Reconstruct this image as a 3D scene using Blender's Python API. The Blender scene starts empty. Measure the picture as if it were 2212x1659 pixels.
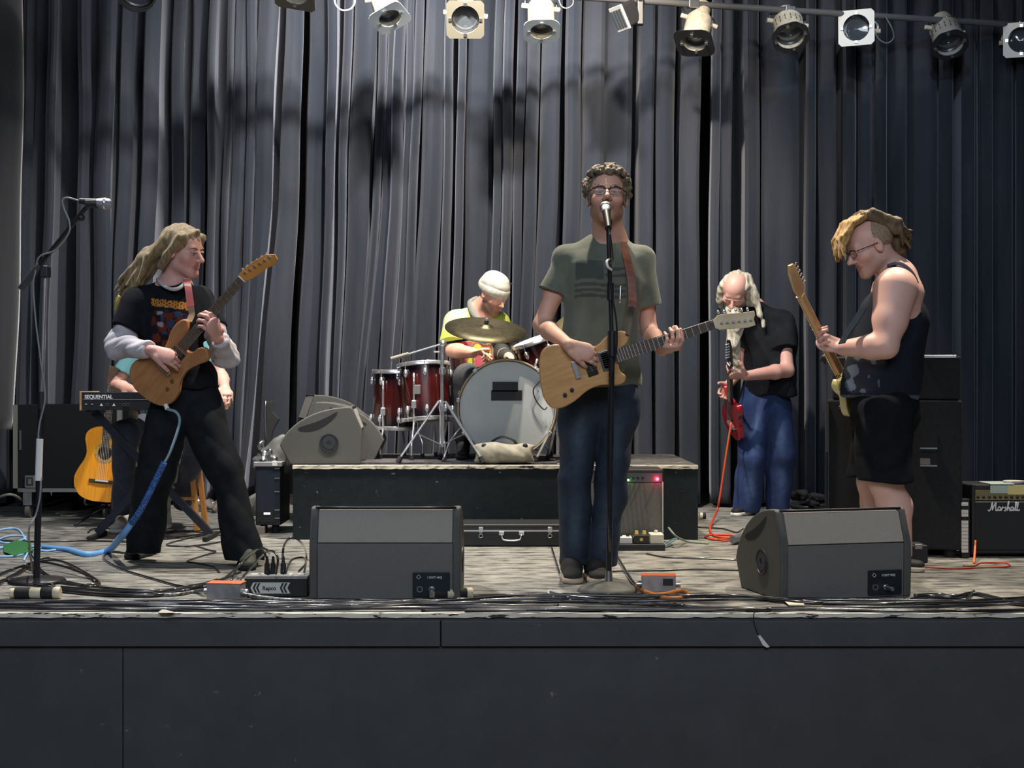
import bpy, bmesh, math, random
import numpy as np
from mathutils import Vector, Matrix
SC = bpy.context.scene
COL = SC.collection
random.seed(7); rng = np.random.default_rng(7)
FPX, CAMZ, CX, CY = 3000.0, 0.90, 1106.0, 829.5

# ------------------------------------------------------------------ camera, world, lights, exposure
cam = bpy.data.cameras.new('camera'); camo = bpy.data.objects.new('camera', cam); COL.objects.link(camo)
camo.location = (0, 0, CAMZ); camo.rotation_euler = (math.pi/2, 0, 0)
cam.sensor_width = 36.0; cam.lens = 36.0*FPX/2212.0; cam.clip_start = 0.05
SC.camera = camo
w = bpy.data.worlds.new('world'); SC.world = w; w.use_nodes = True
w.node_tree.nodes['Background'].inputs[0].default_value = (0.25, 0.35, 0.6, 1)
w.node_tree.nodes['Background'].inputs[1].default_value = 0.02
SC.view_settings.view_transform = 'Standard'; SC.view_settings.look = 'None'
SC.view_settings.exposure = 0.0; SC.view_settings.gamma = 1.0
SC.view_settings.use_curve_mapping = False

def spot(name, loc, aim, power, size, blend=0.3, col=(1, .93, .84), rad=0.06):
    l = bpy.data.lights.new(name, 'SPOT'); l.energy = power; l.color = col
    l.spot_size = math.radians(size); l.spot_blend = blend; l.shadow_soft_size = rad
    o = bpy.data.objects.new(name, l); COL.objects.link(o); o.location = loc
    o.rotation_euler = (Vector(aim)-Vector(loc)).to_track_quat('-Z', 'Y').to_euler(); return o
def area(name, loc, aim, power, sx, sy, col=(1, 1, 1)):
    l = bpy.data.lights.new(name, 'AREA'); l.energy = power; l.color = col; l.shape = 'RECTANGLE'; l.size = sx; l.size_y = sy
    o = bpy.data.objects.new(name, l); COL.objects.link(o); o.location = loc
    o.rotation_euler = (Vector(aim)-Vector(loc)).to_track_quat('-Z', 'Y').to_euler(); return o
WARM = (1, .87, .70); NEU = (1, .95, .90); COOL = (.62, .80, 1)
spot('drape_spot', (-0.6, 7.6, 4.05), (-0.9, 10.1, 1.7), 900, 100, .6, NEU, .07)
spot('drape_spot', (0.5, 7.4, 4.05), (0.3, 10.1, 1.6), 640, 80, .6, WARM, .07)
spot('drape_spot', (-0.9, 5.8, 4.5), (-2.6, 10.1, 1.2), 450, 40, .8, NEU, .10)
spot('drape_spot', (2.3, 7.3, 4.05), (2.5, 10.1, 1.5), 125, 78, .7, COOL, .07)
spot('top_spot', (-2.4, 7.3, 4.7), (-2.0, 6.7, 0.0), 900, 62, .5, NEU)
spot('top_spot', (0.2, 7.5, 4.8), (0.1, 6.7, 0.0), 1100, 64, .5, WARM)
spot('top_spot', (2.6, 7.3, 4.7), (2.1, 6.7, 0.0), 900, 62, .5, WARM)
spot('pipe_fill_spot', (1.4, 3.6, 4.4), (1.2, 9.3, 3.40), 600, 30, .6, WARM, .1)  # added spot that brightens the lamp housings on the pipe
area('fill_light', (0.5, -1.0, 4.2), (0, 6.5, 0.8), 240, 5.0, 2.0, (.82, .89, 1))  # added area fill standing in for ambient light from the hall
area('fill_light', (-3.0, 2.0, 4.4), (-2.0, 6.0, 0.0), 45, 1.5, 1.5, (.62, .78, 1))  # second added fill, bluish, from the left
area('drape_top_strip', (-0.5, 8.9, 4.25), (-0.5, 10.2, 3.5), 120, 3.1, 0.02, NEU)  # added unseen strip that lights the drape top over the trough edge

# ------------------------------------------------------------------ pixel helpers (photograph frame 2212 x 1659)
def P(px, py, D): return Vector(((px-CX)*D/FPX, D, CAMZ-(py-CY)*D/FPX))
def FP(px, py, z=0.0):
    D = (CAMZ-z)*FPX/(py-CY); return Vector(((px-CX)*D/FPX, D, z))
def V(*a): return Vector(a)
def lerp(a, b, t): return a+(b-a)*t

# ------------------------------------------------------------------ objects
def tag(o, label=None, cat=None, group=None, kind=None):
    if label: o['label'] = label
    if cat: o['category'] = cat
    if group: o['group'] = group
    if kind: o['kind'] = kind
    return o
def thing(name, label, cat, loc, group=None, rotz=0.0):
    o = bpy.data.objects.new(name, None); COL.objects.link(o); o.empty_display_size = .05
    o.location = loc; o.rotation_euler = (0, 0, rotz)
    return tag(o, label, cat, group)
def wmat(o):
    m = Matrix.LocRotScale(o.location, o.rotation_euler, o.scale)
    return wmat(o.parent) @ m if o.parent else m
def link(name, me, mat, parent=None, smooth=False, bev=0.0, seg=2):
    o = bpy.data.objects.new(name, me); COL.objects.link(o)
    if parent is not None:
        o.parent = parent
        me.transform(wmat(parent).inverted())
    if mat is not None:
        for m in (mat if isinstance(mat, (list, tuple)) else [mat]): me.materials.append(m)
    if smooth: me.shade_smooth()
    if bev > 0:
        b = o.modifiers.new('bevel', 'BEVEL'); b.width = bev; b.segments = seg; b.limit_method = 'ANGLE'; b.angle_limit = math.radians(35)
        if not smooth: me.shade_smooth()
        b.harden_normals = True
    return o
def basis(z, up=(0, 0, 1)):
    z = Vector(z).normalized(); x = Vector(up).cross(z)
    if x.length < 1e-4: x = Vector((1, 0, 0)).cross(z)
    x.normalize(); y = z.cross(x)
    return Matrix((x, y, z)).transposed()
def frame(loc, x, y):
    x = Vector(x).normalized(); y = Vector(y); y = (y-x*y.dot(x)).normalized(); z = x.cross(y)
    m = Matrix((x, y, z)).transposed().to_4x4(); m.translation = loc; return m
def catmull(pts, n=6):
    p = [Vector(q) for q in pts]; p = [p[0]*2-p[1]]+p+[p[-1]*2-p[-2]]; out = []
    for i in range(1, len(p)-2):
        for k in range(n):
            t = k/n; a, b, c, d = p[i-1:i+3]
            out.append(.5*((2*b)+(c-a)*t+(2*a-5*b+4*c-d)*t*t+(3*b-a-3*c+d)*t**3))
    out.append(p[-2]); return out
def smooth2(pts, n=4, closed=True):
    q = [Vector((x, y, 0)) for x, y in pts]; N = len(q); out = []
    for i in range(N):
        a, b, c, d = q[i-1], q[i], q[(i+1) % N], q[(i+2) % N]
        for k in range(n):
            t = k/n; v = .5*((2*b)+(c-a)*t+(2*a-5*b+4*c-d)*t*t+(3*b-a-3*c+d)*t**3); out.append((v.x, v.y))
    return out
class MB:
    def __init__(s, F=None): s.v = []; s.f = []; s.F = F; s.mi = []; s.m = 0
    def add(s, vs, fs):
        b = len(s.v); F = s.F
        s.v += [tuple(F @ Vector(v)) if F else tuple(v) for v in vs]
        s.f += [[i+b for i in f] for f in fs]; s.mi += [s.m]*len(fs); return s
    def box(s, c, d, R=None):
        c = Vector(c); x, y, z = d[0]/2, d[1]/2, d[2]/2
        vs = [Vector((i*x, j*y, k*z)) for i in (-1, 1) for j in (-1, 1) for k in (-1, 1)]
        if R is not None: vs = [R @ v for v in vs]
        return s.add([v+c for v in vs], [(0, 1, 3, 2), (4, 6, 7, 5), (0, 4, 5, 1), (2, 3, 7, 6), (0, 2, 6, 4), (1, 5, 7, 3)])
    def box2(s, a, b):
        return s.box([(a[i]+b[i])/2 for i in range(3)], [abs(b[i]-a[i]) for i in range(3)])
    def bar(s, a, b, w, t, up=(0, 0, 1)):
        a, b = Vector(a), Vector(b); R = basis(b-a, up); return s.box((a+b)/2, (w, t, (b-a).length), R)
    def cyl(s, a, b, r, r2=None, n=14, cap=True):
        a, b = Vector(a), Vector(b); R = basis(b-a); r2 = r if r2 is None else r2; vs = []
        for p, q in ((a, r), (b, r2)):
            vs += [p+R @ Vector((q*math.cos(2*math.pi*i/n), q*math.sin(2*math.pi*i/n), 0)) for i in range(n)]
        fs = [(i, (i+1) % n, n+(i+1) % n, n+i) for i in range(n)]
        if cap: fs += [list(range(n))[::-1], list(range(n, 2*n))]
        return s.add(vs, fs)
    def tube(s, pts, r, n=8, res=6, cap=True, flat=None):
        p = catmull(pts, res) if res > 1 else [Vector(q) for q in pts]
        rr = r if hasattr(r, '__len__') else [r]*len(pts); m = len(p); vs = []; up = Vector((.13, .21, .97)).normalized()
        tprev = None
        for i, q in enumerate(p):
            t = (p[min(i+1, m-1)]-p[max(i-1, 0)]).normalized()
            up = (up-t*up.dot(t)); up = up.normalized() if up.length > 1e-5 else t.orthogonal().normalized()
            y = t.cross(up); k = i/(m-1)*(len(rr)-1); k0 = min(int(k), len(rr)-1); k1 = min(k0+1, len(rr)-1); R = lerp(rr[k0], rr[k1], k-k0)
            vs += [q+up*(R*math.cos(2*math.pi*j/n))+y*(R*math.sin(2*math.pi*j/n)) for j in range(n)]
        fs = [(i*n+j, i*n+(j+1) % n, (i+1)*n+(j+1) % n, (i+1)*n+j) for i in range(m-1) for j in range(n)]
        if cap: fs += [list(range(n))[::-1], [(m-1)*n+j for j in range(n)]]
        return s.add(vs, fs)
    def ribbon(s, pts, w, t, nrm, res=6):
        """flat strap along pts; nrm = list of outward normals"""
        p = catmull(pts, res); nn = catmull(nrm, res); m = len(p); vs = []
        for i, q in enumerate(p):
            d = (p[min(i+1, m-1)]-p[max(i-1, 0)]).normalized(); n_ = nn[i].normalized(); sd = d.cross(n_).normalized(); n_ = sd.cross(d)
            for a, b in ((-1, -1), (1, -1), (1, 1), (-1, 1)): vs.append(q+sd*(a*w/2)+n_*(b*t/2))
        fs = [(i*4+j, i*4+(j+1) % 4, (i+1)*4+(j+1) % 4, (i+1)*4+j) for i in range(m-1) for j in range(4)]
        return s.add(vs, fs+[(3, 2, 1, 0), tuple((m-1)*4+j for j in range(4))])
    def lathe(s, prof, a, ax, n=28, cap0=False, cap1=False):
        """prof = [(r, t)] along axis ax from point a"""
        a = Vector(a); R = basis(ax); vs = []
        for r, t in prof:
            vs += [a+R @ Vector((r*math.cos(2*math.pi*i/n), r*math.sin(2*math.pi*i/n), t)) for i in range(n)]
        m = len(prof); fs = [(i*n+j, i*n+(j+1) % n, (i+1)*n+(j+1) % n, (i+1)*n+j) for i in range(m-1) for j in range(n)]
        if cap0: fs.append(list(range(n))[::-1])
        if cap1: fs.append([(m-1)*n+j for j in range(n)])
        return s.add(vs, fs)
    def sph(s, c, r, n=12, sc=(1, 1, 1), R=None):
        c = Vector(c); vs = []; m = n//2+1
        for i in range(m+1):
            th = math.pi*i/m
            for j in range(n):
                ph = 2*math.pi*j/n; v = Vector((r*sc[0]*math.sin(th)*math.cos(ph), r*sc[1]*math.sin(th)*math.sin(ph), r*sc[2]*math.cos(th)))
                vs.append(c+(R @ v if R else v))
        return s.add(vs, [(i*n+j, (i+1)*n+j, (i+1)*n+(j+1) % n, i*n+(j+1) % n) for i in range(m) for j in range(n)])
    def prism(s, out, z0, z1):
        n = len(out); vs = [(x, y, z0) for x, y in out]+[(x, y, z1) for x, y in out]
        return s.add(vs, [list(range(n))[::-1], list(range(n, 2*n))]+[(i, (i+1) % n, n+(i+1) % n, n+i) for i in range(n)])
    def torus(s, c, ax, R, r, n=28, m=8, a0=0, a1=2*math.pi):
        B = basis(ax); c = Vector(c); vs = []; full = abs(a1-a0-2*math.pi) < 1e-6; N = n if full else n+1
        for i in range(N):
            t = a0+(a1-a0)*i/n; d = B @ Vector((math.cos(t), math.sin(t), 0)); z = B @ Vector((0, 0, 1))
            vs += [c+d*(R+r*math.cos(2*math.pi*j/m))+z*(r*math.sin(2*math.pi*j/m)) for j in range(m)]
        fs = [(i*m+j, ((i+1) % N)*m+j, ((i+1) % N)*m+(j+1) % m, i*m+(j+1) % m) for i in range(n if full else n) for j in range(m)]
        return s.add(vs, fs)
    def build(s, name, mat, parent=None, smooth=False, bev=0.0, seg=2, autos=None):
        me = bpy.data.meshes.new(name); me.from_pydata(s.v, [], s.f); me.update()
        o = link(name, me, mat, parent, smooth, bev, seg)
        if any(s.mi): me.polygons.foreach_set('material_index', s.mi)
        if autos is not None:
            me.shade_smooth(); me.set_sharp_from_angle(angle=math.radians(autos))
        return o

# ------------------------------------------------------------------ materials
MATS = {}
def mat(name, c, rough=.5, metal=0.0, c2=None, ns=8.0, lo=.4, hi=.6, bump=0.0, bs=60.0, sheen=0.0, coat=0.0, emit=0.0, attr=False,
        stretch=None, detail=4, trans=0.0, spec=None, rr=0.0, sht=(1, 1, 1), wave=None, sss=0.0, alpha=1.0):
    if name in MATS: return MATS[name]
    m = bpy.data.materials.new(name); m.use_nodes = True; nt = m.node_tree; N = nt.nodes; L = nt.links; b = N['Principled BSDF']
    def inp(k, v): b.inputs[k].default_value = v
    inp('Base Color', (*c, 1)); inp('Roughness', rough); inp('Metallic', metal)
    if spec is not None: inp('Specular IOR Level', spec)
    if sheen: inp('Sheen Weight', sheen); inp('Sheen Roughness', .45); inp('Sheen Tint', (*sht, 1))
    if coat: inp('Coat Weight', coat); inp('Coat Roughness', .08)
    if alpha < 1: inp('Alpha', alpha)
    if trans: inp('Transmission Weight', trans)
    if sss: inp('Subsurface Weight', sss); inp('Subsurface Radius', (.012, .005, .003)); inp('Subsurface Scale', 1.0)
    if emit: inp('Emission Color', (*c, 1)); inp('Emission Strength', emit)
    tc = N.new('ShaderNodeTexCoord'); mp = N.new('ShaderNodeMapping'); L.new(tc.outputs['Object'], mp.inputs[0])
    if stretch: mp.inputs['Scale'].default_value = stretch
    base = None
    if attr:
        a = N.new('ShaderNodeAttribute'); a.attribute_name = 'Col'; base = a.outputs['Color']
    if c2 is not None:
        nz = N.new('ShaderNodeTexNoise'); nz.inputs['Scale'].default_value = ns; nz.inputs['Detail'].default_value = detail
        L.new(mp.outputs[0], nz.inputs['Vector'])
        r = N.new('ShaderNodeMapRange'); r.inputs[1].default_value = lo; r.inputs[2].default_value = hi
        L.new(nz.outputs['Fac'], r.inputs[0])
        mx = N.new('ShaderNodeMix'); mx.data_type = 'RGBA'; mx.inputs[6].default_value = (*c, 1); mx.inputs[7].default_value = (*c2, 1)
        if base is not None:
            L.new(base, mx.inputs[6]); mx2 = N.new('ShaderNodeMix'); mx2.data_type = 'RGBA'; mx2.blend_type = 'MULTIPLY'
            mx2.inputs[0].default_value = 1; L.new(base, mx2.inputs[6]); mx2.inputs[7].default_value = (*c2, 1); L.new(mx2.outputs[2], mx.inputs[7])
        L.new(r.outputs[0], mx.inputs[0]); base = mx.outputs[2]
        if rr:
            r2 = N.new('ShaderNodeMapRange'); r2.inputs[1].default_value = lo; r2.inputs[2].default_value = hi
            r2.inputs[3].default_value = rough; r2.inputs[4].default_value = rough+rr; L.new(nz.outputs['Fac'], r2.inputs[0]); L.new(r2.outputs[0], b.inputs['Roughness'])
    if base is not None: L.new(base, b.inputs['Base Color'])
    if bump:
        n2 = N.new('ShaderNodeTexNoise'); n2.inputs['Scale'].default_value = bs; n2.inputs['Detail'].default_value = 3; L.new(mp.outputs[0], n2.inputs['Vector'])
        bp = N.new('ShaderNodeBump'); bp.inputs['Strength'].default_value = bump; bp.inputs['Distance'].default_value = .004
        L.new(n2.outputs['Fac'], bp.inputs['Height']); L.new(bp.outputs[0], b.inputs['Normal'])
    MATS[name] = m; return m
chrome = mat('chrome', (.86, .88, .92), .24, .88)
steel = mat('steel', (.45, .46, .48), .35, 1.0)
blackm = mat('black_metal', (.012, .013, .016), .38, .0, spec=.5)
blackp = mat('black_plastic', (.014, .015, .018), .5)
rubber = mat('rubber', (.01, .01, .012), .8)
white = mat('white_paint', (.72, .70, .64), .45)
cream = mat('cream_enamel', (.62, .57, .46), .4, c2=(.48, .43, .33), ns=30)
cablem = mat('cable_black', (.014, .015, .019), .26, coat=1.0)
# ------------------------------------------------------------------ implicit surfaces (bodies, clothes, hair)
def npv(v): return np.array([v[0], v[1], v[2]], dtype=np.float32)
class Field:
    def __init__(s, h=.006, fine=(), hf=.0035): s.ops = []; s.h = h; s.fine = list(fine); s.hf = hf; s.lo = np.full(3, 1e9); s.hi = np.full(3, -1e9); s.disp = None
    def _b(s, pts, r, grow=True):
        p = np.array([npv(q) for q in pts]); lo = p.min(0)-r; hi = p.max(0)+r
        if grow: s.lo = np.minimum(s.lo, lo); s.hi = np.maximum(s.hi, hi)
        return lo, hi
    def cap(s, a, b, ra, rb=None, n=None, f=1.0, k=.02, sub=False, cut=None):
        rb = ra if rb is None else rb; A, B = npv(a), npv(b); bb = s._b([a, b], max(ra, rb)+.012, not sub); ba = B-A; L2 = max(float(ba@ba), 1e-9); nn = npv(Vector(n).normalized()) if n is not None else None
        if cut: cp, cn = npv(cut[0]), npv(Vector(cut[1]).normalized())
        def fn(X, Y, Z):
            x, y, z = X-A[0], Y-A[1], Z-A[2]; h = np.clip((x*ba[0]+y*ba[1]+z*ba[2])/L2, 0, 1)
            x = x-h*ba[0]; y = y-h*ba[1]; z = z-h*ba[2]; q2 = x*x+y*y+z*z; r = ra+(rb-ra)*h
            pc = (X-cp[0])*cn[0]+(Y-cp[1])*cn[1]+(Z-cp[2])*cn[2] if cut else -9
            if nn is None: return np.maximum(np.sqrt(q2)-r, pc)
            c = x*nn[0]+y*nn[1]+z*nn[2]; l = np.sqrt(q2+c*c*(1/f**2-1))+1e-6; return np.maximum((l-r)*np.sqrt(q2+1e-9)/l if f < 1 else (l-r), pc)
        s.ops.append((fn, bb, k, 's' if sub else 'u')); return s
    def chain(s, pts, rs, n=None, f=1.0, k=.02):
        for i in range(len(pts)-1): s.cap(pts[i], pts[i+1], rs[i], rs[i+1], n, f, k)
        return s
    def ell(s, c, rad, R=None, k=.02, sub=False):
        C = npv(c); M = np.array(R if R is not None else Matrix.Identity(3), dtype=np.float32); rx = np.array(rad, dtype=np.float32); bb = s._b([c], max(rad)+.012, not sub)
        def fn(X, Y, Z):
            x, y, z = X-C[0], Y-C[1], Z-C[2]
            l = [(x*M[0, i]+y*M[1, i]+z*M[2, i])/rx[i] for i in range(3)]; k0 = np.sqrt(l[0]**2+l[1]**2+l[2]**2)+1e-6
            k1 = np.sqrt((l[0]/rx[0])**2+(l[1]/rx[1])**2+(l[2]/rx[2])**2)+1e-6; return k0*(k0-1)/k1
        s.ops.append((fn, bb, k, 's' if sub else 'u')); return s
    def plane(s, p, n, lim=None):
        """cut away everything on the n side of the plane, only within lim metres of p"""
        p_, n_ = npv(p), npv(Vector(n).normalized()); bb = (p_-lim, p_+lim) if lim else None
        def fn(X, Y, Z): return (X-p_[0])*n_[0]+(Y-p_[1])*n_[1]+(Z-p_[2])*n_[2]
        s.ops.append((fn, bb, 0, 'i')); return s
    def axis(s, i):
        lo, hi = s.lo[i]-.012, s.hi[i]+.012; x = lo; out = [x]; iv = [(npv(c)[i]-r, npv(c)[i]+r) for c, r in s.fine]
        while x < hi:
            x += s.hf if any(a-s.h < x < b for a, b in iv) else s.h; out.append(x)
        return np.array(out, dtype=np.float32)
    def mesh(s, name, col=None, nrm_fix=None):
        xs, ys, zs = s.axis(0), s.axis(1), s.axis(2); D = np.full((len(xs), len(ys), len(zs)), .06, dtype=np.float32)
        for fn, bb, k, op in s.ops:
            if bb is None: sl = [slice(0, len(a)) for a in (xs, ys, zs)]
            else: sl = [slice(max(0, np.searchsorted(a, bb[0][i]-.03)), np.searchsorted(a, bb[1][i]+.03)) for i, a in enumerate((xs, ys, zs))]
            if any(q.stop <= q.start for q in sl): continue
            X = xs[sl[0]][:, None, None]; Y = ys[sl[1]][None, :, None]; Z = zs[sl[2]][None, None, :]
            d = fn(X, Y, Z).astype(np.float32); sl = tuple(sl); A = D[sl]
            if op == 'u':
                h = np.clip(.5+.5*(A-d)/k, 0, 1); D[sl] = A*(1-h)+d*h-k*h*(1-h)
            elif op == 's':
                d = -d; h = np.clip(.5+.5*(d-A)/k, 0, 1); D[sl] = A*(1-h)+d*h+k*h*(1-h)
            else: D[sl] = np.maximum(A, d)
        if s.disp is not None:
            near = np.argwhere(np.abs(D) < .045); q = near
            if len(q):
                D[q[:, 0], q[:, 1], q[:, 2]] += s.disp(xs[q[:, 0]], ys[q[:, 1]], zs[q[:, 2]])
        D[0] = D[-1] = .05; D[:, 0] = D[:, -1] = .05; D[:, :, 0] = D[:, :, -1] = .05
        S = D < 0; cnt = np.zeros(tuple(n-1 for n in D.shape), dtype=np.int8); offs = [(i, j, k) for i in (0, 1) for j in (0, 1) for k in (0, 1)]
        nx, ny, nz = D.shape
        for i, j, k in offs: cnt += S[i:nx-1+i, j:ny-1+j, k:nz-1+k]
        act = np.argwhere((cnt > 0) & (cnt < 8)); idm = np.full(cnt.shape, -1, dtype=np.int32); idm[act[:, 0], act[:, 1], act[:, 2]] = np.arange(len(act))
        cv = np.stack([D[act[:, 0]+i, act[:, 1]+j, act[:, 2]+k] for i, j, k in offs], 1); acc = np.zeros((len(act), 3), dtype=np.float64); c = np.zeros(len(act))
        for a in range(8):
            for b in range(a+1, 8):
                oa, ob = np.array(offs[a]), np.array(offs[b])
                if np.abs(oa-ob).sum() != 1: continue
                va, vb = cv[:, a], cv[:, b]; m = (va < 0) != (vb < 0); t = np.where(m, va/np.where(m, va-vb, 1), 0)
                acc += np.where(m[:, None], oa[None]+(ob-oa)[None]*t[:, None], 0); c += m
        loc = acc/c[:, None]; co = np.stack([ax[act[:, i]]+(ax[np.minimum(act[:, i]+1, len(ax)-1)]-ax[act[:, i]])*loc[:, i] for i, ax in enumerate((xs, ys, zs))], 1)
        quads = []
        for ax in range(3):
            A = np.take(S, range(0, D.shape[ax]-1), ax); B = np.take(S, range(1, D.shape[ax]), ax); e = np.argwhere(A != B)
            o1, o2 = [(1, 2), (2, 0), (0, 1)][ax]; e = e[(e[:, o1] > 0) & (e[:, o2] > 0) & (e[:, o1] < D.shape[o1]-1) & (e[:, o2] < D.shape[o2]-1)]
            ins = S[e[:, 0], e[:, 1], e[:, 2]]; q = []
            for da, db in ((1, 1), (0, 1), (0, 0), (1, 0)):
                g = e.copy(); g[:, o1] -= da; g[:, o2] -= db; q.append(idm[g[:, 0], g[:, 1], g[:, 2]])
            q = np.stack(q, 1); q[~ins] = q[~ins][:, ::-1]; quads.append(q[(q >= 0).all(1)])
        Q = np.concatenate(quads); me = bpy.data.meshes.new(name); me.vertices.add(len(co)); me.vertices.foreach_set('co', co.astype(np.float32).ravel())
        me.loops.add(len(Q)*4); me.loops.foreach_set('vertex_index', Q.astype(np.int32).ravel()); me.polygons.add(len(Q)); me.polygons.foreach_set('loop_start', np.arange(0, len(Q)*4, 4, dtype=np.int32))
        me.update(calc_edges=True)
        if col is not None:
            c3 = col(co); at = me.attributes.new('Col', 'FLOAT_COLOR', 'POINT'); at.data.foreach_set('color', np.concatenate([c3, np.ones((len(co), 1))], 1).astype(np.float32).ravel())
        return me
    def build(s, name, m, parent, col=None):
        return link(name, s.mesh(name, col), m, parent, smooth=True)
def folds(seed, amp=.004, freq=22, zs=.45, dirv=None):
    r = np.random.default_rng(seed); ks = []
    for i in range(7):
        v = r.normal(size=3); v[2] *= zs
        if dirv is not None: v = v*.35+np.array(dirv)*r.uniform(.6, 1.2)*r.choice([-1, 1])
        v = v/np.linalg.norm(v)*freq*r.uniform(.5, 1.7); ks.append((v, r.uniform(0, 6.28)))
    def f(x, y, z):
        o = 0; wx = .02*np.sin(9*z+seed)+.015*np.sin(13*y+1.3*seed)
        for v, p in ks: o = o+np.sin(v[0]*(x+wx)+v[1]*y+v[2]*(z+wx)+p)
        return (amp*o/2.6-amp*.7*np.abs(np.sin(ks[0][0][0]*x*.8+ks[0][0][1]*y+ks[0][0][2]*1.4*z+wx*12))).astype(np.float32)
    return f

# ------------------------------------------------------------------ heads and hands
class Head:
    def __init__(s, c, fwd, up, sc=1.0):
        s.c = Vector(c); y = Vector(fwd).normalized(); z = Vector(up); z = (z-y*z.dot(y)).normalized(); x = y.cross(z); s.R = Matrix((x, y, z)).transposed(); s.s = sc
    def p(s, x, y, z): return s.c+s.R @ Vector((x, y, z))*s.s
    def d(s, x, y, z): return s.R @ Vector((x, y, z))
    def local(s, co): return (co-npv(s.c)[None])@np.array(s.R)/s.s
    def sdf(s, F, neck=None, nr=.058, nose=1.0, jaw=1.0, shut=False):
        S = s.s; R = s.R
        F.ell(s.p(0, -.012, .034), (.075*S, .094*S, .082*S), R, k=.02)
        F.ell(s.p(0, .022, -.038), (.058*S*jaw, .066*S, .064*S), R, k=.03)
        F.cap(s.p(-.012, .066, -.096), s.p(.012, .066, -.096), .019*S, k=.03)
        F.cap(s.p(-.046*jaw, .005, -.062), s.p(-.012, .06, -.092), .017*S, .016*S, k=.03)
        F.cap(s.p(.046*jaw, .005, -.062), s.p(.012, .06, -.092), .017*S, .016*S, k=.03)
        F.cap(s.p(-.032, .070, .024), s.p(.032, .070, .024), .012*S, k=.018)
        for q in (-1, 1):
            F.ell(s.p(q*.041, .052, -.022), (.022*S, .024*S, .022*S), R, k=.025)
            F.ell(s.p(q*.030, .096, .004), (.019*S, .018*S, .013*S), R, k=.012, sub=True)
            F.cap(s.p(q*.017, .086, .011), s.p(q*.043, .079, .010), .0052*S, k=.005)
            if shut: F.ell(s.p(q*.030, .0735, .002), (.016*S, .012*S, .012*S), R, k=.004)
            F.ell(s.p(q*.078, -.004, -.004), (.009*S, .018*S, .031*S), R, k=.006)
            F.ell(s.p(q*.086, .002, -.002), (.007*S, .009*S, .017*S), R, k=.004, sub=True)
            F.ell(s.p(q*.012, .096, -.031), (.009*S, .010*S, .008*S), R, k=.007)
        F.cap(s.p(0, .080, .012), s.p(0, .106+.006*nose, -.026), .008*S, .011*S, k=.012)
        F.cap(s.p(-.020, .080, -.055), s.p(.020, .080, -.055), .007*S, k=.006)
        F.cap(s.p(-.016, .080, -.067), s.p(.016, .080, -.067), .008*S, k=.006)
        F.cap(s.p(-.022, .091, -.0605), s.p(.022, .091, -.0605), .0028*S, k=.003, sub=True)
        if neck is not None: F.cap(s.p(0, -.022, -.055), neck, nr, nr*1.1, k=.03)
    def eyes(s, root, iris=(.10, .06, .03), shut=False):
        if shut: return
        ew = mat('eye_white', (.36, .32, .30), .25); ei = mat('iris_%d' % int(iris[0]*100), iris, .15)
        for q in (-1, 1):
            c = s.p(q*.030, .0715, .003); e = MB().sph(c, .0130*s.s, 12).build('eye', ew, root, smooth=True)
            MB().sph(c+s.d(0, .0105*s.s, 0), .0062*s.s, 10, (1, .5, 1), s.R).build('iris', ei, e, smooth=True)
    def brows(s, root, m, r=.0045):
        for q in (-1, 1):
            MB().tube([s.p(q*.012, .086, .022), s.p(q*.030, .086, .029), s.p(q*.048, .072, .022)], [r*s.s, r*1.1*s.s, r*.4*s.s], 6, 4).build('eyebrow', m, root, smooth=True)
    def paint(s, base, lip=(.42, .16, .14), stub=None, sa=.5):
        base = np.array(base); lip = np.array(lip)
        def f(co):
            l = s.local(co); c = np.tile(base, (len(co), 1)); inh = (np.linalg.norm(l, axis=1) < .15)
            if stub is not None:
                m = np.clip((-l[:, 2]-.022)/.02, 0, 1)*np.clip((l[:, 1]+.012)/.02, 0, 1)*np.clip((l[:, 2]+.14)/.03, 0, 1)*inh*sa; c = c*(1-m[:, None])+np.array(stub)*m[:, None]
            ck = np.exp(-(((np.abs(l[:, 0])-.04)/.02)**2+((l[:, 2]+.028)/.022)**2))*inh*(l[:, 1] > .03)*.35; c = c*(1-ck[:, None])+np.array([base[0], base[1]*.72, base[2]*.7])*ck[:, None]
            m = np.clip(1.3-np.sqrt((l[:, 0]/.024)**2+((l[:, 2]+.061)/.0125)**2)*1.0, 0, .3)/.3*(l[:, 1] > .07)*inh; return c*(1-m[:, None])+lip*m[:, None]
        return f
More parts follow.
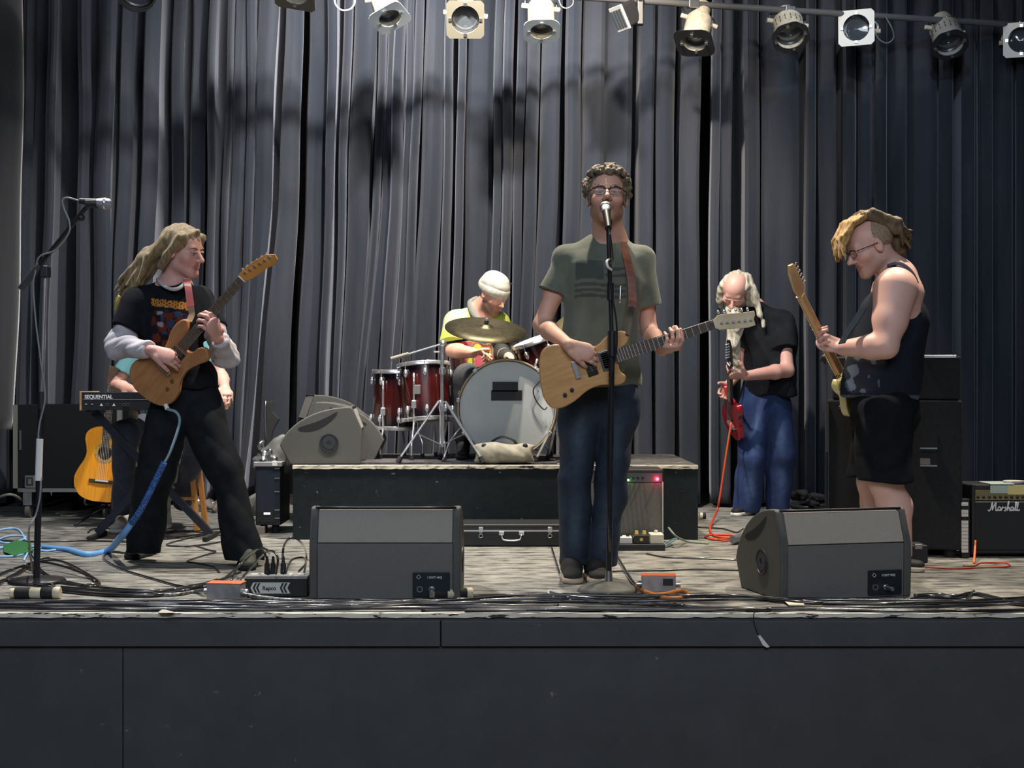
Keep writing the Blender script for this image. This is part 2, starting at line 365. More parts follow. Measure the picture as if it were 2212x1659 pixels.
def hand(F, w, d, n, sgn=1, curl=(.5, .8, .6), spread=.0, s=1.0, thumb=(.7, .6, .3), tc=.4, fine=True):
    w = Vector(w); d = Vector(d).normalized(); n = Vector(n); n = (n-d*n.dot(d)).normalized(); t = d.cross(n)*sgn
    F.cap(w+d*.012*s, w+d*.078*s, .031*s, .040*s, n, .40, k=.012)
    L = [(.042, .027, .021), (.047, .031, .022), (.043, .029, .021), (.034, .021, .018)]; off = (.031, .0105, -.0105, -.030)
    for i in range(4):
        p = w+d*(.082-.004*abs(i-1))*s+t*off[i]*s; dd = (d+t*spread*(1.5-i)).normalized(); a = 0; r = (.0098, .0102, .0096, .0085)[i]*s; c = curl[i] if hasattr(curl[0], '__len__') else curl
        for j in range(3):
            a += c[j]; q = p+(dd*math.cos(a)+n*math.sin(a))*L[i][j]*s; F.cap(p, q, r*(1-.1*j), r*(.92-.1*j), k=.0035); p = q
    p = w+d*.022*s+t*.027*s; v = (t*thumb[0]+d*thumb[1]+n*thumb[2]).normalized(); v2 = (v+n*tc+d*.4*tc).normalized(); v3 = (v2+n*tc+d*.3*tc).normalized()
    q = p+v*.042*s; F.cap(p, q, .016*s, .0125*s, k=.010); r = q+v2*.032*s; F.cap(q, r, .0122*s, .0108*s, k=.004); F.cap(r, r+v3*.022*s, .0108*s, .0088*s, k=.004)
    if fine: F.fine.append((w+d*.07*s, .10*s))
def arm(F, sh, el, wr, r=(.050, .043, .038, .027), k=.02, n=None):
    F.cap(sh, lerp(sh, el, .5), r[0], r[1]*1.04, k=k); F.cap(lerp(sh, el, .5), el, r[1]*1.04, r[2], k=k); F.cap(el, lerp(el, wr, .3), r[2], r[2]*1.05, k=k); F.cap(lerp(el, wr, .3), wr, r[2]*1.05, r[3], k=k)
def leg(F, hip, kn, an, r=(.085, .055, .058, .036), k=.03):
    F.cap(hip, kn, r[0], r[1], k=k); F.cap(kn, lerp(kn, an, .3), r[1]*.95, r[2], k=k); F.cap(lerp(kn, an, .3), an, r[2], r[3], k=k)
def shoe(root, heel, toe, m, sole, h=.07, w=.045, col=None, name='shoe'):
    heel, toe = Vector(heel), Vector(toe); d = (toe-heel); L = d.length; d.normalize(); z = Vector((0, 0, 1)); b = Vector((heel.x, heel.y, 0)); s0 = heel.z
    F = Field(.0045); p = lambda t, hh: heel+d*(L*t)+z*(hh)
    F.cap(p(.1, .045), p(.35, .048), w*.80, w*.80, k=.02); F.cap(p(.3, .045), p(.86, .034), w*.82, w*.72, z, .62, k=.02); F.cap(p(.14, .05), p(.16, h+.045), w*.85, w*.95, k=.02); F.cap(p(.2, h+.02), p(.55, .06), w*.85, w*.75, k=.02)
    F.plane(p(0, .018), -z, 1.0); F.plane(p(0, h+.05), z, 1.0); o = F.build(name, m, root)
    G = Field(.0045); G.cap(p(.08, .014), p(.38, .014), w*.86, w*.84, z, .6, k=.02); G.cap(p(.35, .014), p(.84, .014), w*.86, w*.86, z, .6, k=.03); G.plane(p(0, .026), z, 1.0); G.plane(p(0, .0015), -z, 1.0)
    G.build('sole', sole, o); return o
# ------------------------------------------------------------------ materials of the place
def worn(name, base, chip, edge=None, scale=30, lo=.60, hi=.64, streak=(1, 1, 1), rough=.6, c3=None, s3=4, bump=.15):
    """painted wood with chips showing another colour"""
    m = bpy.data.materials.new(name); m.use_nodes = True; nt = m.node_tree; N = nt.nodes; L = nt.links; b = N['Principled BSDF']
    tc = N.new('ShaderNodeTexCoord'); mp = N.new('ShaderNodeMapping'); mp.inputs['Scale'].default_value = streak; L.new(tc.outputs['Object'], mp.inputs[0])
    def noise(s, d=6, src=mp):
        n = N.new('ShaderNodeTexNoise'); n.inputs['Scale'].default_value = s; n.inputs['Detail'].default_value = d; n.inputs['Roughness'].default_value = .65; L.new(src.outputs[0], n.inputs['Vector']); return n
    def rng_(n, a, c):
        r = N.new('ShaderNodeMapRange'); r.inputs[1].default_value = a; r.inputs[2].default_value = c; L.new(n.outputs['Fac'], r.inputs[0]); return r
    def mixc(fac, a, c):
        x = N.new('ShaderNodeMix'); x.data_type = 'RGBA'; L.new(fac.outputs[0], x.inputs[0])
        for i, v in ((6, a), (7, c)):
            if isinstance(v, tuple): x.inputs[i].default_value = (*v, 1)
            else: L.new(v.outputs[2], x.inputs[i])
        return x
    col = mixc(rng_(noise(s3, 8), .35, .65), base, c3 or tuple(q*1.5 for q in base))
    col = mixc(rng_(noise(scale, 5), lo, hi), col, chip)
    L.new(col.outputs[2], b.inputs['Base Color']); b.inputs['Roughness'].default_value = rough
    n2 = noise(120, 3); bp = N.new('ShaderNodeBump'); bp.inputs['Strength'].default_value = bump; bp.inputs['Distance'].default_value = .003; L.new(n2.outputs['Fac'], bp.inputs['Height']); L.new(bp.outputs[0], b.inputs['Normal']); b.inputs['Specular IOR Level'].default_value = .25 if 'riser' in name else .5
    MATS[name] = m; return m
deckm = worn('deck_paint', (.145, .145, .135), (.045, .047, .048), scale=8, lo=.47, hi=.62, streak=(1, 2.2, 1), rough=.55, c3=(.36, .35, .31), s3=16)
# broad scuffs on the deck
facm = worn('fascia_paint', (.048, .050, .054), (.16, .15, .13), scale=15, lo=.70, hi=.73, rough=.62, c3=(.060, .062, .066))
nosem = worn('nosing_worn', (.62, .58, .48), (.03, .03, .032), scale=9, lo=.57, hi=.60, streak=(1, 5, 5), rough=.5, c3=(.78, .74, .64), s3=20)
riserm = worn('riser_paint', (.006, .010, .013), (.22, .20, .16), scale=14, lo=.66, hi=.69, streak=(1, 1, 1.6), rough=.55, c3=(.010, .016, .018), s3=10)
riser_edge = worn('riser_edge_worn', (.50, .45, .34), (.03, .03, .03), scale=11, lo=.56, hi=.60, streak=(1, 4, 4), rough=.5, c3=(.75, .68, .52), s3=25)
wallm = mat('black_wall', (.012, .013, .016), .8)

# ------------------------------------------------------------------ the setting
YF, ZC = 5.45, 5.4
def struct(o): o['kind'] = 'structure'; return o
struct(MB().box2((-6, YF+.012, -.03), (6, 11.6, 0)).build('floor', deckm))
struct(MB().box2((-6, -4, -.95), (6, 6.5, -.9)).build('floor_house', mat('house_floor', (.06, .055, .05), .5)))
struct(MB().box2((-6, 11.4, -.9), (6, 11.6, ZC)).build('wall_back', wallm))
struct(MB().box2((-6.2, -4, -.9), (-6, 11.6, ZC)).build('wall_left', wallm))
struct(MB().box2((6, -4, -.9), (6.2, 11.6, ZC)).build('wall_right', wallm))
struct(MB().box2((-6.2, -4.2, -.9), (6.2, -4, ZC)).build('wall_front', mat('house_wall', (.10, .09, .08), .8)))
struct(MB().box2((-6.2, -4.2, ZC), (6.2, 11.6, ZC+.1)).build('ceiling', wallm))
fas = bpy.data.objects.new('wall_stage_front', None); COL.objects.link(fas); fas.location = (0, YF, -.9); fas['kind'] = 'structure'
xs = lambda px: (px-CX)*YF/FPX
for a, b in ((-3.4, xs(952)-.002), (xs(952)+.002, 3.4)):
    MB().box2((a, YF+.004, -.132), (b, YF+.06, -.030)).build('apron_board', facm, fas, bev=.004)
for a, b in ((-3.4, xs(262)-.0015), (xs(262)+.0015, 3.4)):
    MB().box2((a, YF+.022, -.9), (b, YF+.05, -.134)).build('fascia_panel', facm, fas, bev=.002)
def rough_strip(name, x0, x1, y0, y1, z0, z1, m, parent, n=150, amp=.004, seed=1):
    r = random.Random(seed); vs = []; fs = []
    for i in range(n+1):
        x = lerp(x0, x1, i/n); a = r.uniform(-amp, amp); c = r.uniform(-amp, amp)*.6
        vs += [(x, y0+abs(a)*.6, z0+c), (x, y0+abs(c), z1-abs(a)*.5), (x, y0+.008, z1), (x, y1, z1), (x, y1, z0)]
    for i in range(n):
        for j in range(5): fs.append((i*5+j, i*5+(j+1) % 5, (i+1)*5+(j+1) % 5, (i+1)*5+j))
    return MB().add(vs, fs).build(name, m, parent)
rough_strip('nosing', -3.4, 3.4, YF-.004, YF+.02, -.016, .0012, nosem, fas)
struct(MB().box2((-3.4, YF+.008, -.030), (3.4, YF+.014, -.016)).build('trim_1', facm))

# ------------------------------------------------------------------ curtains
velour = mat('black_velour', (.026, .029, .038), .88, c2=(.017, .021, .030), ns=5, sheen=.24, spec=.2, sht=(.75, .78, .9), bump=.2, bs=300, stretch=(1, 1, .15))
velour_l = mat('black_velour_leg', (.014, .015, .018), .85, c2=(.010, .011, .013), ns=5, sheen=.55, bump=.2, bs=300, stretch=(1, 1, .15))
LX = [0, 50, 300, 460, 545, 583, 640, 700, 812, 860, 1000, 1110, 1200, 1300, 2300]
LK = [.02, .02, .02, .02, .04, .097, .04, .02, .085, .06, .02, .025, .03, 0, 0]
def curtain(name, label, folds_px, D, z0, z1, m, seed, depth=.2, groups=None):
    r = random.Random(seed); prof = []       # (px at y450, depth offset, fold index)
    for i, (a, b, bulge, off) in enumerate(folds_px):
        w_ = b-a; n = 7
        nxt = folds_px[i+1][0] if i+1 < len(folds_px) else b+6; gap = max(nxt-b, 1.5); dd = min(.75, depth*2.0+2.5*max(gap, 4)*D/FPX)
        sk = r.uniform(-1.9, 1.9)
        for k in range(n):
            t = k/(n-1); c = max(0, math.sin(math.pi*t))**.3*bulge + .10*bulge*math.sin(2*math.pi*t*(1.5+r.random()))*math.sin(math.pi*t)
            prof.append((a+w_*t, off-c-sk*bulge*(t-.5), i))
        nw_ = (folds_px[i+1][1]-nxt) if i+1 < len(folds_px) else w_; no = folds_px[i+1][3] if i+1 < len(folds_px) else off
        if i+1 < len(folds_px): prof += [(b-.26*w_, off+.06, i), (b-.20*w_, off+dd, i), (nxt+.20*nw_, no+dd, i+1), (nxt+.26*nw_, no+.06, i+1)]
        else: prof += [(b-.1*w_, off+.12, i)]
    rows = 44; vs = []; M = len(prof); ph = [r.uniform(0, 6.28) for _ in range(len(folds_px)+1)]
    for q in range(rows+1):
        z = lerp(z0, z1, q/rows); py = CY-(z-CAMZ)*FPX/D
        for px, off, fi in prof:
            k = np.interp(px, LX, LK); x = px-(k*(py-450) if py > 450 else k*.35*(py-450)+.012*(py-450)*(px < 1600))
            wv = .010*math.sin(z*1.7+ph[fi])+.006*math.sin(z*4.1+2*ph[fi])
            vs.append(((x-CX)*D/FPX+wv*.6, D+off+wv*1.5, z))
    fs = [(q*M+i, q*M+i+1, (q+1)*M+i+1, (q+1)*M+i) for q in range(rows) for i in range(M-1)]
    o = MB().add(vs, fs).build(name, m, None, autos=38); s = o.modifiers.new('cloth_thickness', 'SOLIDIFY'); s.thickness = .004; s.offset = 1
    return tag(o, label, 'curtain', 'black velour stage drapes')
g = .05
A = [(92, 117, .05, 0), (163, 190, .05, .02), (203, 245, .06, 0), (250, 275, .04, .06), (303, 333, .05, .03), (352, 380, .03, .22), (400, 428, .04, .14), (444, 462, .05, .02), (482, 497, .04, .0), (499, 524, .04, .0), (528, 547, .04, -.02), (550, 586, .05, -.03), (602, 642, .05, -.02)]
B = [(648, 694, .05, .22), (699, 717, .03, .02), (732, 749, .04, 0), (754, 800, .06, -.03), (803, 820, .04, 0), (822, 841, .03, .02), (843, 865, .05, -.02), (867, 882, .03, .02), (885, 904, .04, -.02), (909, 952, .07, -.03), (956, 973, .04, 0), (982, 998, .03, .05), (1004, 1061, .05, .24), (1064, 1081, .03, .05), (1084, 1104, .04, 0), (1111, 1129, .03, .04), (1131, 1157, .04, -.02), (1163, 1202, .05, -.02), (1217, 1250, .05, -.02), (1253, 1300, .05, 0), (1304, 1360, .06, .02), (1379, 1407, .04, 0), (1416, 1455, .05, -.02), (1469, 1508, .05, -.02)]
C_ = [(1533, 1552, .04, 0), (1554, 1576, .04, .01), (1607, 1642, .05, 0), (1648, 1727, .05, .05), (1741, 1762, .04, 0), (1772, 1805, .04, .02), (1820, 1852, .04, .02), (1858, 1884, .03, .05), (1892, 1916, .04, 0), (1920, 1958, .05, .04), (1966, 2023, .05, .03), (2028, 2059, .04, 0), (2079, 2104, .04, 0), (2116, 2145, .04, .02), (2151, 2187, .04, .02), (2193, 2240, .05, 0), (2250, 2290, .05, 0), (2300, 2350, .05, .03), (2360, 2400, .05, 0)]
A = [(-190, -150, .05, 0), (-140, -90, .05, 0), (-80, -40, .05, .02), (-25, 20, .05, 0), (35, 60, .05, .08)]+A
curtain('curtain', 'left section of the black rear drapes, behind the long-haired guitarist and keyboard', A, 10.14, .03, 4.75, velour, 3)
curtain('curtain', 'middle section of the black rear drapes, brightest lit, behind drums and singer', B, 10.14, .03, 4.75, velour, 4)
curtain('curtain', 'dim right section of the black rear drapes, behind the bowed guitarist and tall cabinet', C_, 10.14, .03, 4.75, velour, 5)
curtain('curtain', 'narrow grey-black side drape at far left, hem hanging well above the floor', [(-190, -120, .05, 0), (-110, -62, .04, 0), (-52, -12, .05, 0), (-6, 34, .06, 0)], 9.7, .58, 4.75, velour_l, 6, depth=.1)

# unseen trough added to cut the strip's light off along the drape top
t = thing('drape_cutoff', 'unseen black trough added above the drums to cut off light on the drapes', 'stage light', (-.5, 8.85, 4.0))
MB().box2((-2.2, 8.80, 3.985), (1.2, 9.16, 3.995)).build('cutoff_plate', blackm, t)
MB().box2((-2.2, 8.78, 3.985), (1.2, 8.80, 4.45)).build('cutoff_back', blackm, t)

# ------------------------------------------------------------------ lighting pipe and lamps
pa, pb = P(1400, 3, 9.3), P(2212, 55, 9.95); pd = (pb-pa).normalized()
pipe0, pipe1 = pa-pd*4.6, pb+pd*.25
o = MB().cyl(pipe0, pipe1, .022, n=16).build('lighting_pipe', mat('pipe_grey', (.10, .10, .105), .5), None, smooth=False, autos=40)
tag(o, 'long dark grey lighting pipe slanting down to the right above the stage', 'pipe')
def on_pipe(px):  # point of the pipe seen at column px
    best = min(range(400), key=lambda i: abs((lambda q: CX+q.x*FPX/q.y)(pipe0+pd*(i*.02))-px)); return pipe0+pd*(best*.02)
lens = mat('lens_glass', (.05, .06, .07), .06, 0, coat=1)
inner = mat('reflector', (.35, .35, .38), .25, .9)
blk_e = mat('black_enamel', (.02, .021, .024), .4)
alum = mat('bare_aluminium', (.62, .64, .68), .3, 1.0)
sqw = mat('frame_white', (.78, .76, .70), .5)
tanp = mat('frame_tan', (.11, .10, .075), .55)
def plate(mb, c, R, half, rh, th=.004, cut=0.0):
    """square (or chamfered) plate with a round hole; R columns = x,y,axis"""
    n = 32; vs = []
    for z in (-th/2, th/2):
        for i in range(n):
            a = 2*math.pi*(i+.5)/n; ca, sa = math.cos(a), math.sin(a); k = half/max(abs(ca), abs(sa)); lim = half*(2-cut)/(abs(ca)+abs(sa)); k = min(k, lim)
            vs.append(c+R @ Vector((ca*k, sa*k, z))); vs.append(c+R @ Vector((ca*rh, sa*rh, z)))
    fs = []
    for i in range(n):
        j = (i+1) % n; o_, q = 2*n, lambda k, s, l: l*2*n+2*k+s
        fs += [(q(i, 0, 1), q(j, 0, 1), q(j, 1, 1), q(i, 1, 1)), (q(i, 0, 0), q(i, 1, 0), q(j, 1, 0), q(j, 0, 0)), (q(i, 0, 0), q(j, 0, 0), q(j, 0, 1), q(i, 0, 1)), (q(i, 1, 0), q(i, 1, 1), q(j, 1, 1), q(j, 1, 0))]
    mb.add(vs, fs)
def lamp(label, px, py, aim, body=cream, frame_m=sqw, square=True, L=.30, r=.10, D=None, half=.125, yoke=True, clips=True, roll=0.0, name='stage_light', cut=.0, slots=True):
    base = on_pipe(px); D = D or base.y-.06; c = P(px, py, D); ax = Vector(aim).normalized(); up = Vector((0, 0, 1)) if abs(ax.z) < .8 else Vector((0, 1, 0))
    R = basis(ax, up) @ Matrix.Rotation(roll, 3, 'Z'); t = thing(name, label, 'stage light', base)
    back = c-ax*L; mid = c-ax*(L*.55)
    b = MB().lathe([(r*.30, 0), (r*.62, .012), (r*.70, .05), (r*.70, L*.30), (r*.98, L*.42), (r*1.0, L-.012), (r*1.04, L-.01), (r*1.04, L), (r*.93, L), (r*.90, L*.75), (r*.5, L*.5), (r*.1, L*.48)], back, ax, 28)
    b.build('housing', body, t, autos=40)
    MB().lathe([(r*.86, 0), (r*.80, -.03), (r*.55, -.075), (r*.02, -.10)], c-ax*.035, ax, 24).build('reflector', inner, t, smooth=True)
    MB().lathe([(.001, .012), (r*.45, .008), (r*.80, 0)], c-ax*.055, ax, 24).build('lens', lens, t, smooth=True)
    if slots:
        m = MB()
        for i in range(9):
            a = math.pi*(i-4)*.11+math.pi/2
            for k in (0, 1): m.box(back+ax*(L*.60+k*.035)+R @ Vector((math.cos(a)*r*1.0, math.sin(a)*r*1.0, 0)), (.004, .005, .022), R)
        m.build('vent_slots', blk_e, t)['kind'] = 'stuff'
    if square:
        m = MB(); plate(m, c+ax*.006, R, half, r*.86, cut=cut); m.build('gel_frame', frame_m, t)
        if clips:
            for a in range(4):
                d = R @ Vector((math.cos(a*math.pi/2), math.sin(a*math.pi/2), 0)); MB().box(c+ax*.010+d*r*.93, (.02, .02, .012), R).build('frame_clip', alum, t)
    if yoke:
        side = (pd-ax*pd.dot(ax)).normalized(); bn = mid+side*(r+.018); bm = mid-side*(r+.018); top = base+V(0, 0, -.03)
        m = MB(); m.tube([bn, bn+V(0, 0, .04), lerp(bn, top+side*r, .8), top+side*.06, top-side*.06, lerp(bm, top-side*r, .8), bm+V(0, 0, .04), bm], .007, 6, 3)
        m.build('yoke', sqw if frame_m is sqw else blk_e, t)
        for q, s_ in ((bn, side), (bm, -side)): MB().cyl(q-s_*.02, q+s_*.022, .016, n=10).build('yoke_knob', cream, t)
        MB().box(base, (.05, .055, .075), basis(pd)).build('pipe_clamp', steel, t, bev=.005)
    return t
lamp('cream lamp body with white corner plate cropped at the top left corner', 92, -62, (-.1, -.5, -.85), half=.14)
lamp('dark round-mouthed lamp almost cut off at the top left', 292, -14, (.0, -.75, -.66), body=blk_e, frame_m=blk_e, square=False, r=.12)
lamp('cream lamp with chamfered frame cut off at the top, left of the cable loop', 636, -14, (-.15, -.5, -.85), frame_m=tanp, half=.13)
lamp('leftmost whole cream lamp, pale blue square frame tilted to the right', 842, 38, (.30, -.45, -.84), frame_m=mat('frame_pale_blue', (.62, .72, .80), .4), half=.115, r=.085, cut=.25, roll=.25)
lamp('lamp with a tan square frame facing the hall, centre top', 1005, 42, (.02, -.88, -.46), body=cream, frame_m=tanp, r=.105, half=.122, L=.26)
lamp('tan cylindrical lamp pointing straight down with pale octagonal frame, above the singer', 1170, 66, (.02, -.42, -.91), body=mat('tan_enamel', (.55, .46, .30), .4), frame_m=mat('frame_pale_blue', (.62, .72, .80), .4), half=.118, r=.088, cut=.35, L=.34)
lamp('cream slotted lamp with black hexagonal shutter frame, tilted to the left', 1500, 92, (-.22, -.42, -.88), frame_m=blk_e, half=.13, r=.09, cut=.3, roll=.4, L=.34)
lamp('cream slotted lamp with black round mouth, left of the white square lamp', 1708, 80, (.02, -.62, -.78), frame_m=blk_e, half=.125, r=.108, cut=.55, roll=.4, L=.28)
lamp('lamp with big white square frame facing the hall, cable looping down beside it', 1850, 60, (-.36, -.93, -.06), body=alum, L=.30, r=.105, half=.122, slots=False)
lamp('grey slotted lamp with black round mouth, second from the right edge', 2052, 96, (.02, -.62, -.78), body=mat('grey_enamel', (.33, .31, .27), .45), frame_m=blk_e, half=.125, r=.108, cut=.55, roll=.4, L=.30)
lamp('white square framed lamp cut off by the right edge', 2206, 86, (-.30, -.95, -.10), body=alum, L=.28, r=.105, half=.122, slots=False)
# small black LED fixture
b0 = on_pipe(1362); t = thing('effect_light', 'small black boxy lamp head hanging on a bracket, right of the downward tan lamp', 'stage light', b0)
c = P(1355, 32, b0.y-.05); Rr = basis((-.75, -.45, -.48))
MB().box(c, (.12, .16, .13), Rr).build('housing', blk_e, t, bev=.02)
MB().box(c+Rr @ V(0, 0, .068), (.135, .17, .02), Rr).build('front_rim', mat('grey_rim', (.35, .36, .37), .4), t, bev=.006)
for i in range(4): MB().box(c+Rr @ V(-.045+.03*i, 0, .081), (.020, .12, .006), Rr).build('lens_strip', lens, t)
MB().box(c+V(.085, .0, .03), (.045, .05, .20)).build('bracket', blk_e, t, bev=.008)
MB().sph(c+V(.085, -.03, .10), .018, 10).build('pivot', alum, t, smooth=True)
MB().box(b0+V(.06, 0, 0), (.05, .055, .12)).build('pipe_clamp', blk_e, t, bev=.005)
def cable(label, pts, r=.006, m=None, group=None, name='cable', n=7, res=7, cat='cable'):
    o = MB().tube(pts, r, n, res).build(name, m or cablem, None, smooth=True); return tag(o, label, cat, group)
wcab = mat('cable_pale', (.55, .55, .55), .4)
cable('pale cable loop hanging in front of the drape top, left of centre', [P(722, -20, 8.7), P(724, 8, 8.7), P(738, 22, 8.7), P(756, 20, 8.7), P(766, 6, 8.7), P(764, -20, 8.7)], .006, wcab)
cable('dark lamp cable looping down right of the white square lamp', [P(1880, 40, 9.6), P(1895, 80, 9.6), P(1915, 93, 9.6), P(1930, 82, 9.6), P(1926, 60, 9.65), P(1912, 35, 9.65)], .006, mat('cable_grey', (.10, .11, .12), .5))
cable('thin grey cable loop beside the tan downward lamp', [P(1205, -10, 9.1), P(1212, 12, 9.1), P(1225, 18, 9.1), P(1238, 8, 9.1), P(1236, -12, 9.1)], .005, mat('cable_grey', (.10, .11, .12), .5))
# ------------------------------------------------------------------ drum riser and case
RZ = .43; RY = 8.02
rx0, rx1 = P(632, 1160, RY).x, P(1508, 1160, RY).x
t = thing('drum_riser', 'long low black painted wooden platform with chipped pale edge, carrying the drum kit', 'platform', ((rx0+rx1)/2, RY, 0))
MB().box2((rx0, RY+.004, .0), (rx1, RY+.03, RZ-.022)).build('front_panel', riserm, t, bev=.003)
MB().box2((rx0, RY+.03, 0), (rx0+.02, RY+1.25, RZ-.022)).build('side_panel', riserm, t)
MB().box2((rx1-.02, RY+.03, 0), (rx1, RY+1.25, RZ-.022)).build('side_panel', riserm, t)
MB().box2((rx0, RY+.03, RZ-.022), (rx1, RY+1.25, RZ)).build('deck', worn('riser_deck', (.05, .048, .046), (.20, .19, .17), scale=12, lo=.6, hi=.66), t)
rough_strip('top_edge', rx0, rx1, RY-.004, RY+.03, RZ-.020, RZ+.001, riser_edge, t, n=90, amp=.004, seed=9)
# dark rug on the riser under the drums
o = MB().box2((P(775, 990, 8.05).x, RY+.14, RZ), (P(1205, 990, 8.05).x, RY+1.2, RZ+.008)).build('rug', mat('rug_dark', (.035, .034, .038), .95, c2=(.08, .075, .075), ns=30, bump=.4, bs=400), None)
tag(o, 'thin dark rug lying on the platform under the drum kit', 'rug')
# guitar case in front of the riser
c0, c1 = P(996, 1182, 7.68), P(1222, 1182, 7.68)
t = thing('guitar_case', 'long flat black case with chrome latches lying against the platform front', 'case', ((c0.x+c1.x)/2, 7.8, 0))
MB().box2((c0.x, 7.68, .002), (c1.x, 7.96, .085)).build('case_base', blackp, t, bev=.01)
MB().box2((c0.x, 7.68, .093), (c1.x, 7.96, .125)).build('case_lid', blackp, t, bev=.01)
MB().box2((c0.x, 7.675, .084), (c1.x, 7.965, .094)).build('metal_trim', alum, t)
def latch(px, t):
    x = P(px, 1150, 7.67).x
    MB().box((x, 7.668, .095), (.026, .008, .030)).build('latch', alum, t, bev=.002)
    MB().torus((x, 7.664, .062), (0, 1, 0), .011, .0022, 16, 5).build('latch_loop', alum, t, smooth=True)
latch(1039, t); latch(1188, t)
x = P(1105, 1150, 7.67).x
for q in (-.055, .055): MB().box((x+q, 7.668, .075), (.03, .01, .02)).build('handle_mount', alum, t, bev=.003)
MB().tube([(x-.055, 7.665, .068), (x-.04, 7.655, .040), (x+.04, 7.655, .040), (x+.055, 7.665, .068)], .005, 6, 5).build('handle', alum, t, smooth=True)

# ------------------------------------------------------------------ amplifiers and cabinets
def dots(mb, xs_, y, z, r=.006, d=.014):
    for x in xs_: mb.cyl((x, y, z), (x, y-d, z), r, r*.8, 10)
tolex = mat('black_tolex', (.016, .016, .018), .6, bump=.35, bs=500)
grille = mat('grille_silver', (.10, .10, .095), .8, c2=(.14, .138, .125), ns=200, lo=.45, hi=.55, stretch=(1, 1, 4), bump=.4, bs=500)
grilleb = mat('grille_black', (.018, .02, .022), .8, bump=.4, bs=500)
AY = 7.66; a0, a1 = P(1322, 1160, AY).x, P(1434, 1160, AY).x; az = P(0, 1014, AY).z
t = thing('guitar_amplifier', 'black combo amplifier with silver-grey grille and glowing red jewel lamp, behind the pedals', 'amplifier', ((a0+a1)/2, AY+.12, 0))
a0 -= .13
MB().box2((a0, AY+.012, 0), (a1, AY+.26, az)).build('cabinet', tolex, t, bev=.008)
MB().box2((a0+.015, AY+.002, .015), (a1-.008, AY+.014, az-.075)).build('grille_cloth', grille, t)
MB().box2((a1-.008, AY, .01), (a1-.003, AY+.014, az-.07)).build('grille_piping', white, t)
MB().box2((a0+.015, AY+.006, az-.070), (a1-.008, AY+.013, az-.022)).build('control_panel', mat('panel_grey', (.16, .16, .18), .35, .6), t)
for i in range(6):
    MB().cyl((a0+.17+i*.026, AY+.006, az-.046), (a0+.17+i*.026, AY-.010, az-.046), .0085, .0065, 12).build('knob', blackp, t, autos=40)
def lampdot(px, py, y, c, r, t, nm, power=0.0):
    p = P(px, py, y); MB().sph(p, r, 10).build(nm, mat('lamp_'+nm, c, .3, emit=14), t, smooth=True)
    if power:
        l = bpy.data.lights.new(nm+'_light', 'POINT'); l.energy = power; l.color = c; l.shadow_soft_size = .01; ob = bpy.data.objects.new(nm+'_light', l); COL.objects.link(ob); ob.location = p+V(0, -.02, 0)
lampdot(1420, 1035, AY-.004, (1, .04, .08), .009, t, 'jewel_lamp', .12)
lampdot(1357, 1037, AY-.004, (.10, .9, .12), .006, t, 'green_lamp', .02)
# tall bass cabinet, turned toward the hall centre
CB = Matrix.Translation(FP(1785, 1198)) @ Matrix.Rotation(math.radians(-13.5), 4, 'Z'); CW = .685; zl = 1.02*.80; bz = 1.045
carp = mat('black_carpet', (.009, .011, .013), .95, c2=(.013, .015, .017), ns=60, bump=.5, bs=600)
t = thing('speaker_cabinet', 'tall black carpeted speaker cabinet with side pockets, behind the player in shorts', 'speaker', CB @ V(CW/2, .3, 0))
cb = lambda a, b, nm, m, **k: MB(CB).box2(a, b).build(nm, m, t, **k)
cb((0, 0, .04), (CW, .58, zl), 'lower_box', carp, bev=.012); cb((.03, .008, zl+.002), (CW-.006, .56, bz), 'upper_box', carp, bev=.012)
cb((CW-.20, -.004, bz-.010), (CW-.03, .06, bz+.005), 'metal_lip', steel, bev=.002); cb((.004, -.005, .06), (.013, .004, zl-.02), 'edge_rail', mat('rail_grey', (.09, .10, .115), .4, .7))
for z0_, z1_ in ((.565, .650), (.475, .540)):
    cb((.475, -.002, z0_), (.560, .001, z1_), 'recess', rubber); cb((.475, -.008, z0_-.003), (.560, .002, z0_+.005), 'recess_lip', steel)
cb((.475, -.006, .482), (.525, 0, .515), 'port_plate', mat('port_tan', (.20, .17, .14), .6))
for x in (.06, CW-.06):
    for y in (.06, .5): MB(CB).cyl((x, y, .04), (x, y, 0), .03, n=14).build('foot', rubber, t)
# combo amplifier at the right edge
MY = 7.20; m0 = P(2099, 1200, MY).x; mz = P(0, 1047, MY).z; m1 = m0+.46
t = thing('guitar_amplifier', 'black combo amplifier with gold panel and white script lettering at the right edge', 'amplifier', (m0+.23, MY+.12, 0))
MB().box2((m0, MY+.02, .015), (m1, MY+.28, mz)).build('cabinet', tolex, t, bev=.01)
MB().box2((m0, MY, .015), (m0+.02, MY+.03, mz)).build('side_edge', tolex, t, bev=.004)
zt, zb = P(0, 1064, MY).z, P(0, 1081, MY).z
MB().box2((m0+.02, MY+.008, .04), (m1-.02, MY+.022, zb-.008)).build('grille_cloth', grilleb, t)
MB().box2((m0+.02, MY+.004, zb-.010), (m1-.02, MY+.010, zb-.007)).build('grille_piping', white, t)
MB().box2((m0+.02, MY+.010, zb), (m1-.02, MY+.024, zt+.012)).build('control_panel', mat('panel_gold', (.42, .34, .18), .35, .7), t)
for i in range(14): MB().cyl((m0+.035+i*.029, MY+.010, zb+.016), (m0+.035+i*.029, MY-.004, zb+.016), .0075, .006, 10).build('knob', blackp, t, autos=40)
MB().box2((P(2140, 0, MY).x, MY+.0, mz), (P(2192, 0, MY).x, MY+.2, mz+.004)).build('tape_note', mat('note_green', (.45, .55, .48), .6), t)
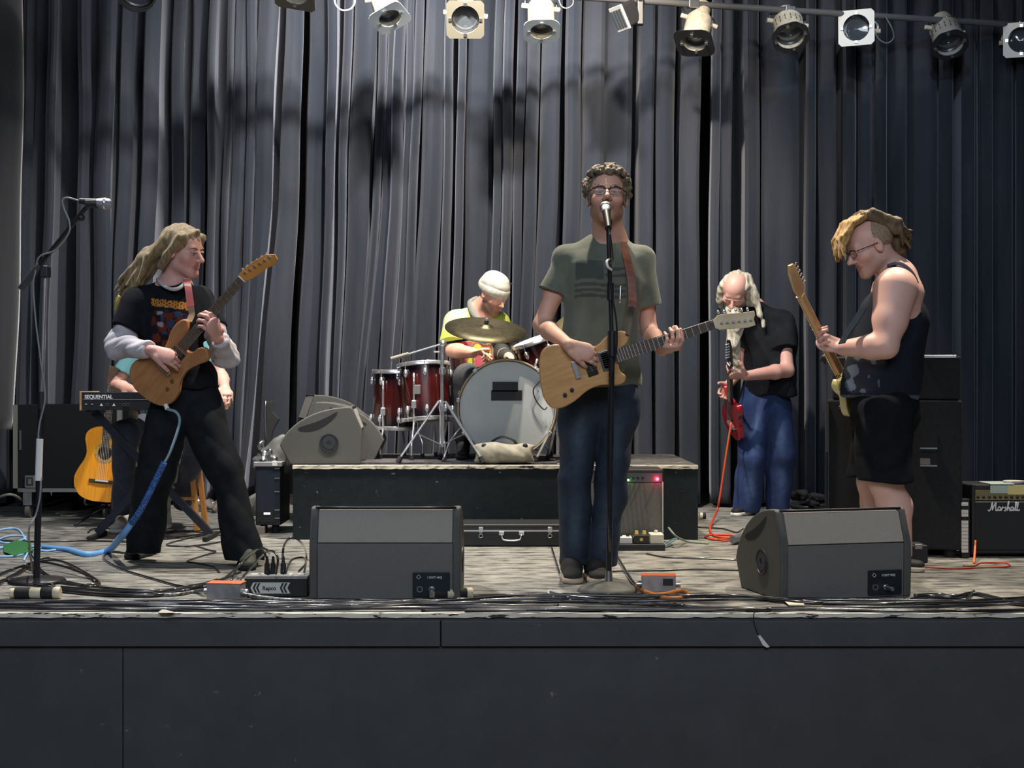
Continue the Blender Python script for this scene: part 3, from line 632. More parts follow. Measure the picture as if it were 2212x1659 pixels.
MB().box2((P(2140, 0, MY).x, MY+.005, zt-.004), (P(2178, 0, MY).x, MY+.0105, mz-.004)).build('tape_strip', mat('note_green', (.45, .55, .48), .6), t)
MB().box2((P(2178, 0, MY).x, MY+.004, zb+.03), (m1-.02, MY+.0100, mz-.004)).build('tape_strip', mat('note_yellow', (.75, .62, .25), .6), t)
MB().lathe([(.0, .0), (.05, 0), (.055, .012), (.05, .012), (.001, .004)], (P(2205, 0, MY).x, MY+.10, mz+.002), (0, 0, 1), 20).build('dish', white, t, autos=40)
def script(body, loc, size, m, parent, name='lettering', rot=(math.pi/2, 0, 0), shear=0.0, ext=.0008, al='LEFT', sx=1.0, off=0.0):
    c = bpy.data.curves.new(name, 'FONT'); c.body = body; c.size = size; c.extrude = ext; c.shear = shear; c.align_x = al; c.offset = off
    o = bpy.data.objects.new(name, c); COL.objects.link(o); M = Matrix.LocRotScale(Vector(loc), Matrix.Identity(3).to_euler(), (1, 1, 1)); o.parent = parent
    W = Matrix.Translation(loc) @ (rot if isinstance(rot, Matrix) else Matrix.LocRotScale((0, 0, 0), __import__('mathutils').Euler(rot), (1, 1, 1))) @ Matrix.Diagonal((sx, 1, 1, 1))
    o.matrix_basis = wmat(parent).inverted() @ W if parent else W; c.materials.append(m)
    bpy.context.view_layer.update(); me = bpy.data.meshes.new_from_object(o.evaluated_get(bpy.context.evaluated_depsgraph_get())); o2 = bpy.data.objects.new(name, me); COL.objects.link(o2); o2.parent = parent; o2.matrix_basis = o.matrix_basis.copy(); bpy.data.objects.remove(o); return o2
# hand-written script lettering drawn with strokes
def strokes(paths, org, s, R, m, parent, r=.0022, name='script_lettering'):
    mb = MB()
    for pth in paths: mb.tube([Vector(org)+R @ Vector((x*s, y*s, 0)) for x, y in pth], r, 5, 4)
    return mb.build(name, m, parent, smooth=True)
wl = mat('letter_white', (.85, .86, .86), .4)
mk = [[(-.2, .15), (0, 0), (.25, .5), (.42, 1.25), (.45, .6), (.42, .1)], [(.42, .1), (.62, .6), (.95, 1.3), (.93, .7), (.95, .1), (1.1, .05), (1.25, .25)],
      [(1.6, .55), (1.4, .6), (1.25, .3), (1.38, .05), (1.55, .2), (1.62, .55), (1.6, .15), (1.75, .1)], [(1.75, .1), (1.9, .6), (2.0, .5), (2.12, .5)],
      [(2.45, .6), (2.25, .5), (2.4, .25), (2.3, .0), (2.12, .1)], [(2.4, .1), (2.65, .6), (2.85, 1.3), (2.72, 1.3), (2.66, .6), (2.64, .05)], [(2.66, .3), (2.82, .58), (2.92, .35), (2.95, .05), (3.1, .1)],
      [(3.45, .55), (3.25, .6), (3.1, .3), (3.22, .05), (3.4, .2), (3.47, .55), (3.45, .12), (3.6, .1)], [(3.6, .1), (3.85, .8), (3.92, 1.25), (3.8, 1.1), (3.75, .2), (3.9, .05)], [(3.9, .05), (4.12, .8), (4.18, 1.3), (4.07, 1.1), (4.02, .2), (4.2, .05), (4.35, .25)]]
strokes(mk, P(2137, 1104, MY-.0), .036, Matrix(((1, 0, 0), (0, 0, -1), (0, 1, 0))), wl, t, r=.0032)

# vertical little keyboard between the cabinet and the amplifier
KY = 7.17; k0, k1 = P(2077, 0, KY).x, P(2090, 0, KY).x
t = thing('toy_keyboard', 'narrow white-keyed keyboard standing upright beside the tall cabinet', 'keyboard', ((k0+k1)/2, KY, 0))
MB().box2((k0+.003, KY, .0), (k1+.012, KY+.05, P(0, 1080, KY).z+.005)).build('casing', blackp, t, bev=.003)
zt = P(0, 1081, KY).z; n = 14; zk = (zt-.04)/n
for i in range(n):
    if i in (9, 12): continue
    MB().box2((k0, KY-.012, .03+i*zk+.001), (k1, KY, .03+(i+1)*zk-.001)).build('white_key', white, t)
# clutter at the cabinet foot: black speaker box and cloth pile
t = thing('foot_switch', 'small black box on the floor between the bassist\'s shoe and the cabinet', 'pedal', P(1992, 1215, 7.0)*1.0); t.location.z = 0
q = FP(1992, 1218); MB().box2((q.x-.045, 6.98, 0), (q.x+.04, 7.14, .09)).build('box', blackp, t, bev=.008); MB().box2((q.x-.03, 6.975, .07), (q.x+.01, 7.0, .096)).build('switch_plate', steel, t, bev=.003)
q = FP(1740, 1100); FPL = Field(.009); r = random.Random(3)
for i in range(15):
    a = q+V(r.uniform(-.12, .12), r.uniform(-.05, .05), .02+i*.007); FPL.cap(a, a+V(r.uniform(-.10, .10), r.uniform(-.03, .03), r.uniform(-.015, .02)), .020, .016, (0, 0, 1), .7, k=.008)
FPL.plane((0, 0, .002), (0, 0, -1)); FPL.disp = folds(4, .006, 60, 1.2)
o = FPL.build('cloth_pile', mat('cloth_taupe', (.13, .11, .105), .9), None); tag(o, 'crumpled taupe cloth heap at the drape foot beside the tall cabinet', 'cloth')

# ------------------------------------------------------------------ wedge monitors
wedgem = mat('wedge_grey', (.064, .066, .061), .55, c2=(.082, .082, .074), ns=400, lo=.4, hi=.6, bump=.5, bs=700)
wedgef = mat('wedge_face', (.24, .225, .20), .8, c2=(.31, .295, .26), ns=600, lo=.4, hi=.6, bump=.4, bs=900)
wedgeb = mat('wedge_back', (.115, .112, .110), .7, c2=(.150, .146, .142), ns=500, lo=.4, hi=.6, bump=.4, bs=900)
def wedge(label, F, W=.60, H=.37, Dp=.50, panel=True, cable=True):
    """x = width, y = depth away from the flat back, z up; the back faces -y"""
    t = thing('floor_monitor', label, 'speaker', F.translation, group='stage monitors'); t.rotation_euler = F.to_euler()
    # side profile (y, z)
    arc = lambda s_: [(.065+.405*math.sin(u*1.32)/math.sin(1.32)*s_, H*(.34+.66*(math.cos(u*1.32)-math.cos(1.32))/(1-math.cos(1.32)))*s_) for u in [i/12 for i in range(13)]]
    pr = [(0, 0), (-.006, H*.42), (-.003, H*.62), (.050, H*.985)]+arc(1)+[(Dp*.82, 0)]
    pr2 = [(y+.006 if y < .2 else y-.006, z-.004 if z > .1 else z) for y, z in pr]
    def ext(prof, x0, x1, nm, m, bev=0.0, parent=t):
        mb = MB(F); n = len(prof); vs = [(x, y, z) for x in (x0, x1) for y, z in prof]
        mb.add(vs, [list(range(n)), list(range(n, 2*n))[::-1]]+[(i, n+i, n+(i+1) % n, (i+1) % n) for i in range(n)]); o = mb.build(nm, m, parent, bev=bev); return o
    core = [(.008, .004), (.004, H*.60), (.050, H*.955)]+arc(.965)+[(Dp*.80, .004)]
    ext(core, -W/2+.03, W/2-.03, 'enclosure', wedgeb)
    for sgn in (-1, 1):
        c = ext(pr, sgn*(W/2-.034) if sgn > 0 else -W/2, W/2 if sgn > 0 else -W/2+.034, 'side_cheek', wedgem, bev=.008)
        xx = sgn*(W/2+.001)
        # hand slot and round pole mount
        mb = MB(F); a, b = V(xx, .13, H*.88), V(xx, .36, H*.58); d = (b-a).normalized(); nn = V(0, -d.z, d.y); vs = []
        for i in range(24):
            u = 2*math.pi*i/24; q = (a+b)/2+d*(.125*math.cos(u))+nn*(.021*math.sin(u)*(1+.25*math.cos(u)))+nn*(.012*math.cos(2*u)); vs += [q, q-V(sgn*.004, 0, 0)]
        mb.add(vs, [[2*i for i in range(24)] if sgn > 0 else [2*i for i in range(24)][::-1]]+[(2*i, 2*((i+1) % 24), 2*((i+1) % 24)+1, 2*i+1) for i in range(24)]); mb.build('hand_slot', rubber, c)
        mb = MB(F); cc = V(xx, .185, H*.38); mb.lathe([(.056, -.002), (.056, .004), (.050, .005), (.048, .001), (.040, .001), (.038, .004), (.014, .004), (.012, -.01), (.001, -.01)], cc, (sgn, 0, 0), 28); mb.build('pole_socket', mat('socket_dark', (.022, .026, .032), .5), c, autos=30)
    mb = MB(F); mb.box2((-W/2+.034, .0015, H*.615), (W/2-.034, .004, H*.620)); mb.build('seam_strip', blackp, t)
    # perforated front face of the upper slope
    sl0, sl1 = V(0, .0035, H*.62), V(0, .050, H*.955); mb = MB(F); dz = sl1-sl0; nn = V(0, -dz.z, dz.y).normalized()
    vs = [V(x, p.y, p.z)+nn*o_ for x in (-W/2+.036, W/2-.036) for p in (sl0, sl1) for o_ in (.0, .004)]
    mb.add(vs, [(0, 1, 3, 2), (4, 6, 7, 5), (0, 4, 5, 1), (2, 3, 7, 6), (0, 2, 6, 4), (1, 5, 7, 3)]); mb.build('slope_panel', wedgef, t)
    mb = MB(F); mb.tube([(-W/2+.02, .055, H*.985), (0, .055, H*.985), (W/2-.02, .055, H*.985)], .006, 6, 2); mb.build('top_rail', blackm, t, smooth=True)
    if panel:
        px0, px1 = W/2-.20, W/2-.045; mb = MB(F); mb.box2((px0, -.002, .012), (px1, .012, .115)); pn = mb.build('connector_plate', mat('plate_blue_black', (.008, .014, .022), .4), t, bev=.002)
        R = F.to_3x3() @ Matrix(((1, 0, 0), (0, 0, -1), (0, 1, 0)))
        mb = MB(F); mb.torus((px0+.025, -.004, .096), (0, 1, 0), .009, .0012, 4, 4, 0); mb.build('maker_mark', wl, pn)
        script('115XT HiQ', F @ V(px0+.060, -.003, .090), .013, wl, pn, 'lettering', rot=R.to_4x4())
        mb = MB(F)
        for i in (0, 1): mb = MB(F); mb.lathe([(.013, 0), (.013, -.004), (.009, -.004), (.009, 0)], (px0+.03+i*.05, -.002, .045), (0, 1, 0), 16); mb.build('socket', steel, pn, autos=30)
        if cable:
            mb = MB(F); mb.cyl((px0+.08, -.004, .045), (px0+.083, -.055, .042), .010, .008, 12); mb.build('plug', alum, pn, autos=40)
    return t
def wf(px_l, px_r, py, yaw=0.0, z=0.0):
    a, b = FP(px_l, py, z), FP(px_r, py, z); c = (a+b)/2; return Matrix.Translation(c) @ Matrix.Rotation(yaw, 4, 'Z'), (b-a).length
F_, W_ = wf(668, 995, 1296); wedge('grey wedge monitor seen square from behind, left of the singer at the stage front', F_, W_, .385)
F_ = Matrix.Translation(FP(1829, 1294)) @ Matrix.Rotation(math.radians(14), 4, 'Z')
F_ = Matrix.Translation(V(0, 0, 0)) @ F_; wedge('grey wedge monitor turned to show its left cheek, in front of the bassist', F_, .60, .375)
wz = RZ+.001
c = P(716, 993, 8.12); c.z = wz; F_ = Matrix.Translation(c+V(0, .20, 0)) @ Matrix.Rotation(math.radians(84), 4, 'Z'); 
c = P(772, 993, 8.07); F_ = Matrix.Translation(V(c.x, 8.07+.29, wz)) @ Matrix.Rotation(math.radians(94), 4, 'Z'); wedge('grey monitor lying at the left front corner of the drum platform, cheek toward the hall', F_, .54, .335, panel=False)
F_ = Matrix.Translation(V(P(650, 985, 9.0).x, 9.05, wz)) @ Matrix.Rotation(math.radians(-74), 4, 'Z'); wedge('rearmost grey monitor with bluish cheek, peeking over the one at the platform corner', F_, .42, .40, panel=False)
F_ = Matrix.Translation(V(P(668, 985, 8.6).x, 8.62, wz)) @ Matrix.Rotation(math.radians(-89), 4, 'Z'); wedge('pale grey monitor between the corner monitor and the floor tom', F_, .24, .36, panel=False)
# ------------------------------------------------------------------ drum kit
def drumshell():
    m = bpy.data.materials.new('burst_lacquer'); m.use_nodes = True; N = m.node_tree.nodes; L = m.node_tree.links; b = N['Principled BSDF']
    at = N.new('ShaderNodeAttribute'); at.attribute_name = 'Col'; nz = N.new('ShaderNodeTexNoise'); tc = N.new('ShaderNodeTexCoord'); mp = N.new('ShaderNodeMapping'); mp.inputs['Scale'].default_value = (30, 30, 3)
    L.new(tc.outputs['Object'], mp.inputs[0]); L.new(mp.outputs[0], nz.inputs['Vector']); nz.inputs['Scale'].default_value = 2
    mx = N.new('ShaderNodeMix'); mx.data_type = 'RGBA'; mx.blend_type = 'MULTIPLY'; mx.inputs[0].default_value = .5; L.new(at.outputs['Color'], mx.inputs[6]); L.new(nz.outputs['Color'], mx.inputs[7])
    L.new(mx.outputs[2], b.inputs['Base Color']); b.inputs['Roughness'].default_value = .22; b.inputs['Coat Weight'].default_value = .8; b.inputs['Coat Roughness'].default_value = .04; return m
burst = drumshell(); skinm = mat('drum_skin', (.62, .64, .62), .5, c2=(.56, .58, .57), ns=6); skint = mat('drum_skin_tan', (.48, .38, .22), .5)
def drum(root, c, ax, R, H, lugs=8, top=skinm, bot=skint, hoop=chrome, up=(0, 0, 1), hoopname='hoop', ph=0.0):
    """c = centre, ax = axis toward the batter head"""
    c = Vector(c); ax = Vector(ax).normalized(); B = basis(ax); n = 40; rows = 11; vs = []; cl = []
    for i in range(rows):
        t = i/(rows-1); e = min(t, 1-t)*2; k = min(1, max(0, (e-.12)/.55)); k = k*k*(3-2*k); col = [lerp(a, b, k) for a, b in zip((.006, .004, .008), (.065, .007, .007))]
        for j in range(n):
            a = 2*math.pi*j/n; vs.append(c+ax*((t-.5)*H)+B @ V(R*math.cos(a), R*math.sin(a), 0)); cl.append(col)
    mb = MB(); mb.add(vs, [(i*n+j, i*n+(j+1) % n, (i+1)*n+(j+1) % n, (i+1)*n+j) for i in range(rows-1) for j in range(n)]); o = mb.build('shell', burst, root, smooth=True)
    at = o.data.attributes.new('Col', 'FLOAT_COLOR', 'POINT'); at.data.foreach_set('color', [q for c_ in cl for q in (*c_, 1)])
    for sg, m in ((1, top), (-1, bot)):
        MB().lathe([(R-.004, 0), (R*.6, .0015), (.001, .002)], c+ax*(sg*(H/2+.001)), ax*sg, 36).build('drum_head', m, root, smooth=True)
        h0 = c+ax*(sg*(H/2-.010)); MB().lathe([(R+.006, 0), (R+.012, .004), (R+.012, .020), (R+.008, .026), (R-.001, .026), (R-.001, .012)], h0, ax*sg, 40).build(hoopname, hoop, root, autos=40)
    for i in range(lugs):
        a = ph+2*math.pi*i/lugs
        for sg in (-1, 1):
            d = B @ V(math.cos(a), math.sin(a), 0); p = c+ax*(sg*(H/2-.055))+d*(R+.010)
            l = MB().sph(p, .014, 8, (1, 1, 1.9), B).build('lug', chrome, root, smooth=True)
            MB().cyl(p, c+ax*(sg*(H/2+.016))+d*(R+.010), .0035, n=6).build('tension_rod', chrome, l)
def legrod(root, pts, r=.0065, foot=True):
    l = MB().tube(pts, r, 8, 4).build('leg', chrome, root, smooth=True)
    if foot: MB().cyl(Vector(pts[-1])+V(0, 0, .028), pts[-1], .012, .014, 10).build('rubber_foot', rubber, l)
z0 = RZ+.009
# bass drum
BD = 8.28; bc = P(1095, 905, BD); R = .287; bc.z = z0+R+.028
t = thing('bass_drum', 'big bass drum with pale front skin and black tape patch', 'drum', (bc.x, BD+.2, z0), group='drum kit')
drum(t, bc+V(0, .22, 0), (0, 1, 0), R, .44, 10, top=skint, bot=mat('bass_skin', (.50, .54, .55), .45, c2=(.46, .50, .51), ns=5), hoop=mat('hoop_wood', (.10, .045, .03), .3, coat=.5), ph=.31)
hoopw = mat('hoop_inlay', (.36, .28, .16), .35, coat=.5)
MB().torus(bc+V(0, -.020, 0), (0, 1, 0), R+.004, .006, 48, 6).build('hoop_edge', hoopw, t, smooth=True)
tape = mat('gaffer_tape', (.012, .012, .014), .6)
yb = BD-.0075
for x0, y0, x1, y1 in ((1064, 825, 1119, 846), (1061, 843, 1128, 865)):
    a, b = P(x0, y0, yb), P(x1, y1, yb); MB().box2((a.x, yb-.0015, b.z), (b.x, yb+.002, a.z)).build('tape_patch', tape, t)
for sg in (-1, 1):
    MB().tube([bc+V(sg*.26, .10, -.10), bc+V(sg*.34, .03, -.20), bc+V(sg*.38, -.01, -R-.022)], .008, 8, 4).build('spur', chrome, t, smooth=True)
    for a in (50, 10, -30):
        an = math.radians(a); d = V(sg*math.cos(an), 0, math.sin(an)); MB().cyl(bc+d*(R+.012)+V(0, -.02, 0), bc+d*(R+.012)+V(0, .05, 0), .006, n=8).build('claw_rod', chrome, t)
        MB().box(bc+d*(R+.008)+V(0, -.012, 0), (.026, .03, .02), basis(d, (0, 1, 0))).build('claw', chrome, t, bev=.004)
# sandbag pillow with strap in front
Fb = Field(.007); c = P(1090, 985, 8.13); c.z = z0; sd = .155
Fb.cap(c+V(-sd+.05, 0, .055), c+V(sd-.05, 0, .052), .060, .058, (0, 1, 0), .8, k=.03)
for qx, qz in ((-1, 0), (1, 0), (-1, 1), (1, 1)): Fb.cap(c+V(qx*(sd-.06), 0, .06), c+V(qx*(sd+.012), -.01, .012+qz*.085), .035, .008, (0, 1, 0), .8, k=.03)
Fb.plane(c+V(0, 0, .001), (0, 0, -1)); Fb.disp = folds(8, .004, 45, 1.0)
t = thing('sandbag', 'pale canvas sandbag with black strap lying against the bass drum front', 'bag', c)
Fb.build('bag_body', mat('canvas_pale', (.36, .34, .27), .85, c2=(.28, .265, .21), ns=20, bump=.4, bs=300), t)
MB().ribbon([c+V(-.085, .02, .09), c+V(-.07, .02, .125), c+V(-.015, .02, .150), c+V(.05, .02, .132), c+V(.075, .02, .095)], .03, .003, [V(0, -.3, 1)]*5).build('strap', tape, t)
for px in (-1, 1): MB().sph(c+V(px*.12, -.03, .10), .016, 8, (1, .5, 1)).build('grommet', tape, t, smooth=True)
# floor toms
def lugstand(t, c, R, H, angs, foot_z, tilt=(0, 0, 1)):
    for a in angs:
        d = V(math.cos(a), math.sin(a), 0); p = c+d*(R+.022)
        MB().box(p+V(0, 0, -.07), (.03, .03, .05)).build('leg_bracket', chrome, t, bev=.006)
        legrod(t, [p+V(0, 0, .12), p+V(0, 0, -.1), p+V(0, 0, -H*.55), p+d*.035+V(0, 0, -(c.z-foot_z)+.09), p+d*.035+V(0, 0, -(c.z-foot_z))])
c = P(856, 862, 8.75); R1 = .150; c.z = P(0, 864, 8.75).z
t = thing('floor_tom', 'leftmost floor tom, dark red burst lacquer with chrome rims', 'drum', (c.x, 8.75, z0), group='drum kit'); drum(t, c, (.03, .0, 1), .185*.68+.02, .345, 8, ph=.2); lugstand(t, c, .145, .34, (-2.0, -.55, 1.4), z0)
c = P(918, 848, 8.62)
t = thing('floor_tom', 'red burst floor tom tilted slightly, second from the left, behind the cymbal stand', 'drum', (c.x, 8.62, z0), group='drum kit'); drum(t, c, (-.06, .10, 1), .155, .335, 8, ph=.35, bot=skint); lugstand(t, c, .155, .34, (-1.9, -.9, 1.3), z0)
MB().box(c+V(-.035, -.160, .02), (.035, .004, .055)).build('badge', mat('badge_silver', (.4, .38, .36), .3, .8), t, bev=.001)
c = P(992, 845, 8.95)
t = thing('snare_drum', 'black-shelled drum on its own stand between the toms and the bass drum', 'drum', (c.x, 8.95, z0), group='drum kit')
MB().lathe([(.115, -.17), (.117, -.165), (.117, .13)], c, (0, 0, 1), 36).build('shell', mat('black_lacquer', (.012, .012, .015), .12, coat=1), t, smooth=True)
MB().lathe([(.113, 0), (.001, .002)], c+V(0, 0, .132), (0, 0, 1), 30).build('drum_head', skinm, t)
for q in (.115, -.165): MB().lathe([(.119, 0), (.124, .003), (.124, .02), (.116, .022)], c+V(0, 0, q), (0, 0, 1), 36).build('hoop', chrome, t, autos=40)
for i in range(8):
    a = i*math.pi/4+.3; MB().box(c+V(.123*math.cos(a), .123*math.sin(a), 0), (.014, .014, .07), Matrix.Rotation(a, 3, 'Z')).build('lug', chrome, t, bev=.004)
for a in (-2.3, -.8, 1.6): legrod(t, [c+V(.10*math.cos(a), .10*math.sin(a), -.16), c+V(.12*math.cos(a), .12*math.sin(a), -.22), V(c.x+.17*math.cos(a), c.y+.17*math.sin(a), z0)], .008)
# rack tom
c = P(1168, 770, 8.55); axr = V(-.36, -.12, 1).normalized()
t = thing('rack_tom', 'red burst tom mounted tilted above the bass drum, beside the singer\'s elbow', 'drum', (c.x, 8.55, bc.z+R), group='drum kit'); drum(t, c, axr, .135, .20, 6, ph=.15)
MB().cyl(V(bc.x+.12, 8.5, bc.z+.27), c+V(-.02, .05, -.10), .011, n=12).build('mount_post', chrome, t); MB().tube([c-axr*.02+V(-.03, -.14, 0), c+V(-.06, -.12, -.12), V(bc.x+.11, 8.48, bc.z+.30)], .008, 8, 4).build('mount_arm', chrome, t, smooth=True)
# crash cymbal on boom stand
brass = mat('cymbal_bronze', (.085, .075, .042), .42, .85, c2=(.06, .053, .032), ns=40, stretch=(1, 1, 1), bump=.15, bs=200)
def cymbal(t, c, ax, R, m=brass, nm='cymbal_plate'):
    MB().lathe([(.006, .022), (.02, .021), (.034, .013), (.042, .004), (.05, .002), (R*.6, -.006), (R, -.016), (R, -.018), (R*.6, -.008), (.05, 0), (.034, .010), (.006, .018)], c, ax, 56).build(nm, m, t, smooth=True)
cc = P(1050, 707, 8.25); cax = V(.10, -.36, 1).normalized(); sx = P(955, 900, 8.2).x; top = P(957, 742, 8.2); top.x = sx+.006
t = thing('crash_cymbal', 'large bronze crash cymbal on a chrome boom stand in front of the drummer', 'cymbal', (sx, 8.2, z0), group='drum kit'); cymbal(t, cc, cax, .245)
MB().cyl(cc-cax*.05, cc+cax*.045, .004, n=8).build('cymbal_rod', chrome, t); MB().cyl(cc+cax*.028, cc+cax*.044, .016, .012, 12).build('felt', rubber, t); MB().cyl(cc+cax*.044, cc+cax*.056, .012, .008, 8).build('wing_nut', chrome, t)
jn = cc-cax*.06; MB().cyl(top, jn, .0075, n=10).build('boom_arm', blackm, t); MB().sph(jn, .014, 8).build('tilter', chrome, t, smooth=True)
bw = P(845, 776, 8.2)
MB().cyl(top, lerp(top, bw, .7), .006, n=10).build('boom_tail', chrome, t); MB().cyl(lerp(top, bw, .66), bw, .012, .014, 12).build('counterweight', mat('counterweight_tan', (.22, .20, .16), .5), t)
MB().sph(top, .022, 10).build('boom_joint', chrome, t, smooth=True); MB().cyl(top+V(-.02, 0, -.05), top+V(-.055, 0, -.05), .006, n=8).build('wing_nut', chrome, t)
base = V(sx, 8.2, z0); MB().cyl(base+V(0, 0, .09), base+V(0, 0, .32), .0145, n=14).build('lower_tube', chrome, t, autos=40); MB().cyl(base+V(0, 0, .30), V(sx, 8.2, top.z), .0105, n=14).build('upper_tube', chrome, t, autos=40)
for z in (.30, .52): MB().cyl(base+V(0, 0, z), base+V(0, 0, z+.035), .019, n=12).build('height_collar', chrome, t, autos=40)
for a in (math.radians(200), math.radians(-25), math.radians(95)):
    d = V(math.cos(a), math.sin(a), 0); kn = base+V(0, 0, .36); ft = base+d*.27+V(0, 0, .012); l = MB().bar(kn+d*.02, ft, .024, .008).build('leg', chrome, t, bev=.002)
    MB().bar(base+V(0, 0, .10), lerp(kn, ft, .55), .018, .006).build('leg_brace', chrome, l); MB().cyl(lerp(kn, ft, .93), ft-V(0, 0, .011), .015, .017, 10).build('rubber_foot', rubber, l)
# second tripod beside the bass drum (hi-hat / mic legs), hi-hat glimpsed
def small_stand(label, x, y, h, nm, cat, tilt=0, legs=(200, -20, 90), r=.2):
    t = thing(nm, label, cat, (x, y, z0), group='drum kit'); b = V(x, y, z0); MB().cyl(b+V(0, 0, .04), b+V(tilt, 0, h), .010, n=12).build('tube', chrome, t, autos=40)
    for a in legs:
        d = V(math.cos(math.radians(a)), math.sin(math.radians(a)), 0); l = MB().bar(b+V(0, 0, .26), b+d*r+V(0, 0, .012), .018, .006).build('leg', chrome, t); MB().cyl(b+d*r*.95+V(0, 0, .03), b+d*r+V(0, 0, .001), .013, n=8).build('rubber_foot', rubber, l)
    return t
t = small_stand('hi-hat stand with two small golden cymbals behind the bass drum, right of centre', P(1128, 0, 8.95).x, 8.95, .62, 'hi_hat', 'cymbal')
hz = P(0, 800, 8.95).z; q = V(P(1122, 0, 8.95).x, 8.95, hz); gold = mat('cymbal_gold', (.75, .58, .22), .25, 1.0)
cymbal(t, q, (0, 0, 1), .10, gold, 'top_hat'); cymbal(t, q-V(0, 0, .02), (0, 0, -1), .10, gold, 'bottom_hat'); MB().cyl(q, q+V(0, 0, .06), .004, n=8).build('clutch', chrome, t)
t = small_stand('chrome tripod right of the bass drum, half hidden by the singer\'s legs', P(1204, 0, 8.3).x, 8.3, .55, 'cymbal_stand', 'cymbal stand', legs=(215, 5, 110), r=.16)
rc = P(1266, 694, 8.6); rax = V(-.25, -.55, 1).normalized(); cymbal(t, rc, rax, .21, mat('cymbal_pale', (.55, .45, .22), .3, .9)); MB().cyl(V(P(1204, 0, 8.3).x, 8.3, z0+.54), rc, .007, n=8).build('boom_arm', chrome, t)
# bass drum pedal strip of cable on the bass drum skin
cable('thin black cable curling over the right rim of the bass drum', [P(1166, 822, 8.26), P(1152, 842, 8.255), P(1158, 865, 8.255), P(1174, 884, 8.255), P(1182, 880, 8.26)], .004, group='drum kit')
# throne
c = V(P(1040, 0, 9.05).x, 9.05, 0); sz = P(0, 830, 9.05).z-.03
t = thing('drum_throne', 'round black stool the drummer in the white beanie sits on', 'stool', (c.x, c.y, z0), group='drum kit')
MB().lathe([(.001, -.06), (.15, -.06), (.165, -.04), (.165, -.01), (.14, .01), (.001, .014)], V(c.x, c.y, sz-.02), (0, 0, 1), 30).build('seat', mat('vinyl_black', (.02, .02, .022), .4), t, smooth=True)
MB().cyl(V(c.x, c.y, z0+.1), V(c.x, c.y, sz-.08), .014, n=12).build('post', chrome, t)
for a in (0, 120, 240):
    d = V(math.cos(math.radians(a)), math.sin(math.radians(a)), 0); legrod(t, [V(c.x, c.y, z0+.25)+d*.015, V(c.x, c.y, z0+.1)+d*.12, V(c.x, c.y, z0)+d*.22], .009)
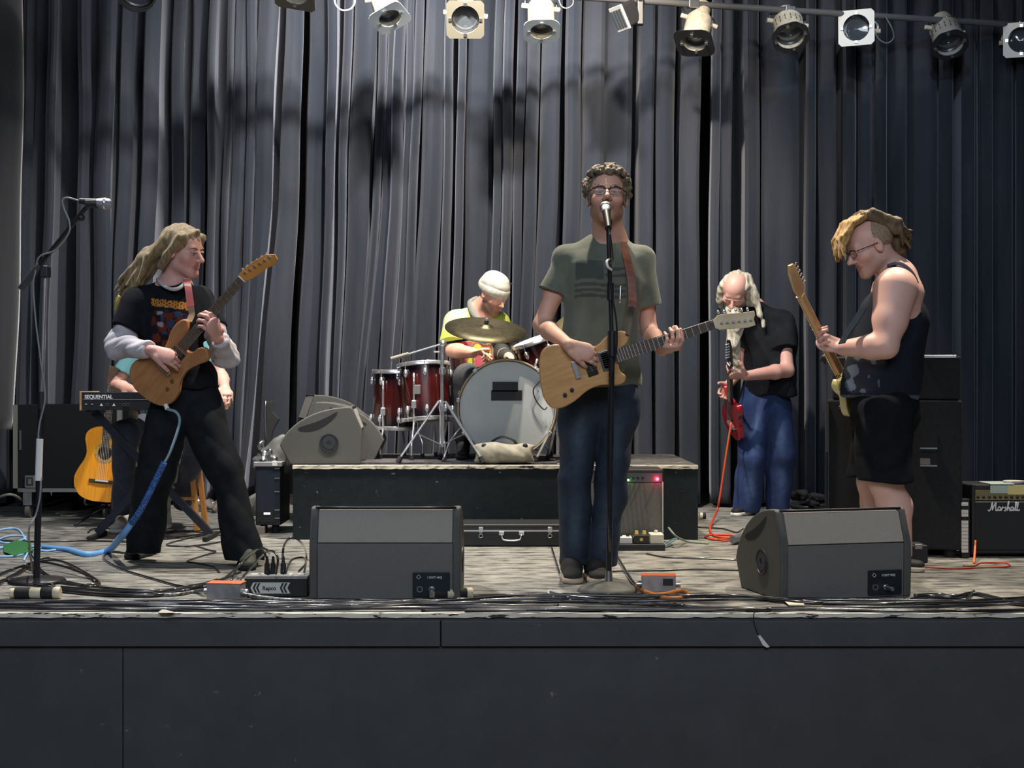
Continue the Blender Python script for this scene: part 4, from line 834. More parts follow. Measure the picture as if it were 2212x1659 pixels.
# ------------------------------------------------------------------ guitars
fretw = mat('fret_silver', (.75, .75, .72), .3, 1.0); rosew = mat('rosewood', (.060, .035, .022), .45, c2=(.09, .055, .035), ns=30, stretch=(1, 6, 6)); maple = mat('maple', (.62, .43, .22), .35, c2=(.52, .34, .16), ns=12, coat=.4)
def ppl(loc, x, y):     # plane frame through loc
    return frame(loc, x, y)
def unp(F, px, py):     # pixel -> local xy on the frame's plane
    d = V((px-CX)/FPX, 1, -(py-CY)/FPX); o = V(0, 0, CAMZ); n = F.to_3x3() @ V(0, 0, 1); t = (F.translation-o).dot(n)/d.dot(n); q = F.inverted() @ (o+d*t); return (q.x, q.y)
def guitar(name, label, F, body, head, nut, neck_end, bm, hm, fb=rosew, th=.042, nw=(.043, .056), cat='guitar', nfr=21, tuners=(), pick=(), knobs=(), bridge=None, sidem=None, bev=.007, horn=None, strings=True, bridge_m=None, neckm=None, gloss=None):
    t = thing(name, label, cat, F.translation); t.rotation_euler = F.to_euler(); X = lambda: MB(F)
    X().prism(smooth2(body, 4), -th/2, th/2).build('body', bm, t, bev=bev, seg=3)
    z0 = th/2; zf = z0+.014
    mb = X(); n0, n1 = nut-.0, neck_end; hw0, hw1 = nw[0]/2, nw[1]/2
    mb.add([(n0, -hw0, zf-.006), (n0, hw0, zf-.006), (n1, hw1, zf-.006), (n1, -hw1, zf-.006), (n0, -hw0*.7, zf-.024), (n0, hw0*.7, zf-.024), (n1, hw1*.7, zf-.028), (n1, -hw1*.7, zf-.028)],
           [(0, 1, 2, 3), (7, 6, 5, 4), (0, 4, 5, 1), (1, 5, 6, 2), (2, 6, 7, 3), (3, 7, 4, 0)]); neck = mb.build('neck', neckm or hm, t, bev=.004)
    mb = X(); mb.add([(n0, -hw0, zf-.006), (n0, hw0, zf-.006), (n1, hw1, zf-.006), (n1, -hw1, zf-.006), (n0, -hw0, zf), (n0, hw0, zf), (n1, hw1, zf), (n1, -hw1, zf)], [(3, 2, 1, 0), (4, 5, 6, 7), (0, 1, 5, 4), (1, 2, 6, 5), (2, 3, 7, 6), (3, 0, 4, 7)]); mb.build('fretboard', fb, t)
    L = abs(nut-(bridge if bridge is not None else -.1)); sg = 1 if nut > neck_end else -1
    for i in range(1, nfr+1):
        x = nut-sg*L*(1-2**(-i/12)); u = (x-nut)/(neck_end-nut)
        if not 0 < u < 1: continue
        h = lerp(hw0, hw1, u); X().box((x, 0, zf+.0006), (.0022, 2*h, .0014)).build('fret', fretw, t)
    X().box((nut, 0, zf+.001), (.005, nw[0], .006)).build('nut', white, t)
    X().prism(head, zf-.020, zf-.006).build('headstock', hm, t, bev=.002)
    for (x, y, dx, dy) in tuners:
        pg = X().cyl((x, y, zf-.006), (x, y, zf+.008), .0058, n=10).build('tuning_post', chrome, t, autos=40)
        mb = X(); mb.cyl((x, y, zf-.016), (x+dx*.7, y+dy*.7, zf-.016), .002, n=6); mb.sph((x+dx, y+dy, zf-.016), .0085, 8, (.75, 1.15, .45)); mb.build('tuner_key', chrome, pg)
    for (x, y, w_, h_, m) in pick:
        p_ = X().box((x, y, z0+.003), (w_, h_, .007)).build('pickup', m, t, bev=.002)
        for i in range(6): X().cyl((x, y+(i-2.5)*.0095, z0+.006), (x, y+(i-2.5)*.0095, z0+.0078), .0024, n=8).build('pole_screw', steel, p_)
    if bridge is not None: X().box((bridge, 0, z0+.006), (.022, .078, .012)).build('bridge', bridge_m or chrome, t, bev=.002)
    for (x, y) in knobs: X().lathe([(.009, 0), (.0095, .003), (.0075, .014), (.001, .0145)], (x, y, z0), (0, 0, 1), 16).build('knob', gloss or blackm, t, autos=40)
    if strings and bridge is not None:
        for i in range(6):
            y = (i-2.5); X().cyl((bridge, y*.0102, z0+.0125), (nut+sg*.004, y*.0072, zf+.004), .0007, n=4).build('string', steel, t)
    return t
# ------------------------------------------------------------------ singer
GD = 6.06; gx = (P(1540, 700, GD)-P(1336, 768, GD)).normalized(); gF = ppl(P(1290, 790, GD), gx, V(0, 0, 1)); z_ = gF.to_3x3() @ V(0, 0, 1)
if z_.y > 0: gF = ppl(P(1290, 784, GD), gx, V(0, 0, 1))
U = lambda *q: [unp(gF, x, y) for x, y in q]
body = U((1165, 800), (1167, 766), (1180, 749), (1202, 744), (1230, 748), (1262, 752), (1288, 746), (1308, 727), (1330, 716), (1348, 716), (1357, 727), (1352, 742), (1340, 754), (1337, 770), (1336, 790), (1340, 803), (1351, 812), (1348, 825), (1332, 832), (1300, 832), (1270, 843), (1242, 866), (1216, 880), (1192, 881), (1176, 862), (1168, 832))
head = U((1541, 690), (1549, 681), (1560, 679), (1600, 676), (1627, 672), (1629, 680), (1626, 690), (1630, 703), (1615, 708), (1580, 711), (1552, 713), (1543, 708))
nx, ny = unp(gF, 1541, 700); ne, _ = unp(gF, 1330, 774)
gF2 = gF @ Matrix.Translation((0, ny, 0)); S_ = lambda L_: [(x, y-ny) for x, y in L_]
tun = [(*(lambda q: (q[0], q[1]-ny))(unp(gF, 1556+i*12.6, 697-i*1.2)), 0.003, .048) for i in range(6)]
pkm = mat('pickup_dark', (.05, .045, .04), .25, .6); pkf = mat('pickup_chrome', (.55, .55, .55), .2, 1)
ash = mat('natural_ash', (.62, .34, .125), .38, c2=(.52, .27, .09), ns=6, stretch=(1.5, 9, 9), coat=.5, lo=.35, hi=.65)
pk = []
q = unp(gF, 1308, 779); pk.append((q[0], q[1]-ny, .050, .086, pkf)); pk.append((q[0], q[1]-ny, .034, .070, pkm)); q = unp(gF, 1275, 790); pk.append((q[0], q[1]-ny, .046, .090, pkm))
br = unp(gF, 1243, 797)[0]
kn = [(lambda q: (q[0], q[1]-ny))(unp(gF, *k)) for k in ((1220, 853), (1235, 842))]
gt1 = guitar('electric_guitar', 'natural wood electric guitar with flared horns and pale headstock, held by the singer', gF2, S_(body), S_(head), nx, ne, ash, mat('maple_pale', (.66, .54, .36), .4, c2=(.58, .46, .29), ns=14), nw=(.044, .056), tuners=tun, pick=pk, knobs=kn, bridge=br)
zf0 = gF2 @ V(0, 0, 1)
skin1 = mat('skin_warm', (.5, .3, .2), .55, attr=True, c2=(.90, .84, .82), ns=9, lo=.3, hi=.7, sss=.12, bump=.12, bs=220)
D1 = 6.34
t1 = thing('person', 'man in grey-green T-shirt and glasses singing and playing a natural wood guitar', 'person', FP(1265, 1248))
H1 = Head(P(1311, 430, 6.28), (-.05, -1, .20), (.03, .12, 1), 1.10)
nb = P(1316, 522, 6.37); ch = P(1303, 600, D1); wa = P(1297, 735, D1); pe = P(1292, 838, D1); sA, sB = P(1224, 562, 6.36), P(1380, 562, 6.36)
eA, wA = P(1170, 702, 6.34), P(1228, 746, 6.03); eB, wB = P(1402, 716, 6.40), P(1430, 756, 6.11)
wA.y = GD-.045
F = Field(.008, fine=[(H1.c, .16)], hf=.0034); H1.sdf(F, nb, .066)
n_ = (0, 1, 0)
F.cap(nb, ch, .075, .135, n_, .62, k=.05); F.cap(ch, wa, .150, .125, n_, .62, k=.04); F.cap(wa, pe, .125, .140, n_, .65, k=.04); F.cap(nb+V(0, .01, -.05), sA, .045, .050, k=.05); F.cap(nb+V(0, .01, -.05), sB, .045, .050, k=.05)
arm(F, sA, eA, wA); arm(F, sB, eB, wB)
hA = (P(1290, 770, GD)-P(1250, 750, GD)); hand(F, wA, (1, -.06, -.38), (0, 1, -.2), -1, ((.3, .5, .4), (.35, .6, .5), (.4, .7, .5), (.45, .7, .5)), s=1.0, thumb=(.35, .9, .2))
# fretting hand: palm under the neck, fingers over the board
wB = P(1430, 756, 6.11); hand(F, wB, (.38, -.85, .10), (-.05, .22, 1), -1, ((.75, .9, .5), (.8, .95, .5), (.85, 1.0, .5), (.9, 1.0, .5)), s=1.08, thumb=(.25, -.1, 1.0), tc=.1)
hpA, kA, aA = P(1255, 860, D1), P(1243, 1030, 6.34), P(1240, 1205, 6.44); hpB, kB, aB = P(1335, 860, D1), P(1322, 1030, 6.36), P(1296, 1205, 6.44)
leg(F, hpA, kA, aA, (.075, .050, .050, .034)); leg(F, hpB, kB, aB, (.075, .050, .050, .034)); F.cap(aA, aA+V(0, -.03, -.045), .034, .03, k=.01); F.cap(aB, aB+V(0, -.03, -.045), .034, .03, k=.01)
F.build('body', skin1, t1, H1.paint((.72, .42, .315), stub=(.22, .12, .07), sa=.55))
H1.eyes(t1); hairm = mat('hair_brown_curls', (.085, .055, .030), .55, c2=(.17, .12, .065), ns=70, bump=.8, bs=160, sheen=.3)
H1.brows(t1, hairm, .0045)
Hh = Field(.0045); r = random.Random(5)
Hh.ell(H1.p(0, -.024, .040), (.090, .104, .094), H1.R, k=.01)
for i in range(460):
    a = r.uniform(0, 2*math.pi); e = r.uniform(-.25, 1.5); dx, dy, dz = math.cos(a)*math.cos(e), math.sin(a)*math.cos(e), math.sin(e)
    if dy > .45 and dz < .42: continue
    u = r.uniform(-.006, .009); Hh.ell(H1.p(dx*(.088+u), -.020+dy*(.100+u), .048+dz*(.094+u)), (r.uniform(.008, .015),)*3, k=.003)
Hh.ell(H1.p(0, .120, -.036), (.080*1.1, .108*1.1, .108*1.1), H1.R, k=.006, sub=True); Hh.ell(H1.p(0, .0, -.13), (.12, .16, .085), H1.R, k=.01, sub=True)
for q in (-1, 1): Hh.ell(H1.p(q*.088, .0, -.010), (.030, .026, .040), H1.R, k=.006, sub=True); Hh.cap(H1.p(q*.073, .018, .03), H1.p(q*.070, .020, -.030), .012, .008, k=.006)
Hh.disp = folds(3, .0022, 190, 1.0); Hh.build('hair', hairm, t1)
gm = mat('spectacle_frame', (.03, .012, .012), .25); gl = mat('spectacle_glass', (.9, .9, 1), .02, alpha=.10)
def glasses(H, root, m=gm, w=.026, h=.0165, lensm=gl):
    g_ = None
    for q in (-1, 1):
        pts = [H.p(q*.032+w*math.cos(a)*(1 if abs(math.cos(a)) < .8 else .97), .098-abs(q*.032+w*math.cos(a))*.12, .002+h*math.sin(a)) for a in [2*math.pi*i/14 for i in range(15)]]
        o = MB().tube(pts, .0012*H.s, 5, 1, cap=False).build('rim', m, root, smooth=True) if g_ is None else MB().tube(pts, .0012*H.s, 5, 1, cap=False).build('rim', m, g_, smooth=True); g_ = g_ or o
        MB().tube([H.p(q*.008, .101, .012), H.p(q*.032, .100, .0205), H.p(q*.060, .092, .013)], .0030*H.s, 5, 4).build('brow_bar', m, g_, smooth=True)
        MB().add([H.p(q*.032+w*math.cos(a), .0965-abs(q*.032+w*math.cos(a))*.12, .002+h*math.sin(a)) for a in [2*math.pi*i/20 for i in range(20)]], [list(range(20))]).build('lens', lensm, g_)
        MB().tube([H.p(q*.060, .088, .012), H.p(q*.078, .05, .010), H.p(q*.082, .0, .006)], .0022*H.s, 5, 4).build('temple', m, g_, smooth=True)
    MB().tube([H.p(-.009, .100, .008), H.p(0, .103, .011), H.p(.009, .100, .008)], .0022*H.s, 5, 3).build('nose_bridge', m, g_, smooth=True); return g_
glasses(H1, t1).name = 'glasses'
# T-shirt
T = Field(.0055)
T.cap(nb+V(0, .01, -.045), ch, .10, .172, n_, .66, k=.05); T.cap(ch, wa, .178, .160, n_, .66, k=.05); T.cap(wa, P(1300, 820, D1), .160, .172, n_, .66, k=.04)
T.cap(nb+V(-.05, .02, -.045), sA, .052, .064, k=.04); T.cap(nb+V(.05, .02, -.045), sB, .052, .064, k=.04)
seA = lerp(sA, eA, .50)+V(-.006, 0, 0); seB = lerp(sB, eB, .62)
T.cap(sA, seA, .066, .070, k=.03, cut=(seA, eA-sA)); T.cap(sB, seB, .066, .070, k=.03, cut=(seB, eB-sB))
dA, dB = (eA-sA).normalized(), (eB-sB).normalized(); T.plane(P(1300, 832, D1), V(.02, 0, -1), .6)
T.ell(nb+V(0, -.035, .035), (.078, .085, .075), k=.004, sub=True); T.disp = folds(11, .0065, 24, .5)
fl0, fl1 = P(1243, 562, 6.2), P(1243, 645, 6.2)
def shirt1(co):
    px = (co[:, 0])*FPX/6.22+CX; py = CY-(co[:, 2]-CAMZ)*FPX/6.22; c = np.tile(np.array([.135, .150, .118]), (len(co), 1)); fr = co[:, 1] < D1-.02; dk = np.array([.062, .074, .064])
    w_ = 2.5*np.sin((px-1243)*.055); m = (px > 1244) & (px < 1304) & (py+w_ > 563) & (py+w_ < 604) & fr
    for y in (575, 590): m |= (px > 1306) & (px < 1352) & (py+w_ > y) & (py+w_ < y+7) & fr
    for y in (612, 624, 636): m |= (px > 1242) & (px < 1352) & (py+w_ > y) & (py+w_ < y+7) & fr
    c[m] = dk; return c
cot = mat('cotton_green', (.1, .1, .1), .9, attr=True, c2=(.86, .88, .86), ns=14, sheen=.25, bump=.25, bs=260)
T.build('t_shirt', cot, t1, shirt1)
for q, d, e in ((seA, dA, eA), (seB, dB, eB)): MB().torus(q-d*.006, d, .069, .004, 28, 6).build('sleeve_hem', mat('cotton_green_plain', (.15, .165, .13), .9), t1, smooth=True)
# jeans
denim = mat('denim_dark', (.016, .030, .060), .85, attr=True, c2=(.75, .8, .85), ns=35, bump=.35, bs=300)
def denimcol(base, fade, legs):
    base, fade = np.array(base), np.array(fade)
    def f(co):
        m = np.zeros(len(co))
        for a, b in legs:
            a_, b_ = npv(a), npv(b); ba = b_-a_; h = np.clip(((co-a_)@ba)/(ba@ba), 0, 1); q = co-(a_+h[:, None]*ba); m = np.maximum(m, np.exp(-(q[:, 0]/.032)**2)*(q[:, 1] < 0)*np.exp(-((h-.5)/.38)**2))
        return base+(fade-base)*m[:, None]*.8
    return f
J = Field(.0065); J.cap(pe+V(0, 0, .05), pe+V(0, .01, -.03), .166, .172, n_, .66, k=.04)
for h, k_, a, sx_ in ((hpA, kA, aA, -1), (hpB, kB, aB, 1)): J.cap(h, k_, .096, .072, k=.016); J.cap(k_, a+V(0, 0, -.06), .072, .068, n_, 1.0, k=.012)
J.plane(P(1290, 1216, 6.44), (0, 0, -1), .5); J.plane(P(1300, 826, D1), (0, 0, 1), .3); J.disp = folds(21, .008, 28, .9)
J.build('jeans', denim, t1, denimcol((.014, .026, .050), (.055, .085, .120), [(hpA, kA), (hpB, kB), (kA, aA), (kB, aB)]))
shm = mat('shoe_black_knit', (.022, .020, .018), .8, bump=.4, bs=300); solem = mat('sole_tan', (.48, .36, .26), .6)
s1 = FP(1240, 1262); s1.z = 0; s2 = FP(1291, 1262); s2.z = 0
shoe(t1, V(s1.x+.0, s1.y+.28, 0), V(s1.x-.005, s1.y-.01, 0), shm, solem, w=.058); shoe(t1, V(s2.x, s2.y+.28, 0), V(s2.x+.005, s2.y-.01, 0), shm, solem, w=.058)
# strap
lea = mat('leather_red_brown', (.14, .035, .018), .5, c2=(.24, .07, .03), ns=40)
fy = D1-.125; sp = [P(1345, 600, 6.42)+V(0, .10, .10), P(1343, 528, 6.33)+V(0, 0, .012), P(1352, 548, fy+.03), P(1363, 600, fy-.018), P(1366, 640, fy-.03), P(1365, 664, fy-.045)]
MB().ribbon(sp, .036, .004, [V(.2, .9, .5), V(.1, -.3, 1), V(.15, -.9, .6), V(.1, -1, 0), V(.1, -1, 0), V(.1, -1, 0)]).build('strap', lea, gt1)
MB().ribbon([P(1365, 662, fy-.046), P(1362, 690, fy-.08), P(1356, 724, 6.03)], .020, .003, [V(.1, -1, 0)]*3).build('strap_end', rubber, gt1)
MB().tube([P(1340, 618, fy-.05), P(1340, 630, fy-.054), P(1339, 655, fy-.06)], .003, 6, 3).build('necklace_pendant', chrome, t1, smooth=True)

# ------------------------------------------------------------------ left guitarist
G2D = 6.82; g2x = (P(535, 598, 6.74)-P(400, 752, G2D)).normalized(); g2F = ppl(P(395, 765, G2D), g2x, V(-.6, 0, .6))
U = lambda *q: [unp(g2F, x, y) for x, y in q]
body = U((283, 815), (285, 792), (298, 777), (325, 770), (348, 762), (362, 742), (372, 715), (384, 698), (397, 690), (407, 693), (408, 706), (402, 722), (396, 742), (404, 756), (418, 760), (430, 752), (440, 750), (450, 756), (454, 768), (448, 780), (428, 788), (408, 799), (396, 815), (391, 830), (388, 848), (377, 866), (357, 876), (335, 871), (312, 856), (293, 838))
head = U((527, 603), (520, 592), (533, 578), (555, 562), (578, 549), (597, 549), (603, 560), (596, 572), (578, 580), (566, 590), (553, 598), (538, 606))
nx, ny = unp(g2F, 527, 602); ne, _ = unp(g2F, 398, 752); g2F2 = g2F @ Matrix.Translation((0, ny, 0)); S_ = lambda L_: [(x, y-ny) for x, y in L_]
loc2 = lambda px, py: (lambda q: (q[0], q[1]-ny))(unp(g2F, px, py))
tun = [(*loc2(534+i*10.5, 588-i*6.6), .0, .022) for i in range(6)]
q = loc2(360, 797); q2 = loc2(388, 762)
gt2 = guitar('electric_guitar', 'satin brown double-horned electric guitar with orange headstock, held by the long-haired man', g2F2, S_(body), S_(head), nx, ne, mat('mahogany_satin', (.36, .17, .065), .5, c2=(.30, .135, .05), ns=5, stretch=(2, 8, 8)), mat('amber_maple', (.50, .22, .05), .35, c2=(.42, .18, .04), ns=10), tuners=tun, pick=[(q2[0], q2[1], .036, .072, pkm)], knobs=[loc2(366, 838), loc2(376, 822)], bridge=q[0], fb=rosew, gloss=mat('brass_knob', (.6, .45, .2), .3, 1))
D2 = 7.02
t2 = thing('person', 'long-haired man in black T-shirt over white sleeves playing a brown guitar', 'person', FP(415, 1205))
H2 = Head(P(396, 543, 6.98), (.90, -.38, -.20), (.12, -.12, 1), 1.08)
nb = P(375, 618, 7.02); ch = P(362, 690, D2); wa = P(380, 790, D2); pe = P(402, 850, D2+.02); sA, sB = P(296, 655, 6.98), P(432, 650, 7.10)
eA, wA = P(258, 748, 6.92), P(330, 757, 6.76); eB, wB = P(486, 766, 7.0), P(472, 730, 6.80)
skin2 = mat('skin_pink', (.5, .3, .25), .5, attr=True, c2=(.92, .86, .84), ns=9, lo=.3, hi=.7, sss=.12)
F = Field(.008, fine=[(H2.c, .15)], hf=.0038); H2.sdf(F, nb, .056); n2 = V(.25, 1, 0).normalized()
F.cap(nb, ch, .075, .13, n2, .65, k=.05); F.cap(ch, wa, .140, .115, n2, .65, k=.04); F.cap(wa, pe, .115, .135, n2, .66, k=.04); F.cap(nb, sA, .045, .045, k=.05); F.cap(nb, sB, .045, .045, k=.05)
arm(F, sA, eA, wA, (.044, .036, .032, .025)); arm(F, sB, eB, wB, (.044, .036, .032, .025))
hand(F, wA, (1, -.15, -.35), (-.1, 1, -.4), -1, ((.4, .6, .4), (.5, .7, .5), (.5, .8, .5), (.6, .8, .5)), s=1.0, thumb=(.4, .9, .3))
hand(F, wB, (-.12, -.78, .60), (-.75, .25, .35), -1, ((.7, .9, .6), (.75, .95, .6), (.8, 1.0, .6), (.85, 1.0, .6)), s=1.15, thumb=(.3, -.1, 1.0), tc=.1)
hpA, kA, aA = P(368, 880, D2), P(335, 1020, 6.98), P(306, 1165, 7.05); hpB, kB, aB = P(435, 880, D2), P(484, 1015, 6.95), P(528, 1165, 6.85)
leg(F, hpA, kA, aA, (.075, .050, .048, .034)); leg(F, hpB, kB, aB, (.075, .050, .048, .034))
F.build('body', skin2, t2, H2.paint((.60, .33, .285), stub=(.35, .19, .16), sa=.3)); H2.eyes(t2, (.08, .10, .12))
blond = mat('hair_blond', (.27, .19, .085), .5, c2=(.15, .10, .045), ns=16, stretch=(6, 6, 1), bump=.7, bs=90, sheen=.3); H2.brows(t2, blond, .0035)
Hh = Field(.0055); Hh.ell(H2.p(0, -.022, .042), (.086*1.03, .104*1.03, .090*1.03), H2.R, k=.01); r = random.Random(8)
for i in range(30):
    a = r.uniform(-1.1, 1.1); s0 = H2.p(math.sin(a)*.07, -.05-.04*math.cos(a)+r.uniform(-.01, .02), .05-r.uniform(0, .05)); e_ = P(262+r.uniform(-14, 30), 628+r.uniform(-18, 26), 7.0+r.uniform(-.05, .08)); m_ = lerp(s0, e_, .45)+V(-.01, 0, .035)
    Hh.cap(s0, m_, .026, .020, k=.010); Hh.cap(m_, e_, .020, .006, k=.008)
for q in (-1, 1): Hh.cap(H2.p(q*.070, .035, .070), H2.p(q*.084, -.02, -.02), .026, .020, k=.014); Hh.cap(H2.p(q*.084, -.02, -.02), H2.p(q*.07, -.06, -.08), .022, .020, k=.014)
Hh.cap(H2.p(.0, .06, .102), H2.p(.055, .04, .07), .012, .012, k=.012); Hh.cap(H2.p(.0, .06, .102), H2.p(-.055, .04, .07), .012, .012, k=.012)
Hh.ell(H2.p(0, .115, -.025), (.068, .075, .112), H2.R, k=.006, sub=True); Hh.ell(H2.p(0, .06, -.13), (.07, .085, .07), H2.R, k=.008, sub=True)
Hh.disp = folds(31, .0022, 110, .15); Hh.build('hair', blond, t2)
tie = MB(); tie.tube([P(262, 640, 7.0), P(254, 655, 7.0), P(248, 672, 7.02)], [.016, .012, .005], 8, 4); tie.build('hair_end', mat('hair_gold_tip', (.45, .33, .08), .5), t2, smooth=True)
def shirt2(co):
    px = co[:, 0]*FPX/6.88+CX; py = CY-(co[:, 2]-CAMZ)*FPX/6.88; c = np.tile(np.array([.009, .010, .014]), (len(co), 1)); fr = co[:, 1] < D2+.0
    yy = py-(px-345)*.12; tx = (np.sin(px*1.1)+np.sin(py*.9+px*.5) > -.6); m = (px > 322) & (px < 402) & (yy > 646) & (yy < 662) & fr & tx; c[m] = (.50, .21, .04)
    u = np.sin(px*.21+py*.13)+np.sin(py*.19-px*.11); m = (px > 325) & (px < 402) & (yy > 672) & (yy < 760) & fr & (u > .1); c[m] = (.10, .022, .014)
    m = (px > 345) & (px < 402) & (yy > 668) & (yy < 720) & fr & (u < -.2); c[m] = (.03, .04, .085); m = (px > 338) & (px < 352) & (yy > 672) & (yy < 705) & fr & (u > -.4); c[m] = (.25, .22, .27); return c
T = Field(.006); T.cap(nb+V(0, .01, -.045), ch, .10, .155, n2, .68, k=.05); T.cap(ch, wa, .172, .150, n2, .68, k=.05); T.cap(wa, P(400, 838, D2), .150, .165, n2, .68, k=.04)
T.cap(nb+V(-.05, .01, -.06), sA, .050, .066, k=.04); T.cap(nb+V(.05, .02, -.06), sB, .050, .066, k=.04); seA = lerp(sA, eA, .62); seB = lerp(sB, eB, .55); T.cap(sA, seA, .070, .085, k=.03, cut=(seA, eA-sA)); T.cap(sB, seB, .064, .074, k=.03, cut=(seB, eB-sB))
T.plane(P(400, 836, D2), (0, 0, -1), .5); T.ell(nb+V(.01, -.03, .042), (.075, .08, .07), k=.004, sub=True); T.disp = folds(12, .008, 24, .5)
T.build('t_shirt', mat('cotton_black_print', (.1, .1, .1), .9, spec=.12, attr=True, c2=(.85, .9, .95), ns=14, bump=.2, bs=260), t2, shirt2)
wc = mat('cotton_white', (.50, .48, .52), .85, c2=(.42, .41, .46), ns=18, bump=.2, bs=200)
for a, b, c_ in ((seA, eA, wA), (seB, eB, wB)):
    L_ = Field(.005); L_.cap(a-(b-a).normalized()*.05, b, .052, .058, k=.03); L_.cap(b, lerp(b, c_, .8), .056, .040, k=.04); L_.plane(lerp(b, c_, .86), c_-b, .1); L_.disp = folds(14, .007, 40, .8); L_.build('sleeve', wc, t2)
MB().tube([P(341, 604, 7.0), P(348, 613, 6.93), P(361, 621, 6.895), P(378, 625, 6.885), P(392, 619, 6.90), P(400, 608, 6.95)], .0095, 8, 4).build('collar', wc, t2, smooth=True)
blk = mat('trousers_black', (.007, .009, .012), .9, c2=(.012, .014, .018), ns=12, bump=.25, bs=250, spec=.15)
J = Field(.007); J.cap(pe+V(0, 0, .05), pe+V(0, 0, -.04), .150, .160, n2, .7, k=.04)
for h, k_, a in ((hpA, kA, aA), (hpB, kB, aB)): J.cap(h, k_, .105, .092, k=.03); J.cap(k_, a+V(0, 0, -.10), .092, .080, k=.03, cut=(V(a.x, a.y, .045), (0, 0, -1)))
J.disp = folds(22, .011, 19, .7); J.build('trousers', blk, t2)
s1, s2 = FP(300, 1202), FP(532, 1226); shg = mat('shoe_grey_green', (.07, .075, .06), .7, bump=.3, bs=200)
shoe(t2, V(s1.x+.03, s1.y+.12, 0), V(s1.x-.01, s1.y-.15, 0), shg, rubber, w=.05); shoe(t2, V(s2.x-.02, s2.y+.14, 0), V(s2.x+.03, s2.y-.13, 0), shg, rubber, w=.052)
stp = mat('strap_red_white', (.62, .16, .15), .6, c2=(.72, .60, .60), ns=3, stretch=(1, 1, 12), lo=.48, hi=.52)
MB().ribbon([P(396, 612, 7.14), P(401, 596, 7.02), P(405, 612, 6.90), P(409, 640, 6.87), P(412, 662, 6.87)], .034, .004, [V(0, .6, .8), V(0, -.2, 1), V(.1, -1, .3), V(0, -1, 0), V(0, -1, 0)]).build('strap', stp, gt2)
MB().ribbon([P(412, 662, 6.872), P(414, 680, 6.86), P(408, 695, G2D-.01)], .030, .004, [V(0, -1, 0)]*3).build('strap_tail', mat('leather_tan', (.25, .17, .11), .6), gt2)
MB().cyl(P(357, 873, G2D), P(362, 884, G2D), .010, .012, 10).build('jack_plug', white, gt2)

# ------------------------------------------------------------------ keyboard player (mostly hidden)
KD = 8.62; t3 = thing('person', 'seated person in teal shirt and navy trousers behind the keyboard, mostly hidden', 'person', FP(290, 1135))
H3 = Head(P(392, 600, KD+.1), (.1, -1, -.2), (0, 0, 1), 1.0); nb = P(388, 672, KD+.1); ch = P(375, 745, KD+.06); pe = P(368, 905, KD+.15); sA, sB = P(300, 725, KD), P(440, 725, KD)
H3 = Head(P(388, 640, KD), (0, -1, -.3), (0, -.1, 1), 1.0); nb = P(385, 700, KD+.02); ch = P(372, 770, KD+.05); sA, sB = P(312, 742, KD+.02), P(436, 742, KD+.02)
eA, wA = P(252, 832, KD-.02), P(296, 848, 8.05); eB, wB = P(480, 815, KD), P(486, 838, 8.15); F = Field(.008); H3.sdf(F, nb)
F.cap(nb, ch, .07, .12, n_, .65, k=.05); F.cap(ch, pe, .135, .125, n_, .65, k=.04); F.cap(nb, sA, .045, .045, k=.05); F.cap(nb, sB, .045, .045, k=.05); arm(F, sA, eA, wA, (.046, .040, .036, .028)); arm(F, sB, eB, wB, (.046, .040, .036, .028))
hand(F, wA, (.6, -.5, -.1), (0, 0, -1), 1, (.4, .5, .4), fine=False); hand(F, wB, (.2, -.6, -.25), (0, 0, -1), -1, (.4, .5, .4), fine=False)
hA_, kA, aA = P(335, 925, KD+.1), P(272, 932, KD-.42), P(266, 1095, KD-.25); hB_, kB, aB = P(400, 925, KD+.1), P(430, 940, KD-.35), P(395, 1080, KD+.1)
leg(F, hA_, kA, aA); leg(F, hB_, kB, aB); F.build('body', skin2, t3, H3.paint((.62, .36, .29))); H3.eyes(t3)
T = Field(.008); T.cap(nb+V(0, .01, -.04), ch, .09, .15, n_, .68, k=.05); T.cap(ch, P(368, 900, KD+.12), .155, .16, n_, .7, k=.05); seA, seB = lerp(sA, eA, .72), lerp(sB, eB, .6)
T.cap(sA, seA, .070, .074, k=.03, cut=(seA, eA-sA)); T.cap(sB, seB, .070, .070, k=.03, cut=(seB, eB-sB)); T.disp = folds(5, .004, 22); T.build('t_shirt', mat('cotton_teal', (.08, .22, .24), .85, bump=.2, bs=200), t3)
J = Field(.008); J.cap(pe, pe+V(0, 0, -.06), .15, .16, n_, .8, k=.04)
for h, k_, a in ((hA_, kA, aA), (hB_, kB, aB)): J.cap(h, k_, .095, .074, k=.03); J.cap(k_, a, .072, .062, k=.03)
J.plane(aA+V(0, 0, -.04), (0, 0, -1), .15); J.disp = folds(6, .006, 22, .8); J.build('trousers', mat('cotton_navy', (.022, .026, .050), .85, c2=(.035, .038, .06), ns=20, sheen=.2), t3)
Hh = Field(.008); Hh.ell(H3.p(0, -.02, .045), (.085, .1, .085), H3.R, k=.01); Hh.ell(H3.p(0, .11, -.03), (.07, .08, .095), H3.R, k=.006, sub=True); Hh.ell(H3.p(0, 0, -.12), (.1, .14, .08), H3.R, k=.006, sub=True); Hh.build('hair', hairm, t3)
s1 = FP(262, 1150); shoe(t3, V(s1.x+.02, s1.y+.16, 0), V(s1.x-.03, s1.y-.07, 0), mat('shoe_white', (.55, .53, .48), .6, bump=.3, bs=80), white, w=.05); s1 = FP(296, 1145); shoe(t3, V(s1.x+.16, s1.y+.12, 0), V(s1.x+.02, s1.y-.02, 0), MATS['shoe_white'], white, w=.048)

